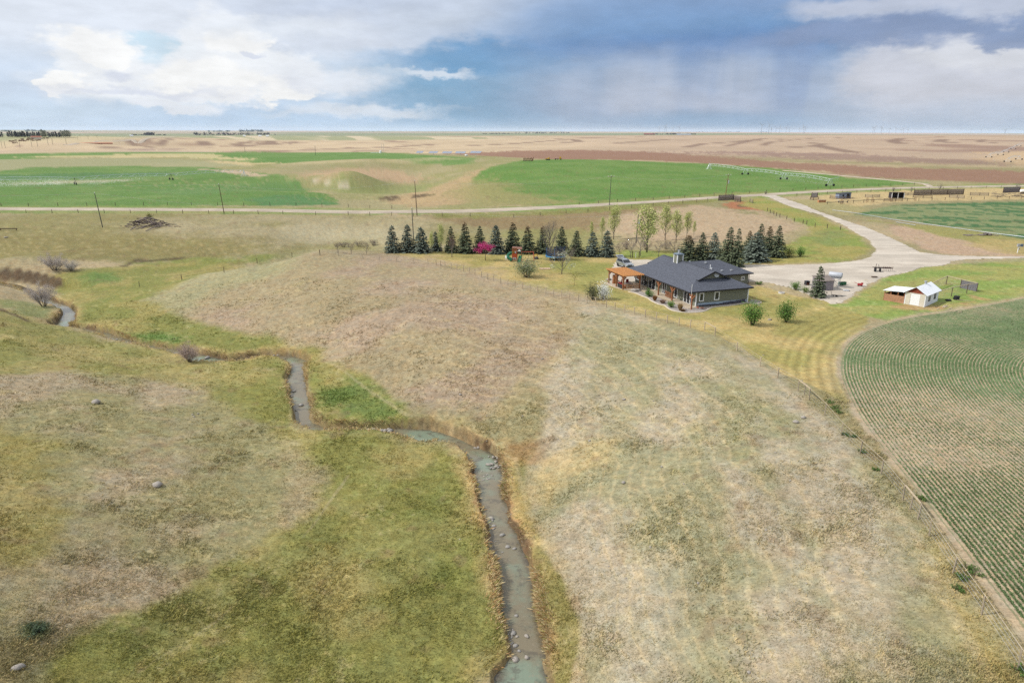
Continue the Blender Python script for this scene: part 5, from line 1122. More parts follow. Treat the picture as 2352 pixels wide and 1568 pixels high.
    # porch posts with brackets
    for zx, zy in ((1195, 850), (985, 752), (785, 688)):
        x, y = gl(zx, zy); x = max(.15, min(.5, x)); b = MB(); b.box((x, y, 1.24), (.2, .2, 2.5)); b.beam((x, y + .1, 1.75), (x, y + .75, 2.45), .14, .14); b.beam((x, y - .1, 1.75), (x, y - .75, 2.45), .14, .14); b.build('porch_post', CEDAR, H_)
    # chimney
    cy, _ = onx(1062, 345, 5.7); c = MB(); c.box((5.7, cy, 5.35), (1.15, 1.15, 2.0)); ch = c.build('chimney', SIDING, H_)
    c = MB(); [c.box((5.7 + sx * .54, cy + sy * .54, 5.36), (.16, .16, 2.0)) for sx in (-1, 1) for sy in (-1, 1)]; c.build('chimney_trim', WHITE, ch)
    c = MB(); c.box((5.7, cy, 6.40), (1.45, 1.45, .08)); c.box((5.7, cy, 6.48), (1.2, 1.2, .08)); c.build('chimney_cap', mat('cap_metal', A(150, 166, 180), .4, .08, metal=.3), ch)
    c = MB(); c.tube([(5.7, cy, 6.5), (5.7, cy, 7.0)], .17, 10); c.tube([(5.7, cy, 7.0), (5.7, cy, 7.08)], .24, 10); c.build('flue', GREYM, ch)
    def onwing(zx, zy):                            # point on wing front slope z = ez + pt (y-9.8)
        d = ray(*z1(zx, zy)); best = None
        for tt in np.linspace(95, 150, 800):
            p = np.array([0, 0, CAMZ]) + d * tt; x, y = hl(p)
            if p[2] < ez + pt * (y - 9.8): return x, y, p[2]
        return x, y, p[2]
    for zx, zy, hgt, r in ((1195, 350, 1.0, .12), (1440, 402, 1.1, .06), (1455, 402, .55, .10)):
        x, y, z = onwing(zx, zy); v = MB(); v.tube([(x, y, z - .1), (x, y, z + hgt)], r, 8); v.tube([(x, y, z + hgt), (x, y, z + hgt + .12)], r * 1.5, 8); v.build('vent_pipe', GREYM if r > .11 else WHITE, wr)
    for zx, zy in ((1390, 302), (1580, 395), (1690, 390), (1228, 352)):
        x, y, z = onwing(zx, zy); v = MB(); v.box((x, y, z + .1), (.36, .36, .22)); v.build('roof_vent', GREYM, wr)
    v = MB(); v.beam((6.1, 3.0, zl(6.1) + .03), (6.1, 18.4, zl(6.1) + .03), .26, .05); v.build('ridge_cap', SHING, mr)
    # satellite dish on the gable
    s = MB(); T = Matrix.Translation((6.75, 2.75, 4.55)) @ Euler((R(72), 0, R(-20))).to_matrix().to_4x4(); s.M = T; s.lathe([(.02, -.10), (.24, -.07), (.38, 0), (.40, .015), (.24, -.03), (.02, -.05)], 14); s.M = Matrix.Identity(4); s.tube([(6.75, 2.98, 4.4), (6.75, 2.80, 4.5)], .03, 6); s.tube([(6.75, 2.7, 4.2), (6.6, 2.3, 4.35)], .02, 5); s.box((6.6, 2.28, 4.37), (.1, .14, .1)); s.build('satellite_dish', mat('dish_grey', (.55, .57, .60), .4, .05), H_)
    d = MB(); d.tube([(19.25, 10.3, 2.55), (19.2, 10.3, 2.3), (19.18, 10.32, .5)], .05, 6); d.build('downspout', DARKM, H_)
    return H_
from mathutils import Euler
house()
# paved porch, stone beds, kerb
def flat(name, pts, z0, z1_, m, loc=(0, 0, 0), kind='structure'):
    b = MB(); b.prism([(p[0], p[1], z0) for p in pts], (0, 0, z1_ - z0)); o = b.build(name, m); return tag(o, kind=kind)
PERG = [gl(610, 628), gl(425, 622), gl(355, 595), gl(282, 557)]
flat('patio', [tuple(hw(x, y)[:2]) for x, y in [(-.1, -.1), (1.72, -.1), (1.72, 20.3), (-.6, 21.5), (-3.8, 21.6), (-4.4, 20.0), (-4.2, 17.2), (-3.6, 15.0), (-2.2, 13.9), (-.9, 13.6), (-.5, 10.0), (-.15, 5.0)]], -.3, .13, CONC)
BED = [(480, 640), (560, 656), (640, 690), (710, 716), (750, 748), (830, 786), (905, 802), (940, 830), (1000, 862), (1110, 881), (1200, 886), (1320, 880), (1400, 860), (1450, 832), (1530, 815), (1700, 800), (1870, 772), (1950, 785), (2030, 776), (2036, 762), (1990, 742), (1915, 735)]
BEDW = [list(G(*z1(a, b)))[:2] for a, b in BED]
drape('stone_bed', BEDW + [list(hw(11.7, .5))[:2], list(hw(1.7, .5))[:2], list(hw(.2, .2))[:2], list(hw(-.3, 5))[:2], list(hw(-.6, 10))[:2], list(hw(-1.0, 13.4))[:2]], .22, .03, STONEB, 0, world=True)
kb = MB(); kb.tube([(p[0], p[1], GZ(*p) + .03) for p in _smooth_poly(BEDW, 5)], .11, 6); tag(kb.build('kerb_edging', mat('pale_kerb', A(222, 210, 190), .9, .08)), kind='structure')

def porch_things():
    rz = HRZ
    # pergola
    p = thing('pergola', 'cedar pergola with slatted roof over the patio beside the house', 'pergola', hw(0, 0), rz)
    x0, x1, ya, yb, zt = -3.65, -.55, 14.8, 20.9, 2.45
    for x, y in ((x1, ya), (x0, ya + .4), (x0, ya + 3.0), (x0, yb - .1), (x1, yb - .1)):
        b = MB(); b.box((x, y, zt / 2 - .05), (.18, .18, zt)); dy = -1 if y > 20 else 1
        b.beam((x, y, 1.75), (x + (.6 if x < -2 else -.6), y, 2.35), .12, .12); b.beam((x, y, 1.75), (x, y + dy * .6, 2.35), .12, .12); b.build('post', CEDAR, p)
    b = MB()
    for x in (x0, x1): b.beam((x, ya - .3, zt), (x, yb + .2, zt), .12, .24)
    for y in (ya + .1, ya + 3, yb - .1): b.beam((x0 - .4, y, zt + .15), (x1 + .4, y, zt + .15), .10, .18)
    b.build('beam', CEDAR, p)
    for i in range(11):
        x = x0 - .35 + i * .385; b = MB(); b.beam((x, ya - .65, zt + .33), (x, yb + .45, zt + .33), .13, .18); b.build('roof_slat', CEDARL, p)
    b = MB(); b.beam((x0 + .1, ya + .2, 1.0), (x1 - .1, ya, 1.0), .22, .05); b.beam((x0 + .1, ya + .2, .7), (x1 - .1, ya, .7), .06, .12); b.beam((x0 + .1, ya + .2, .4), (x1 - .1, ya, .4), .06, .12); b.build('rail', CEDARL, p)
    def chair(px, py, a, lab):
        c = thing('patio_chair', lab, 'chair', hw(px, py, .13), rz + a, None)
        b = MB(); b.box((0, 0, .42), (.6, .6, .12)); b.box((0, .28, .72), (.6, .12, .6)); b.build('cushion', CLOTHR, c)
        b = MB(); [b.box((sx * .28, sy * .28, .2), (.05, .05, .4)) for sx in (-1, 1) for sy in (-1, 1)]; b.box((0, .36, .6), (.64, .04, .9)); [b.box((sx * .33, 0, .6), (.05, .6, .05)) for sx in (-1, 1)]; b.build('frame', DARKM, c)
    chair(-2.3, 18.9, -2.0, 'dark patio chair with red cushion under the pergola, facing the house'); chair(-.9, 18.3, .4, 'patio chair with red seat in front of the house windows')
    s = thing('patio_sofa', 'low patio sofa with red cushions at the lawn edge of the pergola', 'sofa', hw(-3.1, 16.6, .13), rz + R(90)); b = MB(); b.box((0, 0, .36), (1.7, .7, .18)); b.box((0, .32, .62), (1.7, .16, .42)); b.build('cushion', CLOTHR, s); b = MB(); b.box((0, 0, .14), (1.8, .8, .26)); b.box((0, .43, .4), (1.8, .06, .7)); b.build('frame', DARKM, s)
    t = thing('patio_table', 'wooden patio table under the pergola behind the rail', 'table', hw(-2.0, 16.6, .13), rz); b = MB(); b.box((0, 0, .72), (1.5, .9, .06)); b.build('table_top', WOODG, t)
    for sx in (-1, 1):
        for sy in (-1, 1): b = MB(); b.box((sx * .65, sy * .36, .345), (.07, .07, .69)); b.build('leg', WOODG, t)
    c = thing('cabinet', 'orange brown wooden cabinet at the back of the pergola', 'cabinet', hw(-2.6, 20.3, .13), rz); b = MB(); b.box((0, 0, .8), (.9, .5, 1.6)); b.build('case', CEDAR, c); b = MB(); b.box((0, -.262, .8), (.80, .02, 1.4)); b.build('door', CEDARL, c)
    # barbecue
    g = thing('barbecue', 'black barbecue grill on the porch between glass doors', 'grill', hw(1.0, *[onx(680, 590, 1.0)[0]], .13), rz)
    b = MB(); b.lathe([(.05, .62), (.25, .66), (.32, .82), (.30, .9), (.2, 1.08), (.05, 1.12)], 12); b.build('lid', BLACK, g); b = MB(); [b.tube([(sx * .28, sy * .2, 0), (sx * .2, sy * .15, .7)], .025, 5) for sx in (-1, 1) for sy in (-1, 1)]; b.box((.5, 0, .75), (.4, .35, .04)); b.build('stand', DARKM, g)
    # porch railing panel
    x, y = gl(905, 700); x2, y2 = gl(975, 728); f = thing('railing', 'short cedar railing panel standing on the porch', 'railing', hw(.75, y, .13), rz)
    b = MB(); b.beam((0, 0, .95), (0, -1.9, .95), .09, .05); b.beam((0, -1.9, .95), (.6, -1.9, .95), .09, .05); b.beam((0, 0, .12), (0, -1.9, .12), .05, .06); b.beam((0, -1.9, .12), (.6, -1.9, .12), .05, .06); b.build('rail', CEDAR, f)
    for i in range(9): q = MB(); q.box((0, -.05 - i * .225, .52), (.06, .09, .8)); q.build('baluster', CEDAR, f)
    # mast with white lamp and blue cloth by the corner post
    m = thing('mast', 'thin white mast with a round lamp and blue cloth at the front porch corner', 'mast', hw(.25, -.15, 0), rz); b = MB(); b.tube([(0, 0, 1.9), (0, 0, 4.0)], .025, 6); b.tube([(0, 0, 0), (0, 0, 1.9)], .035, 6); b.build('pole', WHITE, m); b = MB(); b.lathe([(.03, 1.86), (.20, 1.88), (.22, 1.98), (.16, 2.06), (.03, 2.08)], 12); b.build('lamp', WHITE, m); b = MB(); b.prism([(-.12, -.08, 1.1), (.14, -.06, 1.12), (.16, -.06, 1.7), (-.10, -.08, 1.68)], (0, -.05, 0)); b.build('cloth', BLUEP, m)
    # boulders by the pergola
    for i, (zx, zy, r) in enumerate([(548, 634, .62), (590, 628, .5), (250, 505, .55), (350, 520, .4)]):
        b = MB(); b.rock((0, 0, r * .3), r, 50 + i, .6); o = b.build('boulder', ROCKM, None, True); o.location = G(*z1(zx, zy)); tag(o, ['large pale boulder at the near pergola post', 'dark boulder touching the pale one by the pergola', 'brown boulder on the gravel behind the pergola', 'low grey boulder inside the far pergola corner'][i], 'rock')
    b = MB(); rn = random.Random(3)
    t = thing('rubble', 'small heap of red clay pieces and slabs by the house corner', 'rubble', G(*z1(1325, 832)))
    for i in range(6): b.rock((rn.uniform(-.6, .6), rn.uniform(-.3, .3), .08), rn.uniform(.12, .25), i, .5)
    b.build('clay_pieces', mat('terracotta', A(190, 110, 86), .9, .2), t); b = MB(); b.box((.5, -.5, .06), (.7, .4, .08), .4); b.box((-.3, .4, .2), (.4, .1, .5), .2); b.build('slab', WOODG, t)
    # septic riser
    s = thing('septic_riser', 'white concrete ring with lid standing in the lawn', 'riser', G(*z1(2280, 656))); b = MB(); b.lathe([(.50, -.1), (.50, .22), (.40, .22), (.40, .1)], 18); b.build('ring', mat('pale_concrete', (.55, .54, .52), .9, .1), s); b = MB(); b.lathe([(.02, .1), (.36, .1), (.36, .18), (.02, .2)], 16); b.build('lid', WOODG, s)
    for i, (px, py, r, lab) in enumerate([(1768, 735, .3, 'small pale stone on the lawn between the two upright bushes'), (1743, 702, .25, 'flat stone on the lawn behind the paler upright bush')]):
        b = MB(); b.rock((0, 0, .06), r, 60 + i, .5); o = b.build('stone', ROCKM, None, True); o.location = G(px, py); tag(o, lab, 'rock')
porch_things()

def wheel(host, x, y, r, w, name='wheel', hub=GREYM, n=16):
    t = MB(); T = Matrix.Translation((x, y, r)) @ Euler((0, R(90), 0)).to_matrix().to_4x4(); t.M = T; t.lathe([(r * .62, -w / 2), (r * .95, -w / 2), (r, -w * .3), (r, w * .3), (r * .95, w / 2), (r * .62, w / 2)], n)
    o = t.build(name, BLACK, host, False); h = MB(T); h.lathe([(.02, -w * .42), (r * .60, -w * .42), (r * .62, -w * .30), (r * .62, w * .30), (r * .60, w * .42), (.02, w * .42)], n); h.build('rim', hub, o); return o
def suv():
    a = G(*z1(418, 366)); b = G(*z1(368, 345)); d = Vector((a.x - b.x, a.y - b.y, 0)).normalized(); n = Vector((-d.y, d.x, 0))      # d = forward, n = its left
    c = (a + b) / 2 + n * .85; c = Vector((c.x, c.y, GZ(c.x, c.y) + .07)); rz = math.atan2(d.y, d.x) - math.pi / 2
    t = thing('parked_car', 'silver four wheel drive car with its tailgate raised, parked on gravel behind the pergola', 'car', c, rz)
    W = .93
    def shell(mb, prof, w0, w1):                   # prof: [(y, z, halfwidth factor)] closed outline
        l = [(-q[2] * W, q[0], q[1]) for q in prof]; r_ = [(q[2] * W, q[0], q[1]) for q in prof]; k = len(prof)
        mb.add(l + r_, [tuple(range(k)), tuple(range(2 * k - 1, k - 1, -1))] + [(i, k + i, k + (i + 1) % k, (i + 1) % k) for i in range(k)])
    b1 = MB(); shell(b1, [(2.38, .45, .9), (2.40, .72, .95), (2.28, .98, .96), (1.1, 1.10, .98), (-2.25, 1.12, .98), (-2.38, .9, .97), (-2.38, .48, .95), (-1.9, .34, .95), (1.95, .34, .95)], 0, 0); b1.build('body', SILV, t)
    b1 = MB(); shell(b1, [(1.05, 1.10, .93), (.30, 1.64, .78), (-.2, 1.70, .77), (-1.9, 1.68, .77), (-2.28, 1.12, .93)], 0, 0); b1.build('cabin', SILV, t)
    g = MB(); g.prism([(-.78 * W, .98, 1.17), (.78 * W, .98, 1.17), (.70 * W, .36, 1.61), (-.70 * W, .36, 1.61)], (0, .03, .03)); g.build('windscreen', GLASS, t)
    for s in (-1, 1):
        q = MB(); pts = [(s * .90 * W, .80, 1.17), (s * .80 * W, .24, 1.58), (s * .795 * W, -1.75, 1.58), (s * .905 * W, -2.0, 1.17)]; q.prism(pts if s > 0 else pts[::-1], (s * .03, 0, .01)); q.build('side_window', GLASS, t)
        h = MB(); h.box((s * .72, 2.33, .82), (.34, .16, .16)); h.build('headlight', mat('lamp_glass', (.7, .72, .75), .1, .02), t)
        m = MB(); m.box((s * 1.02, .85, 1.18), (.2, .12, .14)); m.build('mirror', SILV, t)
        wheel(t, s * .82, 1.45, .37, .24); wheel(t, s * .82, -1.45, .37, .24)
    g = MB(); g.box((0, 2.39, .80), (1.0, .05, .2)); g.build('grille', DARKM, t)
    g = MB(); g.box((0, 2.36, .50), (1.7, .14, .22)); g.build('bumper', DARKM, t)
    r_ = MB(); [r_.beam((s * .62, .1, 1.74), (s * .62, -1.8, 1.74), .05, .05) for s in (-1, 1)]; r_.build('roof_rail', DARKM, t)
    q = MB(); q.prism([(-.75, -1.9, 1.70), (.75, -1.9, 1.70), (.8, -2.95, 2.06), (-.8, -2.95, 2.06)], (0, .03, .05)); tg = q.build('tailgate', SILV, t); q = MB(); q.prism([(-.62, -2.1, 1.815), (.62, -2.1, 1.815), (.62, -2.6, 1.985), (-.62, -2.6, 1.985)], (0, .01, .02)); q.build('rear_window', GLASS, tg)
    p = c + d * 3.15 + n * .1; s = thing('green_sled', 'flat bright green plastic sled leaning on the front of the silver car', 'sled', (p.x, p.y, GZ(p.x, p.y) + .07), rz)
    k = MB(); k.slab([(-.95, .5, .06), (.95, .5, .06), (.9, -.35, .42), (-.9, -.35, .42)], .05); k.build('sheet', mat('bright_green', A(64, 190, 110), .4, .05), s); k = MB(); k.beam((-.95, .5, .1), (.95, .5, .1), .06, .1); k.build('rim', mat('bright_green', A(64, 190, 110), .4, .05), s)
suv()

# ------------------------------------------------------------------ play equipment
def playset():
    p = G(1182, 599); t = thing('play_tower', 'cedar climbing tower with green tube slide and swing beam', 'play set', p, R(-4))
    b = MB(); [b.box((x, y, 1.35), (.1, .1, 2.7)) for x in (-.5, .55, 1.5) for y in (-.5, .5)]; b.build('frame', CEDAR, t)
    ORG = mat('orange_board', A(200, 92, 52), .8, .12, 3)
    b = MB(); b.box((.02, -.57, 1.25), (1.04, .04, .9)); b.box((.02, -.57, .5), (1.04, .04, .55)); b.box((.02, .57, 1.6), (1.04, .04, 1.6)); b.build('panel', ORG, t)
    b = MB(); [b.box((-.42 + i * .22, -.57, 2.45), (.12, .05, .8)) for i in range(5)]; b.box((.02, -.575, 2.88), (1.1, .06, .1)); b.build('slat_panel', CEDAR, t)
    b = MB(); b.slab([(-.55, -.6, 2.86), (.55, -.6, 2.86), (.55, .6, 3.0), (-.55, .6, 3.0)], .05); b.slab([(.5, -.75, 2.7), (1.6, -.75, 2.7), (1.6, 0, 3.05), (.5, 0, 3.05)], .05); b.slab([(1.6, .75, 2.7), (.5, .75, 2.7), (.5, 0, 3.05), (1.6, 0, 3.05)], .05); b.build('roof', mat('play_roof', A(150, 110, 96), .8, .15), t)
    b = MB(); b.prism([(.65, -.80, 2.2), (1.45, -.80, 2.2), (1.05, -.80, 2.65)], (0, .04, 0)); b.build('gable', WHITE, t)
    for x, z, m in ((-.22, 1.95, YEL), (.22, 1.95, WHITE), (-.22, .6, WHITE), (.22, .6, WHITE)):
        b = MB(); b.box((x, -.615, z), (.30, .04, .42)); w = b.build('window', m, t); b = MB(); [b.box((x + sx * .07, -.64, z + sz * .1), (.09, .02, .13)) for sx in (-1, 1) for sz in (-1, 1)]; b.build('pane', GLASS, w)
    b = MB(); b.tube([(-.45, -.1, 1.75), (-.95, -.2, 1.65), (-1.45, -.5, 1.25), (-1.35, -1.0, .85), (-.8, -1.15, .55), (-.55, -1.25, .3)], [.34, .36, .36, .36, .36, .34], 12); b.build('tube_slide', GREENP, t)
    b = MB(); pts = [(1.35, -.6, 1.25), (1.25, -1.0, .95), (1.18, -1.4, .7), (1.1, -1.8, .35), (1.05, -2.3, .12)]
    for i in range(4): a, c = pts[i], pts[i + 1]; b.slab([(a[0] - .3, a[1], a[2]), (c[0] - .3, c[1], c[2]), (c[0] + .3, c[1], c[2]), (a[0] + .3, a[1], a[2])], .05); b.beam((a[0] - .32, a[1], a[2] + .08), (c[0] - .32, c[1], c[2] + .08), .05, .18); b.beam((a[0] + .32, a[1], a[2] + .08), (c[0] + .32, c[1], c[2] + .08), .05, .18)
    b.build('wave_slide', GREENP, t)
    b = MB(); b.beam((1.5, 0, 2.0), (4.15, 0, 2.0), .1, .16); [b.beam((4.05, 0, 2.0), (4.25, s * .9, -.02), .1, .1) for s in (-1, 1)]; b.build('swing_beam', mat('red_cedar', A(196, 104, 84), .8, .12), t)
    for x in (2.2, 3.2): b = MB(); [b.tube([(x + s * .22, 0, 1.92), (x + s * .22, 0, .5)], .012, 4) for s in (-1, 1)]; b.box((x, 0, .48), (.5, .2, .04)); b.build('swing', YEL, t)
    c = thing('toy_car', 'yellow and dark toy car beside the swing beam', 'toy car', G(1231, 595), R(20)); b = MB(); b.box((0, 0, .30), (.7, 1.1, .3)); b.build('body', mat('toy_blue', A(70, 74, 100), .4, .05), c); b = MB(); [b.beam((s * .3, .2, .45), (s * .25, .1, 1.0), .08, .08) for s in (-1, 1)]; [b.beam((s * .3, -.4, .45), (s * .25, -.25, 1.0), .08, .08) for s in (-1, 1)]; b.box((0, -.08, 1.02), (.6, .5, .08)); b.build('roof_frame', YEL, c); [wheel(c, s * .36, y, .17, .1) for s in (-1, 1) for y in (-.38, .38)]
    c = thing('garden_chair', 'white plastic chair left of the climbing tower', 'chair', G(1164, 597), R(150)); b = MB(); b.box((0, 0, .42), (.5, .5, .05)); b.build('seat', WHITE, c); b = MB(); b.box((0, .24, .72), (.5, .05, .55)); b.build('backrest', WHITE, c)
    for sx in (-1, 1):
        for sy in (-1, 1): b = MB(); b.box((sx * .21, sy * .21, .2), (.05, .05, .40)); b.build('leg', WHITE, c)
    # trampoline
    p = G(1276, 596); t = thing('trampoline', 'round trampoline with blue posts and dark safety net', 'trampoline', p); r = 2.15; n = 24
    b = MB(); b.lathe([(.02, .79), (r * .86, .79), (r * .86, .82), (.02, .82)], n); b.build('mat', BLACK, t)
    b = MB(); ring = [(r * math.cos(k * math.pi / 12), r * math.sin(k * math.pi / 12), .82) for k in range(25)]; b.tube(ring, .13, 6); b.build('padding', mat('pad_blue', A(60, 150, 205), .5, .05), t)
    for k in range(6):
        a = k * math.pi / 3 + .35; x, y = (r + .08) * math.cos(a), (r + .08) * math.sin(a); b = MB(); b.tube([(x, y, 0), (x, y, 2.75)], .045, 6); b.build('pole', BLUEP, t)
    net = bpy.data.materials.new('safety_net'); net.use_nodes = True; q = NT(net.node_tree); tr = q.node('ShaderNodeBsdfTransparent'); mx = q.node('ShaderNodeMixShader'); pb = q.n['Principled BSDF']; pb.inputs['Base Color'].default_value = (.02, .03, .06, 1); mx.inputs[0].default_value = .55; q.l.new(tr.outputs[0], mx.inputs[1]); q.l.new(pb.outputs[0], mx.inputs[2]); q.l.new(mx.outputs[0], q.n['Material Output'].inputs[0])
    b = MB(); vs = [(r * .97 * math.cos(k * math.pi / 12), r * .97 * math.sin(k * math.pi / 12), z) for z in (.9, 2.6) for k in range(24)]; b.add(vs, [(k, (k + 1) % 24, 24 + (k + 1) % 24, 24 + k) for k in range(24)]); b.build('net', net, t)
    b = MB(); b.box((0, 0, .06), (2.2, 1.3, .1)); [b.box((-.9 + i * .36, 0, .13), (.3, 1.3, .03)) for i in range(6)]; o = b.build('wood_platform', mat('pale_plank', A(214, 184, 154), .9, .15)); o.location = G(1252, 618); o.rotation_euler = (0, 0, .1); tag(o, 'low platform of pale planks between the two big garden shrubs', 'platform')
    # garden arbour near the car
    a = thing('garden_arbour', 'small wooden arbour of two posts with a crossbar behind the car', 'arbour', G(1460, 592)); [MB().box((x, 0, .75), (.16, .16, 1.5)).build('post', WOODD, a) for x in (-.75, .75)]; MB().box((0, 0, 1.35), (1.4, .1, .12)).build('crossbar', PALEW, a); MB().tube([(0, 0, 0), (0, 0, 1.3)], .05, 6).build('pump_pipe', WHITE, a)
playset()

# ------------------------------------------------------------------ white shed with lean-to and dog run
def shed():
    a = G(2122.5, 705.7); b = G(2075.6, 697.5); c = G(2173.5, 695.2); fd = Vector((b.x - a.x, b.y - a.y, 0)); Wd = fd.length; fd.normalize(); sd = Vector((-fd.y, fd.x, 0)); sd = sd if sd.dot(c - a) > 0 else -sd; Ln = max(4.6, (c - a).dot(sd))
    # local frame: x along the long side (away), y along the front towards the left
    o = Vector((a.x, a.y, min(a.z, b.z) - .02)); rz = math.atan2(sd.y, sd.x); left = Matrix.Rotation(rz, 3, 'Z') @ Vector((0, 1, 0)); sy = 1 if left.dot(fd) > 0 else -1
    t = thing('white_shed', 'small white shed with white metal roof, roll door and two windows', 'shed', o, rz); Y = lambda v: sy * v
    ew, pk, ov = 2.05, 3.05, .3
    w = MB(); w.box((Ln / 2, Y(.05), ew / 2), (Ln, .1, ew)); w.box((Ln / 2, Y(Wd - .05), ew / 2), (Ln, .1, ew)); w.box((Ln - .05, Y(Wd / 2), ew / 2), (.1, Wd - .2, ew)); w.build('wall', mat('white_siding', (.74, .76, .78), .6, .05, 2), t)
    f = MB(); f.box((.05, Y(.45), ew / 2), (.1, .7, ew)); f.box((.05, Y(Wd - .45), ew / 2), (.1, .7, ew)); f.box((.05, Y(Wd / 2), ew - .05), (.1, Wd - 1.6, .1)); f.box((.05, Y(Wd / 2), .06), (.1, Wd - 1.6, .12)); f.build('front_wall', CREAM, t)
    g = MB(); g.prism([(.02, Y(.1), ew), (.02, Y(Wd - .1), ew), (.02, Y(Wd / 2), pk - .1)], (.08, 0, 0)); g.build('gable', mat('red_board', A(150, 76, 56), .85, .25, 4), t)
    g = MB(); g.prism([(Ln - .1, Y(.1), ew), (Ln - .1, Y(Wd - .1), ew), (Ln - .1, Y(Wd / 2), pk - .1)], (.08, 0, 0)); g.build('gable', mat('white_siding', (.74, .76, .78), .6, .05), t)
    d = MB(); [d.box((.06, Y(Wd / 2), .12 + (i + .5) * .36), (.06, Wd - 1.66, .345)) for i in range(5)]; dd = d.build('roll_door', WHITE, t)
    r = MB(); sl = (pk - ew) / (Wd / 2); z0 = ew - ov * sl
    q1 = [(-ov, Y(-ov), z0 + .08), (Ln + ov, Y(-ov), z0 + .08), (Ln + ov, Y(Wd / 2), pk + .08), (-ov, Y(Wd / 2), pk + .08)]; q2 = [(-ov, Y(Wd + ov), z0 + .08), (-ov, Y(Wd / 2), pk + .08), (Ln + ov, Y(Wd / 2), pk + .08), (Ln + ov, Y(Wd + ov), z0 + .08)]
    r.slab(q1 if sy > 0 else q1[::-1], .06); r.slab(q2 if sy > 0 else q2[::-1], .06); ro = r.build('roof', WHM, t)
    r = MB(); r.tube([(Ln * .62, Y(Wd / 2), pk), (Ln * .62, Y(Wd / 2), pk + .42)], .14, 8); r.tube([(Ln * .62, Y(Wd / 2), pk + .42), (Ln * .62, Y(Wd / 2), pk + .5)], .26, 8); r.build('roof_vent', GREYM, ro)
    for x in (Ln * .30, Ln * .72):
        q = MB(); [q.box((x + dx, Y(-.02), 1.25 + dz), s) for dx, dz, s in ((-.36, 0, (.09, .05, .95)), (.36, 0, (.09, .05, .95)), (0, .46, (.8, .05, .09)), (0, -.46, (.8, .05, .09)))]; wn = q.build('window', DARKM, t)
        q = MB(); q.box((x, Y(-.012), 1.25), (.64, .03, .84)); q.build('pane', GLASS, wn); q = MB(); q.box((x, Y(-.035), 1.25), (.05, .02, .8)); q.box((x - .14, Y(-.035), 1.5), (.24, .02, .05)); q.box((x + .14, Y(-.035), 1.5), (.24, .02, .05)); q.build('mullion', WHITE, wn)
    # lean-to: the part roofed against the left wall
    lw = (Vector(G(2028, 689.5)) - Vector(b)).length; y1 = Wd + lw
    q = MB(); rq = [(-.1, Y(y1 + .3), 1.75), (-.1, Y(Wd + .02), 2.0), (Ln * .8, Y(Wd + .02), 2.0), (Ln * .8, Y(y1 + .3), 1.75)]; q.slab(rq if sy > 0 else rq[::-1], .05); q.build('lean_to_roof', WHM, t)
    q = MB(); [q.box((.1, Y(Wd + (y1 - Wd) * u), .87), (.12, .12, 1.74)) for u in (.04, .35, .7, 1.0)]; [q.box((Ln * .75, Y(Wd + (y1 - Wd) * u), .87), (.12, .12, 1.74)) for u in (.04, 1.0)]; q.build('lean_to_post', CEDAR, t)
    q = MB(); [q.box((.02, Y((Wd + y1) / 2), .12 + i * .2), (.05, y1 - Wd - .04, .185)) for i in range(6)]; [q.box((Ln * .4, Y(y1 + .02), .12 + i * .2), (Ln * .75, .05, .185)) for i in range(6)]; q.build('board_wall', mat('orange_log', A(200, 150, 118), .85, .25, 3, .3), t)
    q = MB(); q.box((Ln * .74, Y((Wd + y1) / 2), .85), (.05, y1 - Wd - .1, 1.7)); q.build('lean_to_back', WOODD, t)
    # dog run
    k = thing('dog_run', 'wire dog run with pale top rails behind the white shed', 'fence', o, rz); pp = [(G(*v)) for v in ((2166, 670), (2205, 674), (2236.5, 681), (2227, 690), (2185, 688))]
    wp = [(1490, 280), (1765, 350), (2085, 425), (1890, 455), (1590, 515)]
    pts = [G((3480 + x / 4.9) / 1.7415, (1080 + y / 4.9) / 1.7415) for x, y in wp]; inv = (Matrix.Translation(o) @ Matrix.Rotation(rz, 4, 'Z')).inverted(); L_ = [inv @ p for p in pts]; L_.append(Vector((Ln + .05, Y(.3), 0)))
    L_ = [Vector((Ln + .05, Y(Wd), 0))] + L_
    for i, p in enumerate(L_):
        b = MB(); b.box((p.x, p.y, .75 + p.z), (.1, .1, 1.6)); b.build('post', WOODD, k)
    rl = MB(); wr = MB()
    for i in range(len(L_) - 1):
        p, q = L_[i], L_[i + 1]; rl.beam((p.x, p.y, p.z + 1.55), (q.x, q.y, q.z + 1.55), .10, .10)
        if i != 2:
            for j in range(1, 8): wr.tube([(p.x, p.y, p.z + j * .19), (q.x, q.y, q.z + j * .19)], .004, 3)
            m = int((q - p).length / .25)
            for j in range(m): v = p.lerp(q, j / max(1, m)); wr.tube([(v.x, v.y, v.z + .05), (v.x, v.y, v.z + 1.5)], .004, 3)
        else:
            bo = MB(); [bo.beam((p.x, p.y, p.z + .14 + j * .2), (q.x, q.y, q.z + .14 + j * .2), .04, .19) for j in range(7)]; bo.build('board_panel', mat('grey_board', A(128, 124, 130), .9, .2, 3), k)
    rl.build('top_rail', PALEW, k); wr.build('wire_mesh', GREYM, k)
    # tyres and planks beside the shed
    p = G(2196, 688)
    for i in range(3):
        ty = MB(); ty.M = Matrix.Translation((0, 0, .11 + i * .2)); ty.lathe([(.24, -.09), (.42, -.10), (.46, -.04), (.46, .04), (.42, .10), (.24, .09)], 16); o2 = ty.build('tyre', BLACK); o2.location = p + Vector((.03 * i, .04 * (i % 2), 0)); tag(o2, ['bottom tyre of the stack by the dog run', 'middle tyre of the stack by the dog run', 'top tyre of the stack by the dog run'][i], 'tyre', 'stacked tyres')
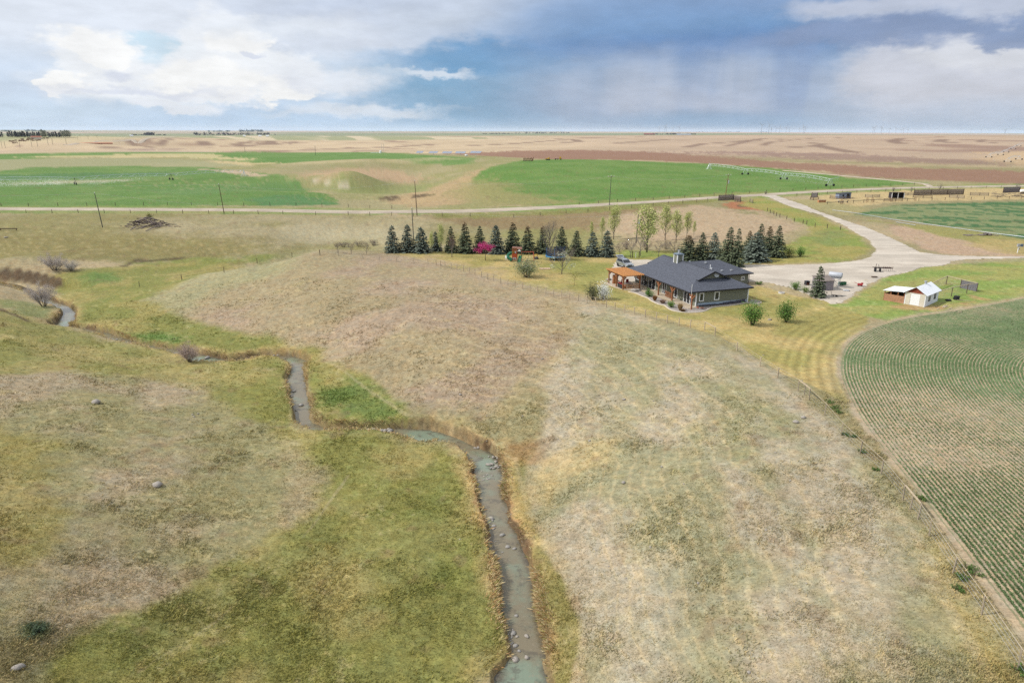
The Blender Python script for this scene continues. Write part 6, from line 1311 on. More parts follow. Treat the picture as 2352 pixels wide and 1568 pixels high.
    ty = MB(); ty.M = Matrix.Translation((0, 0, .11)); ty.lathe([(.24, -.09), (.42, -.10), (.46, -.04), (.46, .04), (.42, .10), (.24, .09)], 16); o2 = ty.build('tyre', BLACK); o2.location = G(2178, 690.5); tag(o2, 'single tyre lying at the rear corner of the white shed', 'tyre')
    for i, (zx, zy, a, l) in enumerate([(1440, 715, .9, 1.9), (1480, 710, .8, 1.8), (1500, 725, .6, 1.5), (1570, 755, .7, 1.6), (1685, 800, .6, 1.0), (1765, 822, .5, .9), (1330, 765, .7, 1.0), (1830, 600, -.35, 1.9)]):
        pl = MB(); pl.box((0, 0, .05), (l, .16, .05)); o2 = pl.build('plank', PALEW); o2.location = G((3480 + zx / 4.9) / 1.7415, (1080 + zy / 4.9) / 1.7415); o2.rotation_euler = (0, 0, a); tag(o2, 'pale scrap plank lying on bare ground right of the white shed', 'plank', 'scrap planks by the white shed')
shed()

# ------------------------------------------------------------------ farm yard clutter
def zy(x, y): return (3180 + x / 7.84) / 1.7415, (1050 + y / 7.84) / 1.7415      # close view of the yard
def yard():
    p = G(1888, 665); t = thing('plywood_shed', 'small grey plywood shed with sloping roof behind the single spruce', 'shed', p, R(12)); Wd, Dp, h = 2.9, 1.9, 1.75
    b = MB(); b.box((0, -Dp / 2, h / 2), (Wd, .06, h)); b.box((-Wd / 2, 0, h / 2 + .2), (.06, Dp, h + .35)); b.box((Wd / 2, 0, h / 2 + .2), (.06, Dp, h + .35)); b.box((0, Dp / 2, h / 2 + .25), (Wd, .06, h + .5)); b.build('wall', PLY, t)
    b = MB(); b.slab([(-Wd / 2 - .15, -Dp / 2 - .2, h + .02), (Wd / 2 + .15, -Dp / 2 - .2, h + .02), (Wd / 2 + .15, Dp / 2 + .2, h + .62), (-Wd / 2 - .15, Dp / 2 + .2, h + .62)], .05); b.build('roof', WOODG, t)
    b = MB(); b.tube([(.35, .4, h + .3), (.35, .4, h + 1.35), (.05, .4, h + 1.4)], .05, 6); b.build('stove_pipe', DARKM, t)
    p = G(1853, 655); t = thing('crate', 'open rusty orange crate left of the plywood shed', 'crate', p, R(15)); b = MB(); b.box((0, .3, .4), (.7, .04, .8)); b.box((-.33, 0, .4), (.04, .6, .8)); b.box((.33, 0, .4), (.04, .6, .8)); b.box((0, 0, .78), (.76, .7, .05)); b.build('frame', DARKM, t); MB().box((0, 0, .25), (.58, .5, .45)).build('filling', RUST, t)
    # fuel tank on its stand
    a = G(*zy(1190, 850)); b_ = G(*zy(1388, 812)); c0 = G(*zy(1085, 768)); ctr = (b_ + c0) / 2 + (a - c0) * .05; ax = (Vector((b_.x - c0.x, b_.y - c0.y, 0))); ax = Vector((1.0, -.75, 0)).normalized()
    ctr = Vector((ctr.x, ctr.y + .3, GZ(ctr.x, ctr.y + .3))); rz = math.atan2(ax.y, ax.x); t = thing('fuel_tank', 'silver cylindrical fuel tank on a tall steel stand', 'tank', ctr, rz); r, l, zc = .52, 2.1, 2.25
    b = MB(Matrix.Translation((0, 0, zc)) @ Euler((0, R(90), 0)).to_matrix().to_4x4()); b.lathe([(.02, -l / 2 - .05), (r * .9, -l / 2 - .02), (r, -l / 2 + .04), (r, l / 2 - .04), (r * .9, l / 2 + .02), (.02, l / 2 + .05)], 24); b.build('tank', mat('tank_silver', (.40, .42, .46), .5, .06, 2, metal=.1), t, True)
    for x in (-.75, .75):
        for y in (-.45, .45): q = MB(); q.beam((x * 1.05, y * 1.3, -.05), (x, y, 1.78), .07, .07); q.build('leg', GREYM, t)
    q = MB(); [q.beam((s * .75, -.45, 1.76), (s * .75, .45, 1.76), .08, .1) for s in (-1, 1)]; [q.beam((-.75, s * .45, 1.76), (.75, s * .45, 1.76), .06, .08) for s in (-1, 1)]; [q.beam((-.78, s * .55, .35), (.78, s * .47, 1.6), .04, .04) for s in (-1, 1)]; [q.beam((.78, s * .55, .35), (-.78, s * .47, 1.6), .04, .04) for s in (-1, 1)]; q.build('brace', GREYM, t)
    p = G(*zy(1470, 722)); t = thing('feed_trough', 'dark green metal trough beside the fuel tank stand', 'trough', p, R(10)); b = MB(); b.box((0, -.22, .42), (1.4, .03, .5), 0); b.box((0, .22, .42), (1.4, .03, .5)); b.box((-.7, 0, .42), (.03, .44, .5)); b.box((.7, 0, .42), (.03, .44, .5)); b.box((0, 0, .2), (1.4, .44, .03)); b.build('bin', mat('trough_green', A(54, 112, 76), .6, .12), t); b = MB(); [b.box((x, y, .1), (.06, .06, .2)) for x in (-.6, .6) for y in (-.18, .18)]; b.build('leg', DARKM, t)
    p = G(*zy(2030, 752)); t = thing('garden_tiller', 'small red garden machine standing on the gravel pile', 'machine', p, R(-15)); b = MB(); b.box((0, 0, .38), (.75, .5, .3)); b.box((.32, 0, .58), (.3, .4, .22)); b.build('body', RED, t); b = MB(); b.beam((-.3, .18, .4), (-.95, .2, .75), .04, .04); b.beam((-.3, -.18, .4), (-.95, -.2, .75), .04, .04); b.build('handle', RED, t); [wheel(t, s * .3, .0, .22, .14) for s in (-1, 1)]
    p = G(*zy(1600, 905)); t = thing('gas_cylinder', 'grey cylinder lying on dry grass below the tank', 'cylinder', p, R(-25)); b = MB(Matrix.Translation((0, 0, .16)) @ Euler((0, R(90), 0)).to_matrix().to_4x4()); b.lathe([(.04, -.5), (.15, -.45), (.17, -.38), (.17, .38), (.15, .45), (.05, .5)], 12); b.build('cylinder', GREYM, t, True); MB().tube([(.5, 0, .16), (.62, 0, .16)], .05, 6).build('valve', DARKM, t)
    p = G(*zy(1290, 1085)); t = thing('hand_plough', 'old horse drawn plough with two small wheels below the tank', 'plough', p, R(-20)); b = MB(); b.beam((-.8, 0, .35), (.9, .1, .3), .07, .09); b.beam((-.7, 0, .35), (-.9, .1, .95), .04, .04); b.beam((-.1, 0, .3), (.2, .15, .02), .06, .25); b.beam((.6, .1, .3), (1.1, .5, .12), .05, .05); b.build('frame', DARKM, t); wheel(t, -.45, -.12, .2, .06, hub=WHITE); wheel(t, .1, -.12, .18, .06, hub=WHITE)
    for i, (x, y, l, a, lab) in enumerate([(1145, 895, 1.2, .05, 'pale board lying in front of the plywood shed'), (2240, 565, 1.1, .5, 'plank on the scrap wood pallet by the gravel edge'), (2300, 610, 1.0, .5, 'front plank of the scrap wood at the gravel edge'), (1820, 640, .9, -.2, 'thin pale lath lying on gravel right of the trough'), (2210, 540, .8, .6, 'rear plank of the scrap wood at the gravel edge'), (1420, 985, .8, .1, 'pale board on the ground behind the old plough'), (2200, 820, .5, -.2, 'short pale board right of the gravel pile')]):
        b = MB(); b.box((0, 0, .05), (l, .2, .06)); o = b.build('board', PALEW); o.location = G(*zy(x, y)); o.rotation_euler = (0, 0, a); tag(o, lab, 'board')
    # gravel heap and dry grass
    b = MB(); rn = random.Random(9)
    for i in range(60):
        x, y = rn.uniform(1560, 2000), rn.uniform(700, 880); p = G(*zy(x, y)); q = MB(); q.rock((0, 0, 0), rn.uniform(.06, .15), i, .6)
        if i < 26: o = q.build('loose_stone', ROCKM, None, True); o.location = p; tag(o, 'fist sized grey stone lying on the gravel right of the fuel tank', 'stone', 'loose stones right of the tank')
    # cultivator on the gravel
    p = G(2030, 625); t = thing('cultivator', 'dark rusty wheeled cultivator with curved tines on the gravel yard', 'farm implement', p, R(-8))
    b = MB(); b.beam((-1.9, 0, .75), (1.6, .3, .75), .12, .12); b.beam((-1.9, .9, .75), (1.6, 1.1, .75), .1, .1); [b.beam((x, -.1, .75), (x, 1.1, .75), .08, .08) for x in (-1.6, -.6, .5, 1.5)]; b.beam((-1.0, 0, .8), (-1.2, -.1, 1.5), .06, .06); b.beam((-1.5, .4, .8), (-1.4, .4, 1.55), .07, .07); b.build('frame', mat('black_rust', A(70, 54, 52), .85, .3), t)
    for i in range(6): q = MB(); x = .1 + i * .34; q.tube([(x, .6, .78), (x + .1, 1.0, .95), (x + .2, 1.3, .6), (x + .12, 1.15, .12)], .035, 5); q.build('tine', RUST, t)
    for x in (-1.75, -.85): wheel(t, x, -.25, .38, .22)
    wheel(t, -1.3, .95, .38, .22)
    p = G(2017, 641 - 5); b = MB(); b.box((0, 0, .1), (.9, .5, .2)); b.box((.05, 0, .22), (1.0, .6, .04)); o = b.build('scrap_box', WOODD); o.location = G(3480 / 1.7415 + 80 / 4.9 / 1.7415, (1080 + 150 / 4.9) / 1.7415); tag(o, 'dark scrap box with a pale lid at the gravel edge below the cultivator', 'box')
    # meter boxes on a post, far right
    p = G(2338, 581); t = thing('meter_post', 'white post carrying two grey metal boxes at the right edge', 'electric box', p, R(5)); MB().box((-.15, 0, .75), (.12, .12, 1.5)).build('post', WHITE, t); MB().box((-.2, 0, 1.75), (.62, .35, .62)).build('box', GREYM, t); MB().box((.55, 0, 1.75), (.6, .3, .6)).build('box', mat('blue_grey', A(120, 138, 160), .5, .05), t); MB().box((.15, 0, 1.0), (.22, .2, .22)).build('junction_box', GREYM, t)
    # heaps of stones/logs by the second field
    for j, (px, py, n, w, lab) in enumerate([(2266, 541, 26, 2.3, 'heap of grey logs and stones at the edge of the dark green field'), (2226, 541, 9, 1.0, 'small heap of grey stones left of the log heap')]):
        t = thing('log_heap', lab, 'heap', G(px, py))
        for i in range(n):
            a, b_ = rn.uniform(-w, w), rn.uniform(-.7, .7); zz = max(.1, .95 * (1 - abs(a) / w) * (1 - abs(b_) / 1.2)); q = MB(); q.tube([(a - rn.uniform(.3, .8), b_, zz * rn.uniform(.4, 1)), (a + rn.uniform(.3, .8), b_ + rn.uniform(-.3, .3), zz * rn.uniform(.4, 1))], rn.uniform(.1, .17), 6); q.build('log', WOODG, t)
    # irrigation pipes
    for pts, lab in [([(1912, 484), (1956, 489.5), (1988, 494.5), (2044, 504.5), (2136, 517.5), (2195, 525.5), (2251, 533.5), (2319, 542), (2370, 548)], 'long white irrigation pipe along the edge of the dark green field'), ([(2058, 511.5), (2103, 519)], 'short white irrigation pipe lying before the longer one')]:
        t = thing('irrigation_pipe', lab, 'pipe', (0, 0, 0)); q = MB(); P = [G(*v) + Vector((0, 0, .22)) for v in pts]; q.tube(P, .085, 8); q.build('pipe', GREYM, t)
        for k in range(len(P) - 1):
            q = MB(); v = P[k]; q.tube([v, v.lerp(P[k + 1], .012)], .12, 8); q.build('coupling', GREYM, t)
yard()

# ------------------------------------------------------------------ fences
def fence(name, label, posts, h, w, m, wires=3, wire_r=.007, rails=(), group=None, top=None, step=None):
    P = [G(*q) for q in posts]
    if step:
        Q = []; acc = 0
        for a, b in zip(P[:-1], P[1:]):
            n = max(1, int(round((b - a).length / step)))
            for i in range(n): v = a.lerp(b, i / n); Q.append(Vector((v.x, v.y, GZ(v.x, v.y))))
        P = Q + [P[-1]]
    t = thing(name, label, 'fence', P[0], 0, group); o = P[0]; rn = random.Random(len(P)); tops = []
    base = MB(); base.box((0, 0, (h - .35) / 2), (w, w, h + .35)); me = base.mesh('post', m)
    for i, p in enumerate(P):
        c = link(bpy.data.objects.new('post', me), t); c.location = p - o; c.rotation_euler = (rn.uniform(-.05, .05), rn.uniform(-.05, .05), rn.random()); tops.append(p - o)
    if wires:
        q = MB()
        for a, b in zip(tops[:-1], tops[1:]):
            for k in range(wires): z = h * (1 - k * .9 / wires) - .03; q.tube([a + Vector((0, 0, z)), b + Vector((0, 0, z))], wire_r, 3)
        q.build('wire', GREYM if m is not WOODD else WOODD, t)
    for i, j in rails:
        q = MB(); q.beam(tops[i] + Vector((0, 0, h)), tops[j] + Vector((0, 0, h)), .10, .10); q.build('rail', PALEW, t)
    if top:
        q = MB()
        for a, b in zip(tops[:-1], tops[1:]): q.tube([a + Vector((0, 0, h)), b + Vector((0, 0, h))], top, 4)
        q.build('top_wire', PALEW, t)
    return t
def fences():
    lawn = [(735, 586), (778, 588), (834, 595.5), (871, 598), (910, 601.6), (950, 604.8), (983, 607), (1002, 609), (1012, 611), (1022, 614), (1036, 617.5), (1049, 620), (1064, 623), (1078, 627), (1091, 632), (1106, 637), (1120, 642), (1134, 647), (1150, 651.7), (1166, 656.6), (1183, 660), (1200, 664), (1217, 668), (1235, 672), (1253, 676), (1271, 680), (1290, 684), (1308, 688), (1328, 692), (1348, 696), (1368, 700), (1392, 706.6), (1412, 712), (1434, 718.3), (1457, 722.5), (1482, 729), (1507, 735), (1532, 742), (1559, 747.5), (1585, 752.5), (1618, 758), (1642, 772), (1692, 806), (1744.6, 841), (1786, 868)]
    fence('wire_fence', 'wire fence with pale posts along the lower edge of the lawn', lawn, 1.22, .11, PALEW, 4, .006, rails=[(6, 7), (8, 9), (40, 41)], top=.012)
    fence('wire_fence', 'wire fence with pale posts between dry slope and crop field', [(1786, 868), (1832.5, 898.5), (1847, 907), (1858, 919), (1893.5, 954), (1931, 999.6), (1975, 1042), (2023.6, 1088), (2073.4, 1149), (2090.5, 1170), (2108, 1192), (2133.5, 1231), (2188, 1318), (2254, 1412), (2337, 1538), (2440, 1690)], 1.3, .08, mat('grey_post', A(178, 164, 142), .9, .18), 4, .006, rails=[(1, 3), (8, 10)], top=.014)
    fence('wire_fence', 'sparse fence of dark posts running down the left shoulder of the hill', [(320, 656.5), (418, 643), (515, 627), (591, 606), (671, 590), (735, 586)], 1.25, .12, WOODD, 2)
    fence('wire_fence', 'wire fence of dark posts on the far side of the gravel road, left half', [(-60, 473.5), (66, 474), (200, 473), (330, 472), (440, 471.5), (560, 473), (680, 473), (800, 476.5), (900, 480)], 1.25, .14, WOODD, 3, step=9)
    fence('wire_fence', 'wire fence of dark posts on the near side of the gravel road, left half', [(-60, 490), (120, 489.5), (300, 490), (480, 491), (650, 492.5), (800, 494.5), (950, 497), (1080, 496)], 1.25, .14, WOODD, 3, step=9)
    fence('wire_fence', 'wire fence of dark posts along the lower edge of the right green hill', [(1330, 472), (1500, 459), (1640, 449.5), (1760, 442.5), (1850, 437), (1960, 430), (2100, 425)], 1.25, .14, WOODD, 3, step=9)
    fence('wire_fence', 'wire fence of dark posts between road and brown pasture hill', [(1180, 500), (1300, 491), (1400, 483), (1500, 474), (1600, 465), (1650, 460)], 1.25, .14, WOODD, 3, step=9)
    fence('wire_fence', 'row of short dark posts bending round the inside of the driveway meadow', [(1762.6, 485), (1769, 489.6), (1777, 493), (1783, 496), (1791, 499.5), (1806.5, 504), (1824, 509.4), (1844, 514), (1852.6, 516), (1872, 521), (1900, 524), (1930, 528)], 1.2, .15, WOODD, 2)
    fence('wire_fence', 'fence of dark posts along the front of the old corrals', [(1900, 470), (1960, 466.5), (2030, 463.5), (2110, 461.5), (2200, 459.5), (2290, 457.5), (2400, 456)], 1.2, .13, WOODD, 3, step=6)
    fence('wire_fence', 'fence of dark posts behind the old corrals beside the road', [(1830, 450), (1900, 446), (2000, 441), (2100, 437), (2230, 433.5), (2400, 430.5)], 1.2, .13, WOODD, 3, step=9)
    # apple saplings in the meadow
fences()

# ------------------------------------------------------------------ corrals and sheds by the road
def board_wall(name, label, pts, h, m, nb=None, rails=True):
    P = [G(*q) for q in pts]; t = thing(name, label, 'windbreak', P[0]); o = P[0]
    for k, (a, b) in enumerate(zip(P[:-1], P[1:])):
        q = MB(); n = max(3, int((b - a).length / .32)); rn = random.Random(k + n)
        for i in range(n):
            v = (a - o).lerp(b - o, (i + .5) / n); d = (b - a).normalized(); q.beam((v.x - d.x * .13, v.y - d.y * .13, v.z + h / 2 - .1), (v.x + d.x * .13, v.y + d.y * .13, v.z + h / 2 - .1), .04, h * rn.uniform(.93, 1.02))
        q.build('board_panel', m, t)
        if rails:
            q = MB()
            for z in (.45, 1.1): q.beam((a - o) + Vector((0, -.12, z)), (b - o) + Vector((0, -.12, z)), .08, .14)
            q.build('rail', WOODD, t)
    for p in P: q = MB(); v = p - o; q.box((v.x, v.y - .1, v.z + h / 2), (.18, .18, h)); q.build('post', WOODD, t)
    return t
def rail_fence(label, pts, h=1.3, n=3, m=None):
    P = [G(*q) for q in pts]; t = thing('rail_fence', label, 'fence', P[0]); o = P[0]; m = m or WOODG
    for p in P: q = MB(); v = p - o; q.box((v.x, v.y, v.z + h / 2 - .1), (.16, .16, h + .2)); q.build('post', WOODD, t)
    for a, b in zip(P[:-1], P[1:]):
        for k in range(n): q = MB(); z = h * (k + .6) / n; q.beam((a - o) + Vector((0, -.1, z)), (b - o) + Vector((0, -.1, z)), .06, .16); q.build('rail', m, t)
    return t
def corrals():
    rn = random.Random(21)
    board_wall('windbreak', 'grey board windbreak beside the pole at the driveway junction', [(1650, 461), (1684, 459)], 2.3, WOODG)
    board_wall('windbreak', 'short pale board windbreak joined to the corner of the grey one', [(1684, 459), (1700, 462.5)], 2.0, WOODG)
    rail_fence('low dark rail gate in front of the pale board windbreak', [(1688, 463), (1694, 464), (1701, 465)], 1.3, 3, WOODD); rail_fence('grey gate leaning by the bare red soil', [(1722, 464), (1729, 467)], 1.4, 4)
    board_wall('windbreak', 'small grey panel shelter at the left end of the corrals', [(1863, 454), (1877, 453)], 2.0, PLY, rails=False)
    rail_fence('three dark corral rails in front of the small grey panel shelter', [(1861, 459), (1868, 460), (1880, 459.5)], 1.3, 3, WOODD)
    p = G(1887, 465); t = thing('orange_bin', 'low orange slatted bin in the corral', 'bin', p, .1); b = MB(); [b.box((-1.3 + i * .29, -.5, .5), (.24, .06, 1.0)) for i in range(10)]; [b.box((-1.3 + i * .29, .5, .5), (.24, .06, 1.0)) for i in range(10)]; b.box((-1.45, 0, .5), (.06, 1.0, 1.0)); b.box((1.45, 0, .5), (.06, 1.0, 1.0)); b.build('side', mat('orange_slat', A(206, 150, 108), .85, .15), t); MB().box((0, 0, 1.02), (3.0, 1.1, .06)).build('rim', PALEW, t)
    # blue-grey shed
    p = G(1936, 455); t = thing('corral_shed', 'blue grey shed with slanting roof and two blacked-in openings in the corral', 'shed', p, .05); w, d = 5.0, 3.0
    BG = mat('bluegrey_board', A(146, 160, 184), .85, .12, 2); b = MB(); b.box((0, -d / 2, .85), (w, .08, 1.7)); b.box((-w / 2, 0, .85), (.08, d, 1.7)); b.box((w / 2, 0, 1.15), (.08, d, 2.3)); b.box((0, d / 2, 1.0), (w, .08, 2.0)); b.prism([(-w / 2, -d / 2 - .04, 1.7), (w / 2, -d / 2 - .04, 1.7), (w / 2, -d / 2 - .04, 2.3)], (0, .08, 0)); b.build('wall', BG, t)
    b = MB(); b.slab([(-w / 2 - .2, -d / 2 - .25, 1.78), (w / 2 + .2, -d / 2 - .25, 2.42), (w / 2 + .2, d / 2 + .2, 2.42), (-w / 2 - .2, d / 2 + .2, 1.78)], .08); b.build('roof', DARKM, t); MB().box((1.3, -d / 2 - .05, 1.05), (1.3, .05, 1.7)).build('doorway_shade', BLACK, t); MB().box((-.8, -d / 2 - .05, 1.15), (.7, .05, .8)).build('window', BLACK, t)  # black plates on the closed wall stand in for the shade inside door and window
    rail_fence('dark corral rails in front of the blue grey shed', [(1906, 456), (1922, 457.5), (1938, 458), (1952, 457)], 1.2, 3, WOODD)
    # machinery heap
    p = G(1935, 466); t = thing('scrap_implement', 'tangle of pale old farm machinery in front of the corral rails', 'farm implement', p)
    for i in range(16): q = MB(); a = Vector((rn.uniform(-2, 2), rn.uniform(-.5, .5), rn.uniform(.1, 1.1))); q.beam(a, a + Vector((rn.uniform(-1.3, 1.3), rn.uniform(-.5, .5), rn.uniform(-.4, .4))), .09, .09); q.build('bar', [WHITE, GREYM, WOODG, RUST][i % 4], t)
    for x in (-1.6, 0, 1.7): wheel(t, x, -.3, .42, .08, hub=RUST)
    # white-framed shelter with two dark bays
    p = G(2058, 455); t = thing('calf_shelter', 'white framed double calf shelter with dark open bays', 'shelter', p, .03); b = MB(); b.box((0, 1.2, 1.15), (5.2, .08, 2.3)); b.box((-2.6, 0, 1.1), (.1, 2.4, 2.2)); b.box((2.6, 0, 1.1), (.1, 2.4, 2.2)); b.box((0, .1, 1.1), (.1, 2.2, 2.2)); b.build('wall', mat('dark_board', A(70, 66, 72), .9, .2), t)
    b = MB(); [b.box((x, -1.22, 1.15), (.28, .1, 2.4)) for x in (-2.6, 0, 2.6)]; b.build('front_post', WHITE, t); b = MB(); b.slab([(-2.8, -1.4, 2.42), (2.8, -1.4, 2.42), (2.8, 1.4, 2.3), (-2.8, 1.4, 2.3)], .08); b.build('roof', DARKM, t); b = MB(); [b.box((s * 1.3, 1.0, .9 + k * .5), (2.3, .06, .06)) for s in (-1, 1) for k in range(3)]; b.build('feed_rack', WOODG, t)
    rail_fence('pale broken rails in front of the white framed shelter', [(2030, 462), (2050, 462), (2072, 462)], 1.0, 3, PALEW); rail_fence('low grey rails between the two middle corral shelters', [(1987, 453), (2003, 454), (2020, 453)], 1.2, 3)
    rail_fence('rails joining the white framed shelter to the long board windbreak', [(2073, 449), (2085, 449), (2098, 449)], 1.2, 3); rail_fence('dark rails in front of the long board windbreak', [(2097, 454), (2120, 455), (2140, 456)], 1.2, 2, WOODD)
    board_wall('windbreak', 'long grey board windbreak, dark in its middle stretch', [(2098, 449), (2138, 448), (2175, 447.5), (2212, 447)], 2.6, WOODG)
    rail_fence('grey rails right of the long board windbreak', [(2180, 454), (2198, 455), (2214, 456)], 1.2, 3); rail_fence('weathered rail corral right of the long windbreak', [(2228, 449), (2250, 449.5), (2270, 450)], 1.4, 4)
    board_wall('windbreak', 'dark board windbreak behind the rail heap at the far right', [(2303, 443), (2341, 441.5)], 2.6, mat('grey_board', A(128, 124, 130), .9, .2, 3))
    t = thing('rail_heap', 'large heap of grey corral rails and poles at the far right', 'heap', G(2312, 453))
    for i in range(40): q = MB(); a = Vector((rn.uniform(-7, 8), rn.uniform(-1, 1.5), rn.uniform(.15, 1.5))); q.beam(a, a + Vector((rn.uniform(1.2, 3), rn.uniform(-1, 1), rn.uniform(-.6, .6))), .12, .12); q.build('pole', WOODG, t)
    p = G(2348, 445); t = thing('water_tank', 'small white tank behind the rail heap', 'tank', p); b = MB(Matrix.Translation((0, 0, 1.2)) @ Euler((0, R(90), 0)).to_matrix().to_4x4()); b.lathe([(.05, -1.1), (.6, -1.05), (.65, -.9), (.65, .9), (.6, 1.05), (.05, 1.1)], 14); b.build('tank', WHITE, t, True); MB().box((0, 0, .3), (1.6, .7, .6)).build('stand', WOODD, t)
    # wheel-move line
    P = [G(*v) for v in [(1897, 471), (1933, 469), (1991, 464.8), (2045, 463), (2101, 462)]]; t = thing('wheel_line', 'dark wheel move irrigation line with thin spoked wheels before the corrals', 'irrigation line', P[0]); o = P[0]; q = MB(); q.tube([p - o + Vector((0, 0, .9)) for p in P], .09, 6); q.build('pipe', DARKM, t)
    for p in (P[1], P[2], P[3], P[4], P[2] + Vector((2.2, .2, 0))):
        v = p - o + Vector((0, 0, .9)); q = MB(); q.tube([v + Vector((.05, math.cos(k * math.pi / 9) * .9, math.sin(k * math.pi / 9) * .9)) for k in range(19)], .05, 4); [q.beam(v, v + Vector((.05, math.cos(k * math.pi / 4) * .88, math.sin(k * math.pi / 4) * .88)), .04, .04) for k in range(8)]; w_ = q.build('wheel', RUST, t)
        w_.rotation_euler = (0, 0, 0)
    for i, (px, py, h, lab) in enumerate([(2158, 434, 3.2, 'leafless shrub above the long board windbreak'), (2338, 431, 3.4, 'leafless shrub at the roadside far right'), (2093, 441, 2.4, 'leafless shrub behind the corrals, left of the long windbreak'), (2052, 440, 2.2, 'leafless shrub behind the white framed shelter'), (1758, 447.5, 1.6, 'leafless stump like shrub at the driveway mouth')]):
        plant('bare_shrub', lab, 'shrub', G(px, py), shrub(h, h * .9, None, 380, .6, 480 + i, 12, (.18, .15, .13)), 0, 'shrubs around the corrals')
corrals()

# ------------------------------------------------------------------ poles and wires
def poles():
    PM = mat('pole_wood', A(112, 92, 76), .9, .2, 2); PMG = mat('pole_grey', A(98, 100, 92), .9, .2, 2); T = {}
    data = [('a', 236, 523, 231, 449, PMG, 'dark leaning pole left of the brush pile', 0), ('b', 515, 491, 510.5, 428, PM, 'brown pole at the left roadside with white insulator', 0), ('c', 950, 552, 949, 481, PMG, 'grey pole behind the second spruce of the lawn row', 0), ('d', 958, 495, 955.5, 420, PM, 'pole on the near roadside in the middle of the picture', 0),
            ('e', 1399.5, 472, 1401, 409, PMG, 'pole with a white crossarm at the foot of the right green hill', 1), ('f', 1461, 559, 1462.5, 496, PMG, 'pole with a grey transformer behind the house', 2), ('g', 1665.5, 456.5, 1668, 405, mat('pole_red', A(150, 106, 84), .9, .15), 'reddish pole with crossarms and transformer at the junction', 3)]
    for k, bx, by, tx, ty, m, lab, kind in data:
        p = G(bx, by); D = p.y * math.cos(PITCH) + (27 - p.z) * math.sin(PITCH); h = (by - ty) * D / F / .96; top = Vector(((tx - bx) * D / F, 0, h)); t = thing('utility_pole', lab, 'pole', p)
        b = MB(); b.tube([(0, 0, -.3), top], [.15, .10], 8); b.build('pole', m, t); T[k] = p + top
        b = MB(); b.tube([top, top + Vector((0, 0, .35))], .07, 6); b.build('insulator', WHITE, t)
        if kind in (1, 3):
            b = MB(); b.box(top + Vector((0, 0, -.25)), (2.6, .12, .14), .35); b.build('crossarm', PALEW, t)
            for s in (-1, 1): b = MB(); v = top + Vector((s * 1.15 * math.cos(.35), s * 1.15 * math.sin(.35), 0)); b.tube([v + Vector((0, 0, -.2)), v + Vector((0, 0, .15))], .07, 6); b.build('insulator', WHITE, t)
        if kind == 3: b = MB(); b.box(top + Vector((-.4, 0, -1.9)), (2.9, .12, .14), .35); b.build('crossarm', PALEW, t)
        if kind in (2, 3): b = MB(); z = -2.6 if kind == 2 else -3.6; b.tube([top + Vector((.4, 0, z)), top + Vector((.4, 0, z + 1.3))], .30, 10); b.build('transformer', GREYM, t)
    def wire(a, b, lab, sag=1.5, r=.018):
        q = MB(); n = 14; q.tube([a.lerp(b, i / n) + Vector((0, 0, -4 * sag * (i / n) * (1 - i / n))) for i in range(n + 1)], r, 3); tag(q.build('power_line', mat('cable', (.42, .44, .44), .6, .05)), lab, 'cable')
    L1 = Vector((-260, 205, 9)); L2 = Vector((-330, 255, 9)); wire(T['a'], L1, 'power line running left from the dark leaning pole'); wire(T['a'], T['c'], 'power line from the dark leaning pole to the pole behind the spruces', 2.0); wire(T['c'], T['f'], 'power line from the spruce row pole to the transformer pole', 1.6)
    wire(T['b'], L2, 'power line running left from the brown roadside pole'); wire(T['b'], T['d'], 'power line between the two roadside poles', 2.2); wire(T['d'], T['e'], 'power line from the middle roadside pole to the green hill', 2.0); wire(T['e'], T['g'], 'power line from the green hill pole to the junction pole', 1.6)
    me = None
    for i, (x, yb, yt) in enumerate([(130, 550, 400), (55, 560, 390), (475, 540, 390), (755, 520, 360), (890, 515, 375), (1135, 470, 335), (1245, 470, 330), (1565, 465, 325), (1835, 355, 275), (2075, 330, 262), (2285, 312, 250)]):
        px = x / 5.88 / 1.7415; py = (500 + yb / 5.88) / 1.7415; pt = (500 + yt / 5.88) / 1.7415; p = G(px, py); D = p.y * math.cos(PITCH) + 27 * math.sin(PITCH); h = (py - pt) * D / F
        b = MB(); b.tube([(0, 0, -.3), (0, 0, h)], [.20, .15], 5); b.box((0, 0, h - .3), (2.2, .15, .15)); o = b.build('utility_pole', PMG); o.location = p; tag(o, f'far thin pole on the tan rise at upper left, {ORD[i]} by distance', 'pole', 'far poles at upper left')
    for px, yb, yt, lab in ((563, 349.5, 338.5, 'far pole standing on the upper green strip left of the other'), (725, 357, 336, 'far pole on the upper green strip before the stubble field')):
        p = G(px, yb); D = p.y; h = min(11, (yb - yt) * D / F); b = MB(); b.tube([(0, 0, -.3), (0, 0, h)], [.2, .15], 5); o = b.build('utility_pole', PMG); o.location = p; tag(o, lab, 'pole')
poles()

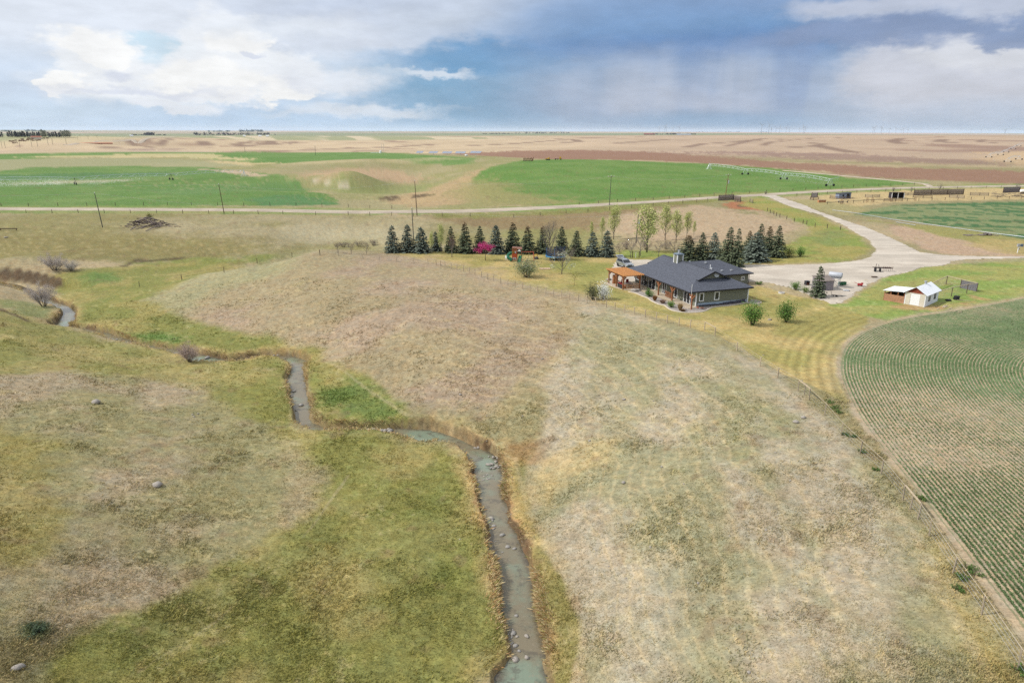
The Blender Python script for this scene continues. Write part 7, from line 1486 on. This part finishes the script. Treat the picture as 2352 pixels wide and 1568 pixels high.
# ------------------------------------------------------------------ centre pivots
STEEL = mat('pivot_steel', (.62, .66, .68), .45, .06, metal=.3); PVD = mat('pivot_dark', A(92, 74, 64), .7, .2)
def pivot(label, nodes, ends=(None, None), tm=STEEL, first_is_pivot=False, tower_h=3.6, drops=9, bow=1.1, overhang=None, sep=4.1):
    P = [G(*n) for n in nodes]; t = thing('centre_pivot', label, 'irrigation pivot', P[0]); o = P[0]; tops = []
    for i, p in enumerate(P):
        v = p - o; a = P[min(i + 1, len(P) - 1)] - P[max(i - 1, 0)]; d = Vector((a.x, a.y, 0)).normalized(); n = Vector((-d.y, d.x, 0)); tp = v + Vector((0, 0, tower_h)); tops.append(tp)
        if i == 0 and first_is_pivot:
            b = MB(); b.tube([v, tp + Vector((0, 0, .5))], .16, 8); [b.beam(v + Vector((sx * 1.5, sy * 1.5, 0)), tp + Vector((0, 0, -.4)), .12, .12) for sx in (-1, 1) for sy in (-1, 1)]; [b.beam(v + Vector((sx * 1.5, -1.5, .1)), v + Vector((sx * 1.5, 1.5, .1)), .1, .1) for sx in (-1, 1)]; b.build('pivot_point', STEEL, t); continue
        b = MB(); [b.beam(v + n * s * sep * .42 + Vector((0, 0, .8)), tp + n * s * .25, .13, .13) for s in (-1, 1)]; b.beam(v + n * -sep / 2 + Vector((0, 0, .75)), v + n * sep / 2 + Vector((0, 0, .75)), .14, .14); b.beam(v + n * .2 * sep + Vector((0, 0, .8)), tp - d * 1.0, .07, .07); tw = b.build('tower', tm, t)
        for s in (-1, 1):
            w = MB(Matrix.Translation(v + n * s * sep / 2 + Vector((0, 0, .62))) @ d.to_track_quat('Z', 'Y').to_matrix().to_4x4()); w.lathe([(.35, -.16), (.58, -.17), (.64, -.08), (.64, .08), (.58, .17), (.35, .16)], 16); wh = w.build('wheel', BLACK, tw); w = MB(w.M); w.lathe([(.02, -.1), (.36, -.1), (.36, .1), (.02, .1)], 12); w.build('rim', WHITE, wh)
    segs = list(zip(tops[:-1], tops[1:]))
    if overhang is not None: e = G(*overhang) - o; segs.append((tops[-1], e + Vector((0, 0, tower_h + .2))))
    for k, (a, b_) in enumerate(segs):
        L = (b_ - a).length; oh = overhang is not None and k == len(segs) - 1; n = 18; f = lambda u: a.lerp(b_, u) + Vector((0, 0, (0 if oh else 4 * bow * u * (1 - u)))); q = MB(); q.tube([f(i / n) for i in range(n + 1)], .09, 6); m = 8 if L > 25 else 3; d = (b_ - a).normalized(); nn = Vector((-d.y, d.x, 0)).normalized()
        if not oh:
            lo = lambda u, s: f(u) + Vector((0, 0, -1.3)) + nn * s * .55
            for s in (-1, 1):
                pts = [f(.04)] + [lo((i + .5) / m, s) for i in range(m)] + [f(.96)]; q.tube(pts, .035, 4, False)
                for i in range(m): q.beam(lo((i + .5) / m, s), f(i / m + .02), .06, .06); q.beam(lo((i + .5) / m, s), f((i + 1) / m - .02), .06, .06)
            for i in range(m): q.beam(lo((i + .5) / m, -1), lo((i + .5) / m, 1), .05, .05)
        sp = q.build('span', STEEL, t); q = MB()
        for i in range(drops): u = (i + .5) / drops; q.tube([f(u), f(u) + Vector((0, 0, -1.9))], .02, 3)
        q.build('drop_hose', STEEL, sp)
    return t, [p for p in P]
pv1, P1 = pivot('white centre pivot sprinkler crossing the right green hill', [(1628, 388.5), (1711.5, 401.5), (1800, 412.5), (1906, 428)], first_is_pivot=True, overhang=(1925, 424), bow=.6)
pv2, P2 = pivot('long low centre pivot with dark towers in the left green field', [(561, 404), (393.5, 413.5), (173.5, 424.5), (-70, 428), (-320, 430)], first_is_pivot=True, tm=PVD, bow=.7, sep=3.4)
pv3, P3 = pivot('far pivot line curving away at the right edge', [(2271, 362), (2298, 356.5), (2311, 350.5), (2327, 343), (2340, 336), (2370, 330), (2420, 326)], bow=.8, sep=5.0)
pv4, P4 = pivot('short pivot cart with a raised arm standing before the far pivot line', [(2314, 372.5), (2340, 367)], overhang=(2342, 368), sep=5.0)
# fine spray under the sprinklers: a cloud of small droplets
def spray():
    m = bpy.data.materials.new('water_spray'); m.use_nodes = True; q = NT(m.node_tree); tr = q.node('ShaderNodeBsdfTransparent'); df = q.node('ShaderNodeBsdfTranslucent'); df.inputs[0].default_value = (.95, .97, 1, 1); mx = q.node('ShaderNodeMixShader'); mx.inputs[0].default_value = .42; q.l.new(tr.outputs[0], mx.inputs[1]); q.l.new(df.outputs[0], mx.inputs[2]); q.l.new(mx.outputs[0], q.n['Material Output'].inputs[0])
    for k, (a, b_, n, w, h) in enumerate([(P2[2] + Vector((-6, -3, 0)), P2[3] + Vector((10, -2, 0)), 5200, 8, 3.4), (P2[2] + Vector((8, -2, 0)), P2[1] + Vector((-14, -2, 0)), 2000, 5, 2.6), (P1[2] + Vector((0, 0, 0)), P1[3] + Vector((0, 0, 0)), 1500, 5, 2.2), (P3[0], P3[3], 2200, 9, 4.0), (P4[0] + Vector((-8, 6, 0)), P4[0] + Vector((6, 2, 0)), 900, 6, 3.0)]):
        g = np.random.default_rng(900 + k); u = g.random(n); u = np.where(g.random(n) < .5, u, u ** 2.2); a_, c_ = np.array(a), np.array(b_); p = a_ * (1 - u[:, None]) + c_ * u[:, None]; p[:, :2] += g.normal(size=(n, 2)) * w * .5; p[:, 2] = H0(p[:, 0], p[:, 1]) + np.abs(g.normal(size=n)) * h * .5 + .2
        s = g.uniform(.05, .13, n); d = g.normal(size=(n, 3)); d[:, 2] *= 2; d /= np.linalg.norm(d, axis=1)[:, None]; V, Fc, _ = cards(p, d * (s * 3)[:, None], s, np.ones((n, 3))); me = np_mesh('water_spray', V, Fc, m); tag(link(bpy.data.objects.new('water_spray', me)), kind='stuff')
spray()

# ------------------------------------------------------------------ things on the fields beyond
def beyond():
    rn = random.Random(31)
    PANEL = mat('solar_cells', (.20, .23, .29), .25, .06, 2, spec=.6)
    for i, (px, py, w, lab) in enumerate([(964.4, 355.5, 8, 'leftmost solar panel table on the green rise'), (995.6, 356, 10, 'second solar panel table from the left'), (1027, 356.5, 11, 'middle solar panel table'), (1058, 356.5, 11.5, 'second solar panel table from the right'), (1093, 360.5, 11, 'rightmost solar panel table raised on a white post')]):
        p = G(px, py); t = thing('solar_array', lab, 'solar panel', p, R(-18), 'solar panel tables'); z = 4.3 if i == 4 else 2.7
        b = MB(); b.tube([(0, 0, -.2), (0, 0, z)], .22, 8); b.build('post', WHITE, t); b = MB(); b.beam((-w / 2, 0, z), (w / 2, 0, z), .2, .2); b.build('beam', GREYM, t)
        for s in (-1, 1):
            x0, x1 = (s * .15, s * w / 2) if s > 0 else (s * w / 2, s * .15); b = MB(); b.slab([(x0, -2.3, z - .7), (x1, -2.3, z - .7), (x1, 2.3, z + 1.1), (x0, 2.3, z + 1.1)], .10); b.build('panel', PANEL, t)
    p = G(1071, 359); t = thing('parked_truck', 'small white truck parked beside the solar panels', 'truck', p, R(20)); b = MB(); b.box((0, -.8, .9), (1.9, 3.2, .8)); b.box((0, 1.9, .8), (1.85, 1.3, .6)); b.build('body', WHITE, t); b = MB(); b.box((0, .7, 1.55), (1.7, 1.5, .7)); b.build('cab', WHITE, t); MB().box((0, -2.42, 1.0), (1.7, .05, .5)).build('tailgate', WHITE, t); [wheel(t, s * .85, y, .38, .25) for s in (-1, 1) for y in (-1.5, 1.7)]
    # rusty folded implement
    p = G(1212, 371); t = thing('folded_harrow', 'rusty brown folded harrow standing on the hill crest', 'farm implement', p, R(-6)); MRU = mat('brown_rust', A(122, 78, 64), .9, .3)
    for i in range(9): x = -3.4 + i * .85; b = MB(); b.beam((x, -.3, .5), (x + .5, .3, 2.6 + .5 * math.sin(i * 2.1)), .16, .3); b.beam((x + .3, -.3, .5), (x - .1, .3, 2.5), .14, .22); b.build('section', MRU, t)
    b = MB(); b.beam((-3.8, 0, .7), (4.3, 0, .9), .25, .25); b.beam((-3.6, .4, 1.6), (4, .4, 2.0), .18, .18); b.build('frame', MRU, t); b = MB(); b.beam((4.0, -.2, .4), (4.4, .2, 3.2), .5, .35); b.build('end_panel', MRU, t); [wheel(t, x, -.5, .5, .3) for x in (-3, -1.4, 1.2, 3)]
    p = G(1259, 368); t = thing('crawler_tractor', 'yellow crawler tractor on the hill crest', 'tractor', p, R(70)); [MB().box((s * .8, 0, .5), (.45, 2.8, .9)).build('track', DARKM, t) for s in (-1, 1)]; MB().box((0, .6, 1.1), (1.1, 1.8, .9)).build('hood', YEL, t); b = MB(); b.box((0, -.6, 1.25), (1.3, 1.0, 1.2)); b.box((0, -.6, 2.35), (1.5, 1.3, .1)); [b.beam((sx * .6, -.6 + sy * .5, 1.8), (sx * .6, -.6 + sy * .5, 2.35), .08, .08) for sx in (-1, 1) for sy in (-1, 1)]; b.build('cab', YEL, t); MB().box((0, 1.95, .6), (2.6, .15, .9)).build('blade', YEL, t)
    p = G(1283, 367.5); t = thing('road_grader', 'low dark grader with a yellow cab right of the crawler tractor', 'grader', p, R(85)); b = MB(); b.beam((0, -2.5, 1.0), (0, 3.0, .9), .3, .3); b.build('frame', DARKM, t); b = MB(); b.box((0, -1.4, 1.3), (1.4, 1.6, 1.0)); b.prism([(-.6, -.7, 1.8), (.6, -.7, 1.8), (.6, -2.1, 1.8), (-.6, -2.1, 1.8)], (0, .1, .7)); b.build('cab', YEL, t); MB().beam((-1.6, .9, .4), (1.6, .5, .4), .1, .5).build('blade', DARKM, t); [wheel(t, s * .8, y, .55, .35) for s in (-1, 1) for y in (-1.8, 2.6)]
    p = G(874, 352); t = thing('pump_station', 'white pump tank with two thin masts on the upper field edge', 'pump', p); b = MB(); b.lathe([(1.2, 0), (1.2, 2.6), (.9, 3.1), (.05, 3.3)], 14); b.build('tank', WHITE, t); [MB().tube([(x, 0, 0), (x, 0, 11)], .14, 6).build('mast', GREYM, t) for x in (1.8, 4.2)]; MB().tube([(-1, 0, .5), (-12, -2, .4)], .2, 6).build('pipe', WHITE, t)
    # grazing cattle far left
    COW = mat('cattle_hide', A(106, 70, 62), .9, .2, 1)
    def cow():
        b = MB(); b.tube([(0, -1.1, 1.0), (0, -.8, 1.05), (0, 0, .98), (0, .8, 1.08), (0, 1.05, 1.1), (0, 1.35, .95), (0, 1.6, .62), (0, 1.85, .35)], [.22, .36, .42, .38, .28, .20, .16, .10], 8)
        for x, y in ((-.22, .75), (.22, .75), (-.22, -.85), (.22, -.85)): b.tube([(x, y, .95), (x, y + (.03 if y > 0 else -.08), .5), (x, y, 0)], [.15, .09, .07], 6)
        b.tube([(0, -1.2, 1.1), (0, -1.35, .5)], .03, 4); [b.tube([(s * .08, 1.55, .75), (s * .28, 1.5, .8)], [.05, .02], 4) for s in (-1, 1)]
        return b.mesh('cow', COW, True)
    cm = cow()
    for i, (x, y) in enumerate([(245, 395), (275, 402), (320, 395), (378, 378), (320, 437), (385, 428), (465, 380), (480, 387), (520, 350), (548, 345), (530, 375), (550, 380), (580, 390), (650, 348), (680, 325), (655, 375), (705, 350), (745, 330), (775, 335), (755, 372), (785, 378), (845, 375), (905, 373), (940, 370), (962, 332), (1030, 328), (1110, 325)]):
        o = link(bpy.data.objects.new('cow', cm)); o.location = G(x / 5.88 / 1.7415, (500 + (y + 6) / 5.88) / 1.7415); o.rotation_euler = (0, 0, R(90) + rn.choice([0, math.pi]) + rn.uniform(-.5, .5)); o.scale = (1.5, 1.5, 1.5); tag(o, 'brown cow grazing in the far herd on the tan rise at upper left', 'cow', 'grazing herd at upper left')
    for i, x in enumerate([1690, 1760, 1870, 1890, 2020, 2050, 2090, 2240, 2300]):
        o = link(bpy.data.objects.new('cow', cm)); o.location = G(x / 5.88 / 1.7415, (500 + 252 / 5.88) / 1.7415); o.rotation_euler = (0, 0, R(90) + rn.uniform(-.6, .6)); o.scale = (1.5, 1.5, 1.5); tag(o, 'tiny dark cow in the second herd right of the farm trees', 'cow', 'second herd near the farm trees')
    # far farm trees at the left: a row of dark conifers and pale willows
    g = np.random.default_rng(77)
    def far_tree(n, h, r, col, size, top=1.0, kind='round'):
        u = g.random(n); a = g.random(n) * 6.283; z = h * (.12 + .88 * u); rr = r * np.sqrt(g.random(n)) * (np.sqrt(np.clip(1 - u, .05, 1)) if kind != 'round' else np.sin(np.pi * np.clip(u * .85 + .12, 0, 1)))
        d = g.normal(size=(n, 3)); d /= np.linalg.norm(d, axis=1)[:, None]; return cards(np.c_[rr * np.cos(a), rr * np.sin(a), z], d * size, np.full(n, size * .7), np.array(col)[None] * g.uniform(.7, 1.3, (n, 1)))
    V, Fc, Cc = far_tree(260, 8, 2.0, (.095, .105, .125), .9, kind='cone'); cone_m = np_mesh('crown', V, Fc, NEEDLE, False, Cc); V, Fc, Cc = far_tree(420, 10, 3.6, (.26, .28, .22), .9); will_m = np_mesh('crown', V, Fc, LEAF, False, Cc); V, Fc, Cc = far_tree(260, 7, 3.4, (.08, .085, .11), 1.1); dark_m = np_mesh('crown', V, Fc, NEEDLE, False, Cc)
    tm_ = MB().tube([(0, 0, -.5), (0, 0, 6)], [.25, .06], 5).mesh('trunk', BARK)
    first = {}
    def ft(kind, px, py, sc, lab, grp, py_d=None):
        me = {'cone': cone_m, 'will': will_m, 'dark': dark_m}[kind]; p = G(px, py)
        if kind not in first: first[kind] = plant('far_tree', lab, 'tree', p, [('trunk', tm_), ('crown', me)], rn.random() * 6, grp, sc)
        else: dup(first[kind], p, rn.random() * 6, lab, grp, sc)
    for x in [10, 55, 190, 240, 295, 350, 375, 400, 430, 460, 490, 515, 545, 570, 600, 640, 660, 700, 740, 790, 830, 880, 905, 930, 1150, 1185, 1225, 1270, 1320, 1350, 1390, 1415]:
        ft('cone', x / 5.88 / 1.7415, 315.5 + rn.uniform(-.3, .3), rn.uniform(.85, 1.25), 'dark conifer in the far shelterbelt row at upper left', 'dark shelterbelt conifers at upper left')
    for x in [1000, 1040, 1080, 1450, 1500, 1550, 1600, 1640]: ft('will', x / 5.88 / 1.7415, 315.5, rn.uniform(1.0, 1.3), 'pale hazy willow in the far farm trees at upper left', 'pale far willows at upper left')
    # far woods that read as one dark mass each
    def belt(name, spans, n, size, col, seed):
        gg = np.random.default_rng(seed); parts = []
        for x0, x1, y0, h in spans:
            for k in range(n):
                px = gg.uniform(x0, x1); hz = 302.5 + (px - 1176) * .0035; D = CAMZ / math.tan(max(.0016, (y0 - hz) / F)); D = min(D, 14000); p = atd(px, D * gg.uniform(.97, 1.03)); z0 = H0(p[0], p[1])[0]; hh = h * D / F * gg.uniform(.35, 1.0); s = hh * .42
                m = 26; c = gg.normal(size=(m, 3)) * np.array([s * .55, s * .55, s * .45]) + np.array([p[0], p[1], z0 + hh * .5]); c[:, 2] = np.maximum(c[:, 2], z0); d = gg.normal(size=(m, 3)); d /= np.linalg.norm(d, axis=1)[:, None]; parts.append(cards(c, d * s * .7, np.full(m, s * .6), np.array(col)[None] * gg.uniform(.75, 1.3, (m, 1))))
        V, Fc, Cc = join(parts); tag(link(bpy.data.objects.new(name, np_mesh(name, V, Fc, NEEDLE, False, Cc))), kind='stuff')
    belt('far_wood', [(444, 632, 309.8, 7), (300, 380, 309.2, 3), (330, 350, 308.8, 6)], 70, 1, (.075, .075, .10), 61); belt('distant_wood', [(550, 605, 303.6, 6), (478, 532, 303.2, 4), (58, 101, 300.6, 4), (0, 25, 300.6, 3), (700, 860, 302.6, 1.6)], 40, 1, (.07, .10, .10), 62)
    belt('far_treeline', [(1106, 1180, 308.6, 3), (1180, 1310, 308.2, 4), (1500, 1600, 311.8, 4), (1545, 1560, 310.6, 3)], 60, 1, (.07, .075, .095), 63); belt('horizon_treeline', [(1180, 1300, 305.0, 1.5), (1600, 1700, 306.0, 2), (1740, 1770, 306, 2)], 30, 1, (.08, .085, .10), 64)
    # far buildings
    def shed_at(px, py, D, w, h, d, roofm, wallm, lab):
        p = atd(px, D); p[2] = H0(p[0], p[1])[0]; t = thing('far_barn', lab, 'barn', p, -math.atan2(p[0], p[1])); MB().box((0, 0, h / 2), (w, d, h)).build('wall', wallm, t); b = MB(); b.prism([(-w / 2 - .5, -d / 2 - .5, h + .01), (-w / 2 - .5, d / 2 + .5, h + .01), (-w / 2 - .5, 0, h + d * .22)], (w + 1, 0, 0)); b.build('roof', roofm, t)
    shed_at(1492, 304, 5200, 78, 4, 20, mat('barn_red', A(150, 62, 78), .6, .05), mat('barn_red', A(190, 60, 80), .6, .05), 'long red roofed barn on the far horizon'); shed_at(1571, 308, 4200, 80, 3.5, 18, GREYM, GREYM, 'long white barn on the horizon right of the red one'); shed_at(80, 316, 1390, 14, 3, 8, mat('rusty_roof', A(170, 110, 90), .8, .1), CREAM, 'low shed among the dark far trees at upper left'); shed_at(215, 316, 1350, 48, 2.2, 4, mat('orange_fence', A(226, 170, 140), .8, .1), mat('orange_fence', A(226, 170, 140), .8, .1), 'long low orange shed before the pale far willows')
    for i, (px, D, w) in enumerate([(596, 3350, 14), (613, 3300, 12), (560, 3400, 10), (300, 3600, 14)]): shed_at(px, 309, D, w, 4, 9, WHM, WHITE, ['white farm building at the right end of the far wood', 'second white farm building at the far wood', 'white farm building in the middle of the far wood', 'white farm building left of the far wood'][i])
    # wind turbines
    TW = mat('turbine_grey', (.30, .33, .38), .5, .03); tower = MB().tube([(0, 0, -2), (0, 0, 80)], [2.3, 1.4], 8).mesh('tower', TW); nac = MB().box((0, 1.5, 81.5), (4, 11, 4)).mesh('nacelle', TW)
    bl = MB(); bl.tube([(0, 0, 0), (0, 0, 12), (0, 0, 45)], [1.0, 1.9, .4], 5); bm_ = bl.mesh('blade', TW); first_t = None
    clusters = [('left', [(72, 40), (115, 30), (128, 40), (177, 47), (225, 35)], 72), ('middle', [(872, 22), (930, 20), (950, 42), (985, 45), (1015, 42), (1065, 45), (1092, 52), (1170, 58), (1200, 35), (1212, 38)], 84), ('right', [(1745, 42), (1757, 40), (1812, 38), (1875, 48), (1925, 50), (1957, 68), (1970, 58), (1985, 48), (2018, 60)], 94), ('far right', [(2512, 70), (2594, 72), (2779, 62), (2786, 64)], 94)]
    for nm, lst, base in clusters:
        for i, (x, y) in enumerate(lst):
            px = (2600 + x / 1.96) / 1.7415; hub = (490 + y / 1.96) / 1.7415; hz = 302.5 + (px - 1176) * .0035; by = 306.5 if nm != 'left' else 304.5; D = 80 * F / max(4.0, by - hub); D = min(16000, max(7500, D)); p = atd(px, D); d_ = ray(px, hub); el = math.atan2(d_[2], math.hypot(d_[0], d_[1])); p[2] = CAMZ + D * math.tan(el) - 81; p[2] = min(p[2], 30.0); p[2] = max(p[2], H0(p[0], p[1])[0] - 10)
            lab = f'wind turbine on the horizon, {ORD[i]} from the left in the {nm} cluster'; rz = -math.atan2(p[0], p[1]) + rn.uniform(-.7, .7)
            if first_t is None:
                t = thing('wind_turbine', lab, 'wind turbine', p, rz, 'wind turbines'); link(bpy.data.objects.new('tower', tower), t); link(bpy.data.objects.new('nacelle', nac), t); kids = []
                for k in range(3): o = link(bpy.data.objects.new('blade', bm_), t); o.location = (0, -4.5, 81.5); o.rotation_euler = (0, k * 2.094 + .4, 0)
                KIDS[t.name] = list(t.children) or [o_ for o_ in COL.objects if o_.parent is t]; first_t = t
            else:
                c = dup(first_t, p, rz, lab, 'wind turbines'); ph = rn.random() * 2
                k = 0
                for o_ in [o_ for o_ in COL.objects if o_.parent is c and o_.name.startswith('blade')]: o_.rotation_euler = (0, k * 2.094 + ph, 0); k += 1
beyond()

# ------------------------------------------------------------------ stones, brush pile
def stones():
    rn = random.Random(41); rocks = []
    for i in range(6): b = MB(); b.rock((0, 0, 0), 1.0, 700 + i, .6); rocks.append(b.mesh('stone', ROCKD if i % 2 else ROCKM, True))
    def rk(px, py, r, lab, grp=None, sink=.25, water=False):
        p = G(px, py)
        if water: q = at(px, py, WATER); p = Vector((q[0], q[1], WATER))
        o = link(bpy.data.objects.new('stone', rocks[rn.randrange(6) if water else 2 * rn.randrange(3)])); o.location = (p.x, p.y, p.z + r * sink); o.scale = (r, r * rn.uniform(.7, 1.1), r * rn.uniform(.7, 1)); o.rotation_euler = (0, 0, rn.random() * 6); tag(o, lab, 'stone', grp)
    z2 = lambda x, y: ((1700 + x / 1.78) / 1.7415, (1850 + y / 1.78) / 1.7415)
    for x, y, r, lab in [(473, 398, .30, 'square grey rock in the creek, uppermost of the mid creek stones'), (549, 517, .27, 'pinkish flat rock standing in the middle of the creek'), (638, 613, .2, 'white stone at the right creek edge'), (628, 1213, .26, 'grey flat rock at the left edge of the lower creek'), (645, 1303, .2, 'pale rock below the flat grey one in the lower creek'), (643, 1402, .30, 'largest pale rock in the lower creek near the picture bottom'), (725, 1388, .24, 'white angular rock in the middle of the lower creek'), (670, 1340, .17, 'small white stone above the angular rock in the lower creek'), (655, 1237, .15, 'small pale stone right of the grey flat rock'), (490, 450, .22, 'pale rock below the square one in the creek'), (590, 600, .26, 'yellowish rock under the water before the white stone'), (490, 470, .18, 'small stone just below the pale rock in the creek'), (505, 645, .15, 'small pale stone left of the white stone'), (550, 637, .13, 'tiny brownish stone in mid creek'), (480, 412, .16, 'small stone touching the square grey rock'), (725, 1235, .2, 'yellowish submerged stone in the lower creek'), (650, 1090, .17, 'lone yellowish stone in the long calm stretch')]: rk(*z2(x, y), r, lab, water=True, sink=.1)
    for i in range(20): rk(*z2(rn.uniform(585, 640), rn.uniform(1175, 1300)), rn.uniform(.05, .12), 'small pebble on the little gravel bar at the left edge of the lower creek', 'gravel bar pebbles in the lower creek', .1, True)
    for i in range(26): rk(*z2(rn.gauss(440, 50), rn.uniform(60, 130)), rn.uniform(.05, .13), 'small pebble in the pebbly riffle below the pool', 'riffle pebbles below the pool', .1, True)
    for i in range(16): rk(*z2(rn.gauss(500, 22), rn.uniform(-45, 45)), rn.uniform(.13, .32), 'pale boulder piled on the right bank below the pool', 'boulders on the right bank below the pool', .25, True)
    for i in range(12): rk(*z2(rn.gauss(480, 16), rn.uniform(530, 690)), rn.uniform(.05, .12), 'small pebble along the left edge of the middle creek', 'left edge pebbles of the middle creek', .1, True)
    z3 = lambda x, y: (574.2 + x * .3174, 746.5 + y * .3174)
    for i in range(11): rk(*z3(rn.uniform(850, 1020), rn.gauss(766, 5)), rn.uniform(.18, .36), 'pale boulder lining the narrow creek neck before the pool', 'boulders at the creek neck', .3, True)
    for i in range(14): rk(*z3(rn.uniform(140, 290), 205 + rn.uniform(0, 55)), rn.uniform(.16, .36), 'grey boulder in the rock spill at the upper creek bend', 'boulders at the upper creek bend', .3, True)
    for x, y, r, lab in [(370, 582, .35, 'flat grey rock in mid stream of the straight reach'), (333, 617, .2, 'white stone at the left edge of the straight reach'), (320, 480, .3, 'dark rock at the left edge of the straight reach'), (305, 517, .22, 'small dark rock below the other in the straight reach'), (1490, 895, .26, 'pale rock at the pool outlet, left side'), (1655, 885, .34, 'pale upright rock at the pool outlet, right side'), (1630, 890, .2, 'smaller rock beside the upright one at the pool outlet')]: rk(*z3(x, y), r, lab, water=True, sink=.2)
    z8 = lambda x, y: (x * .3174, 516.8 + y * .3174)
    rk(*z8(1502, 965), .5, 'flat white rock in the small pool by the reddish shrub', water=True); rk(*z8(955, 862), .3, 'pale rock in the thin reach left of the reddish shrub', water=True); rk(*z8(935, 858), .22, 'smaller pale rock in the thin reach', water=True); rk(*z8(848, 829), .25, 'lone white rock at the head of the thin reach', water=True)
    for px, py, r, lab in [(221, 927, .62, 'large pale boulder on the left hillside'), (361, 1110, .55, 'pale boulder half sunk in the left meadow'), (40, 1534, .33, 'flat brown boulder in the lower left corner'), (442, 952, .16, 'small white stone on the left hillside, right of two others'), (455, 950, .15, 'white stone rightmost of the three on the left hillside'), (446, 958, .15, 'white stone lowest of the three on the left hillside'), (1433, 918, .28, 'white stone in the middle of the brown slope'), (1246, 826, .2, 'white stone high on the brown slope'), (1057, 905, .22, 'pinkish stone on the brown slope above the pool'), (1354, 1010, .2, 'pale stone on the straw slope right of the pool'), (1432, 1110, .25, 'whitish flat stone on the right slope'), (1604, 1332, .12, 'white pebble on the lower right slope'), (1720, 1544, .14, 'white stone near the bottom of the right slope'), (1845, 960, .3, 'brown dirt clod near the field fence, upper'), (1828, 970, .35, 'brown dirt clod near the field fence, lower'), (1936, 1331, .1, 'small bluish white stone in the lower right grass'), (14, 546, .5, 'pale boulder at the left edge of the far pasture'), (1520, 1070, .15, 'small stone on the right slope below the large white one'), (1700, 905, .12, 'small stone below the lawn fence'), (1200, 960, .14, 'small stone on the slope above the creek boulders'), (1390, 790, .14, 'small stone just below the lawn fence corner')]: rk(px, py, r, lab)
    for i in range(60):
        px, py = rn.uniform(1050, 1900), rn.uniform(800, 1400); rk(px, py, rn.uniform(.05, .12), 'small whitish stone scattered over the dry right slope', 'scattered stones on the dry slope')
    # brush pile of grey dead timber
    t = thing('brush_pile', 'big pile of grey dead branches and logs in the far left pasture', 'brush pile', G(345, 518)); ZG = mat('dead_wood', A(150, 136, 130), .95, .25, 4); ZD = mat('dead_wood_dark', A(92, 80, 78), .95, .3, 4)
    for i in range(95):
        x, y = rn.gauss(0, 3.6), rn.gauss(0, 1.3); l = rn.uniform(1.2, 3.6); a = rn.gauss(0, .5); z = max(.2, 3.6 * (1 - abs(x) / 8) - abs(y) * .3) * rn.uniform(.3, 1); q = MB(); q.tube([(x - l / 2 * math.cos(a), y - l / 2 * math.sin(a), z), (x, y, z + rn.uniform(-.1, .25)), (x + l / 2 * math.cos(a), y + l / 2 * math.sin(a), z * rn.uniform(.3, 1))], [rn.uniform(.10, .2), .09, .04], 5); q.build('branch', ZD if i % 2 else ZG, t)
    for x, y, dx, dy in [(-1.6, -5.5, 1.6, 3.5), (-.6, -4.5, .9, 4.2), (-3.6, -4.6, 1.5, .6), (2.6, -8.0, 1.1, 4.5), (2.2, -5.5, 1.7, 2.5), (-2.8, -6.5, .8, 1.9)]:
        q = MB(); q.tube([(x, y, GZ(t.location.x + x, t.location.y + y) - t.location.z + .15), (x + dx, y + dy, .5)], [.09, .16], 6); q.build('log', ZG, t)
    b = MB(); b.beam((0, 0, .5), (5.2, .2, .5), .2, .25); b.beam((.3, 0, 0), (.3, 0, .5), .15, .15); b.beam((4.9, .2, 0), (4.9, .2, .5), .15, .15); o = b.build('feed_bunk', WOODD); o.location = G(-1, 529); tag(o, 'long dark wooden feed bunk at the left edge of the far pasture', 'trough')
stones()

# ------------------------------------------------------------------ air
def build_haze():
    m = bpy.data.materials.new('haze'); m.use_nodes = True; t = NT(m.node_tree); t.n.clear()
    out = t.node('ShaderNodeOutputMaterial'); v = t.node('ShaderNodeVolumePrincipled')
    v.inputs['Color'].default_value = (.78, .88, 1.0, 1); v.inputs['Density'].default_value = 2.0e-5; v.inputs['Anisotropy'].default_value = 0.0
    t.l.new(v.outputs[0], out.inputs['Volume'])
    L, a, b = 62000, -14.0, 165.0
    V = [(x, y, z) for z in (a, b) for y in (-L, L) for x in (-L, L)]
    Fc = [(0, 2, 3, 1), (4, 5, 7, 6), (0, 1, 5, 4), (2, 6, 7, 3), (0, 4, 6, 2), (1, 3, 7, 5)]
    o = link(bpy.data.objects.new('haze', np_mesh('haze', V, Fc, m))); tag(o, kind='stuff')
    scene.cycles.volume_bounces = 1
build_haze()
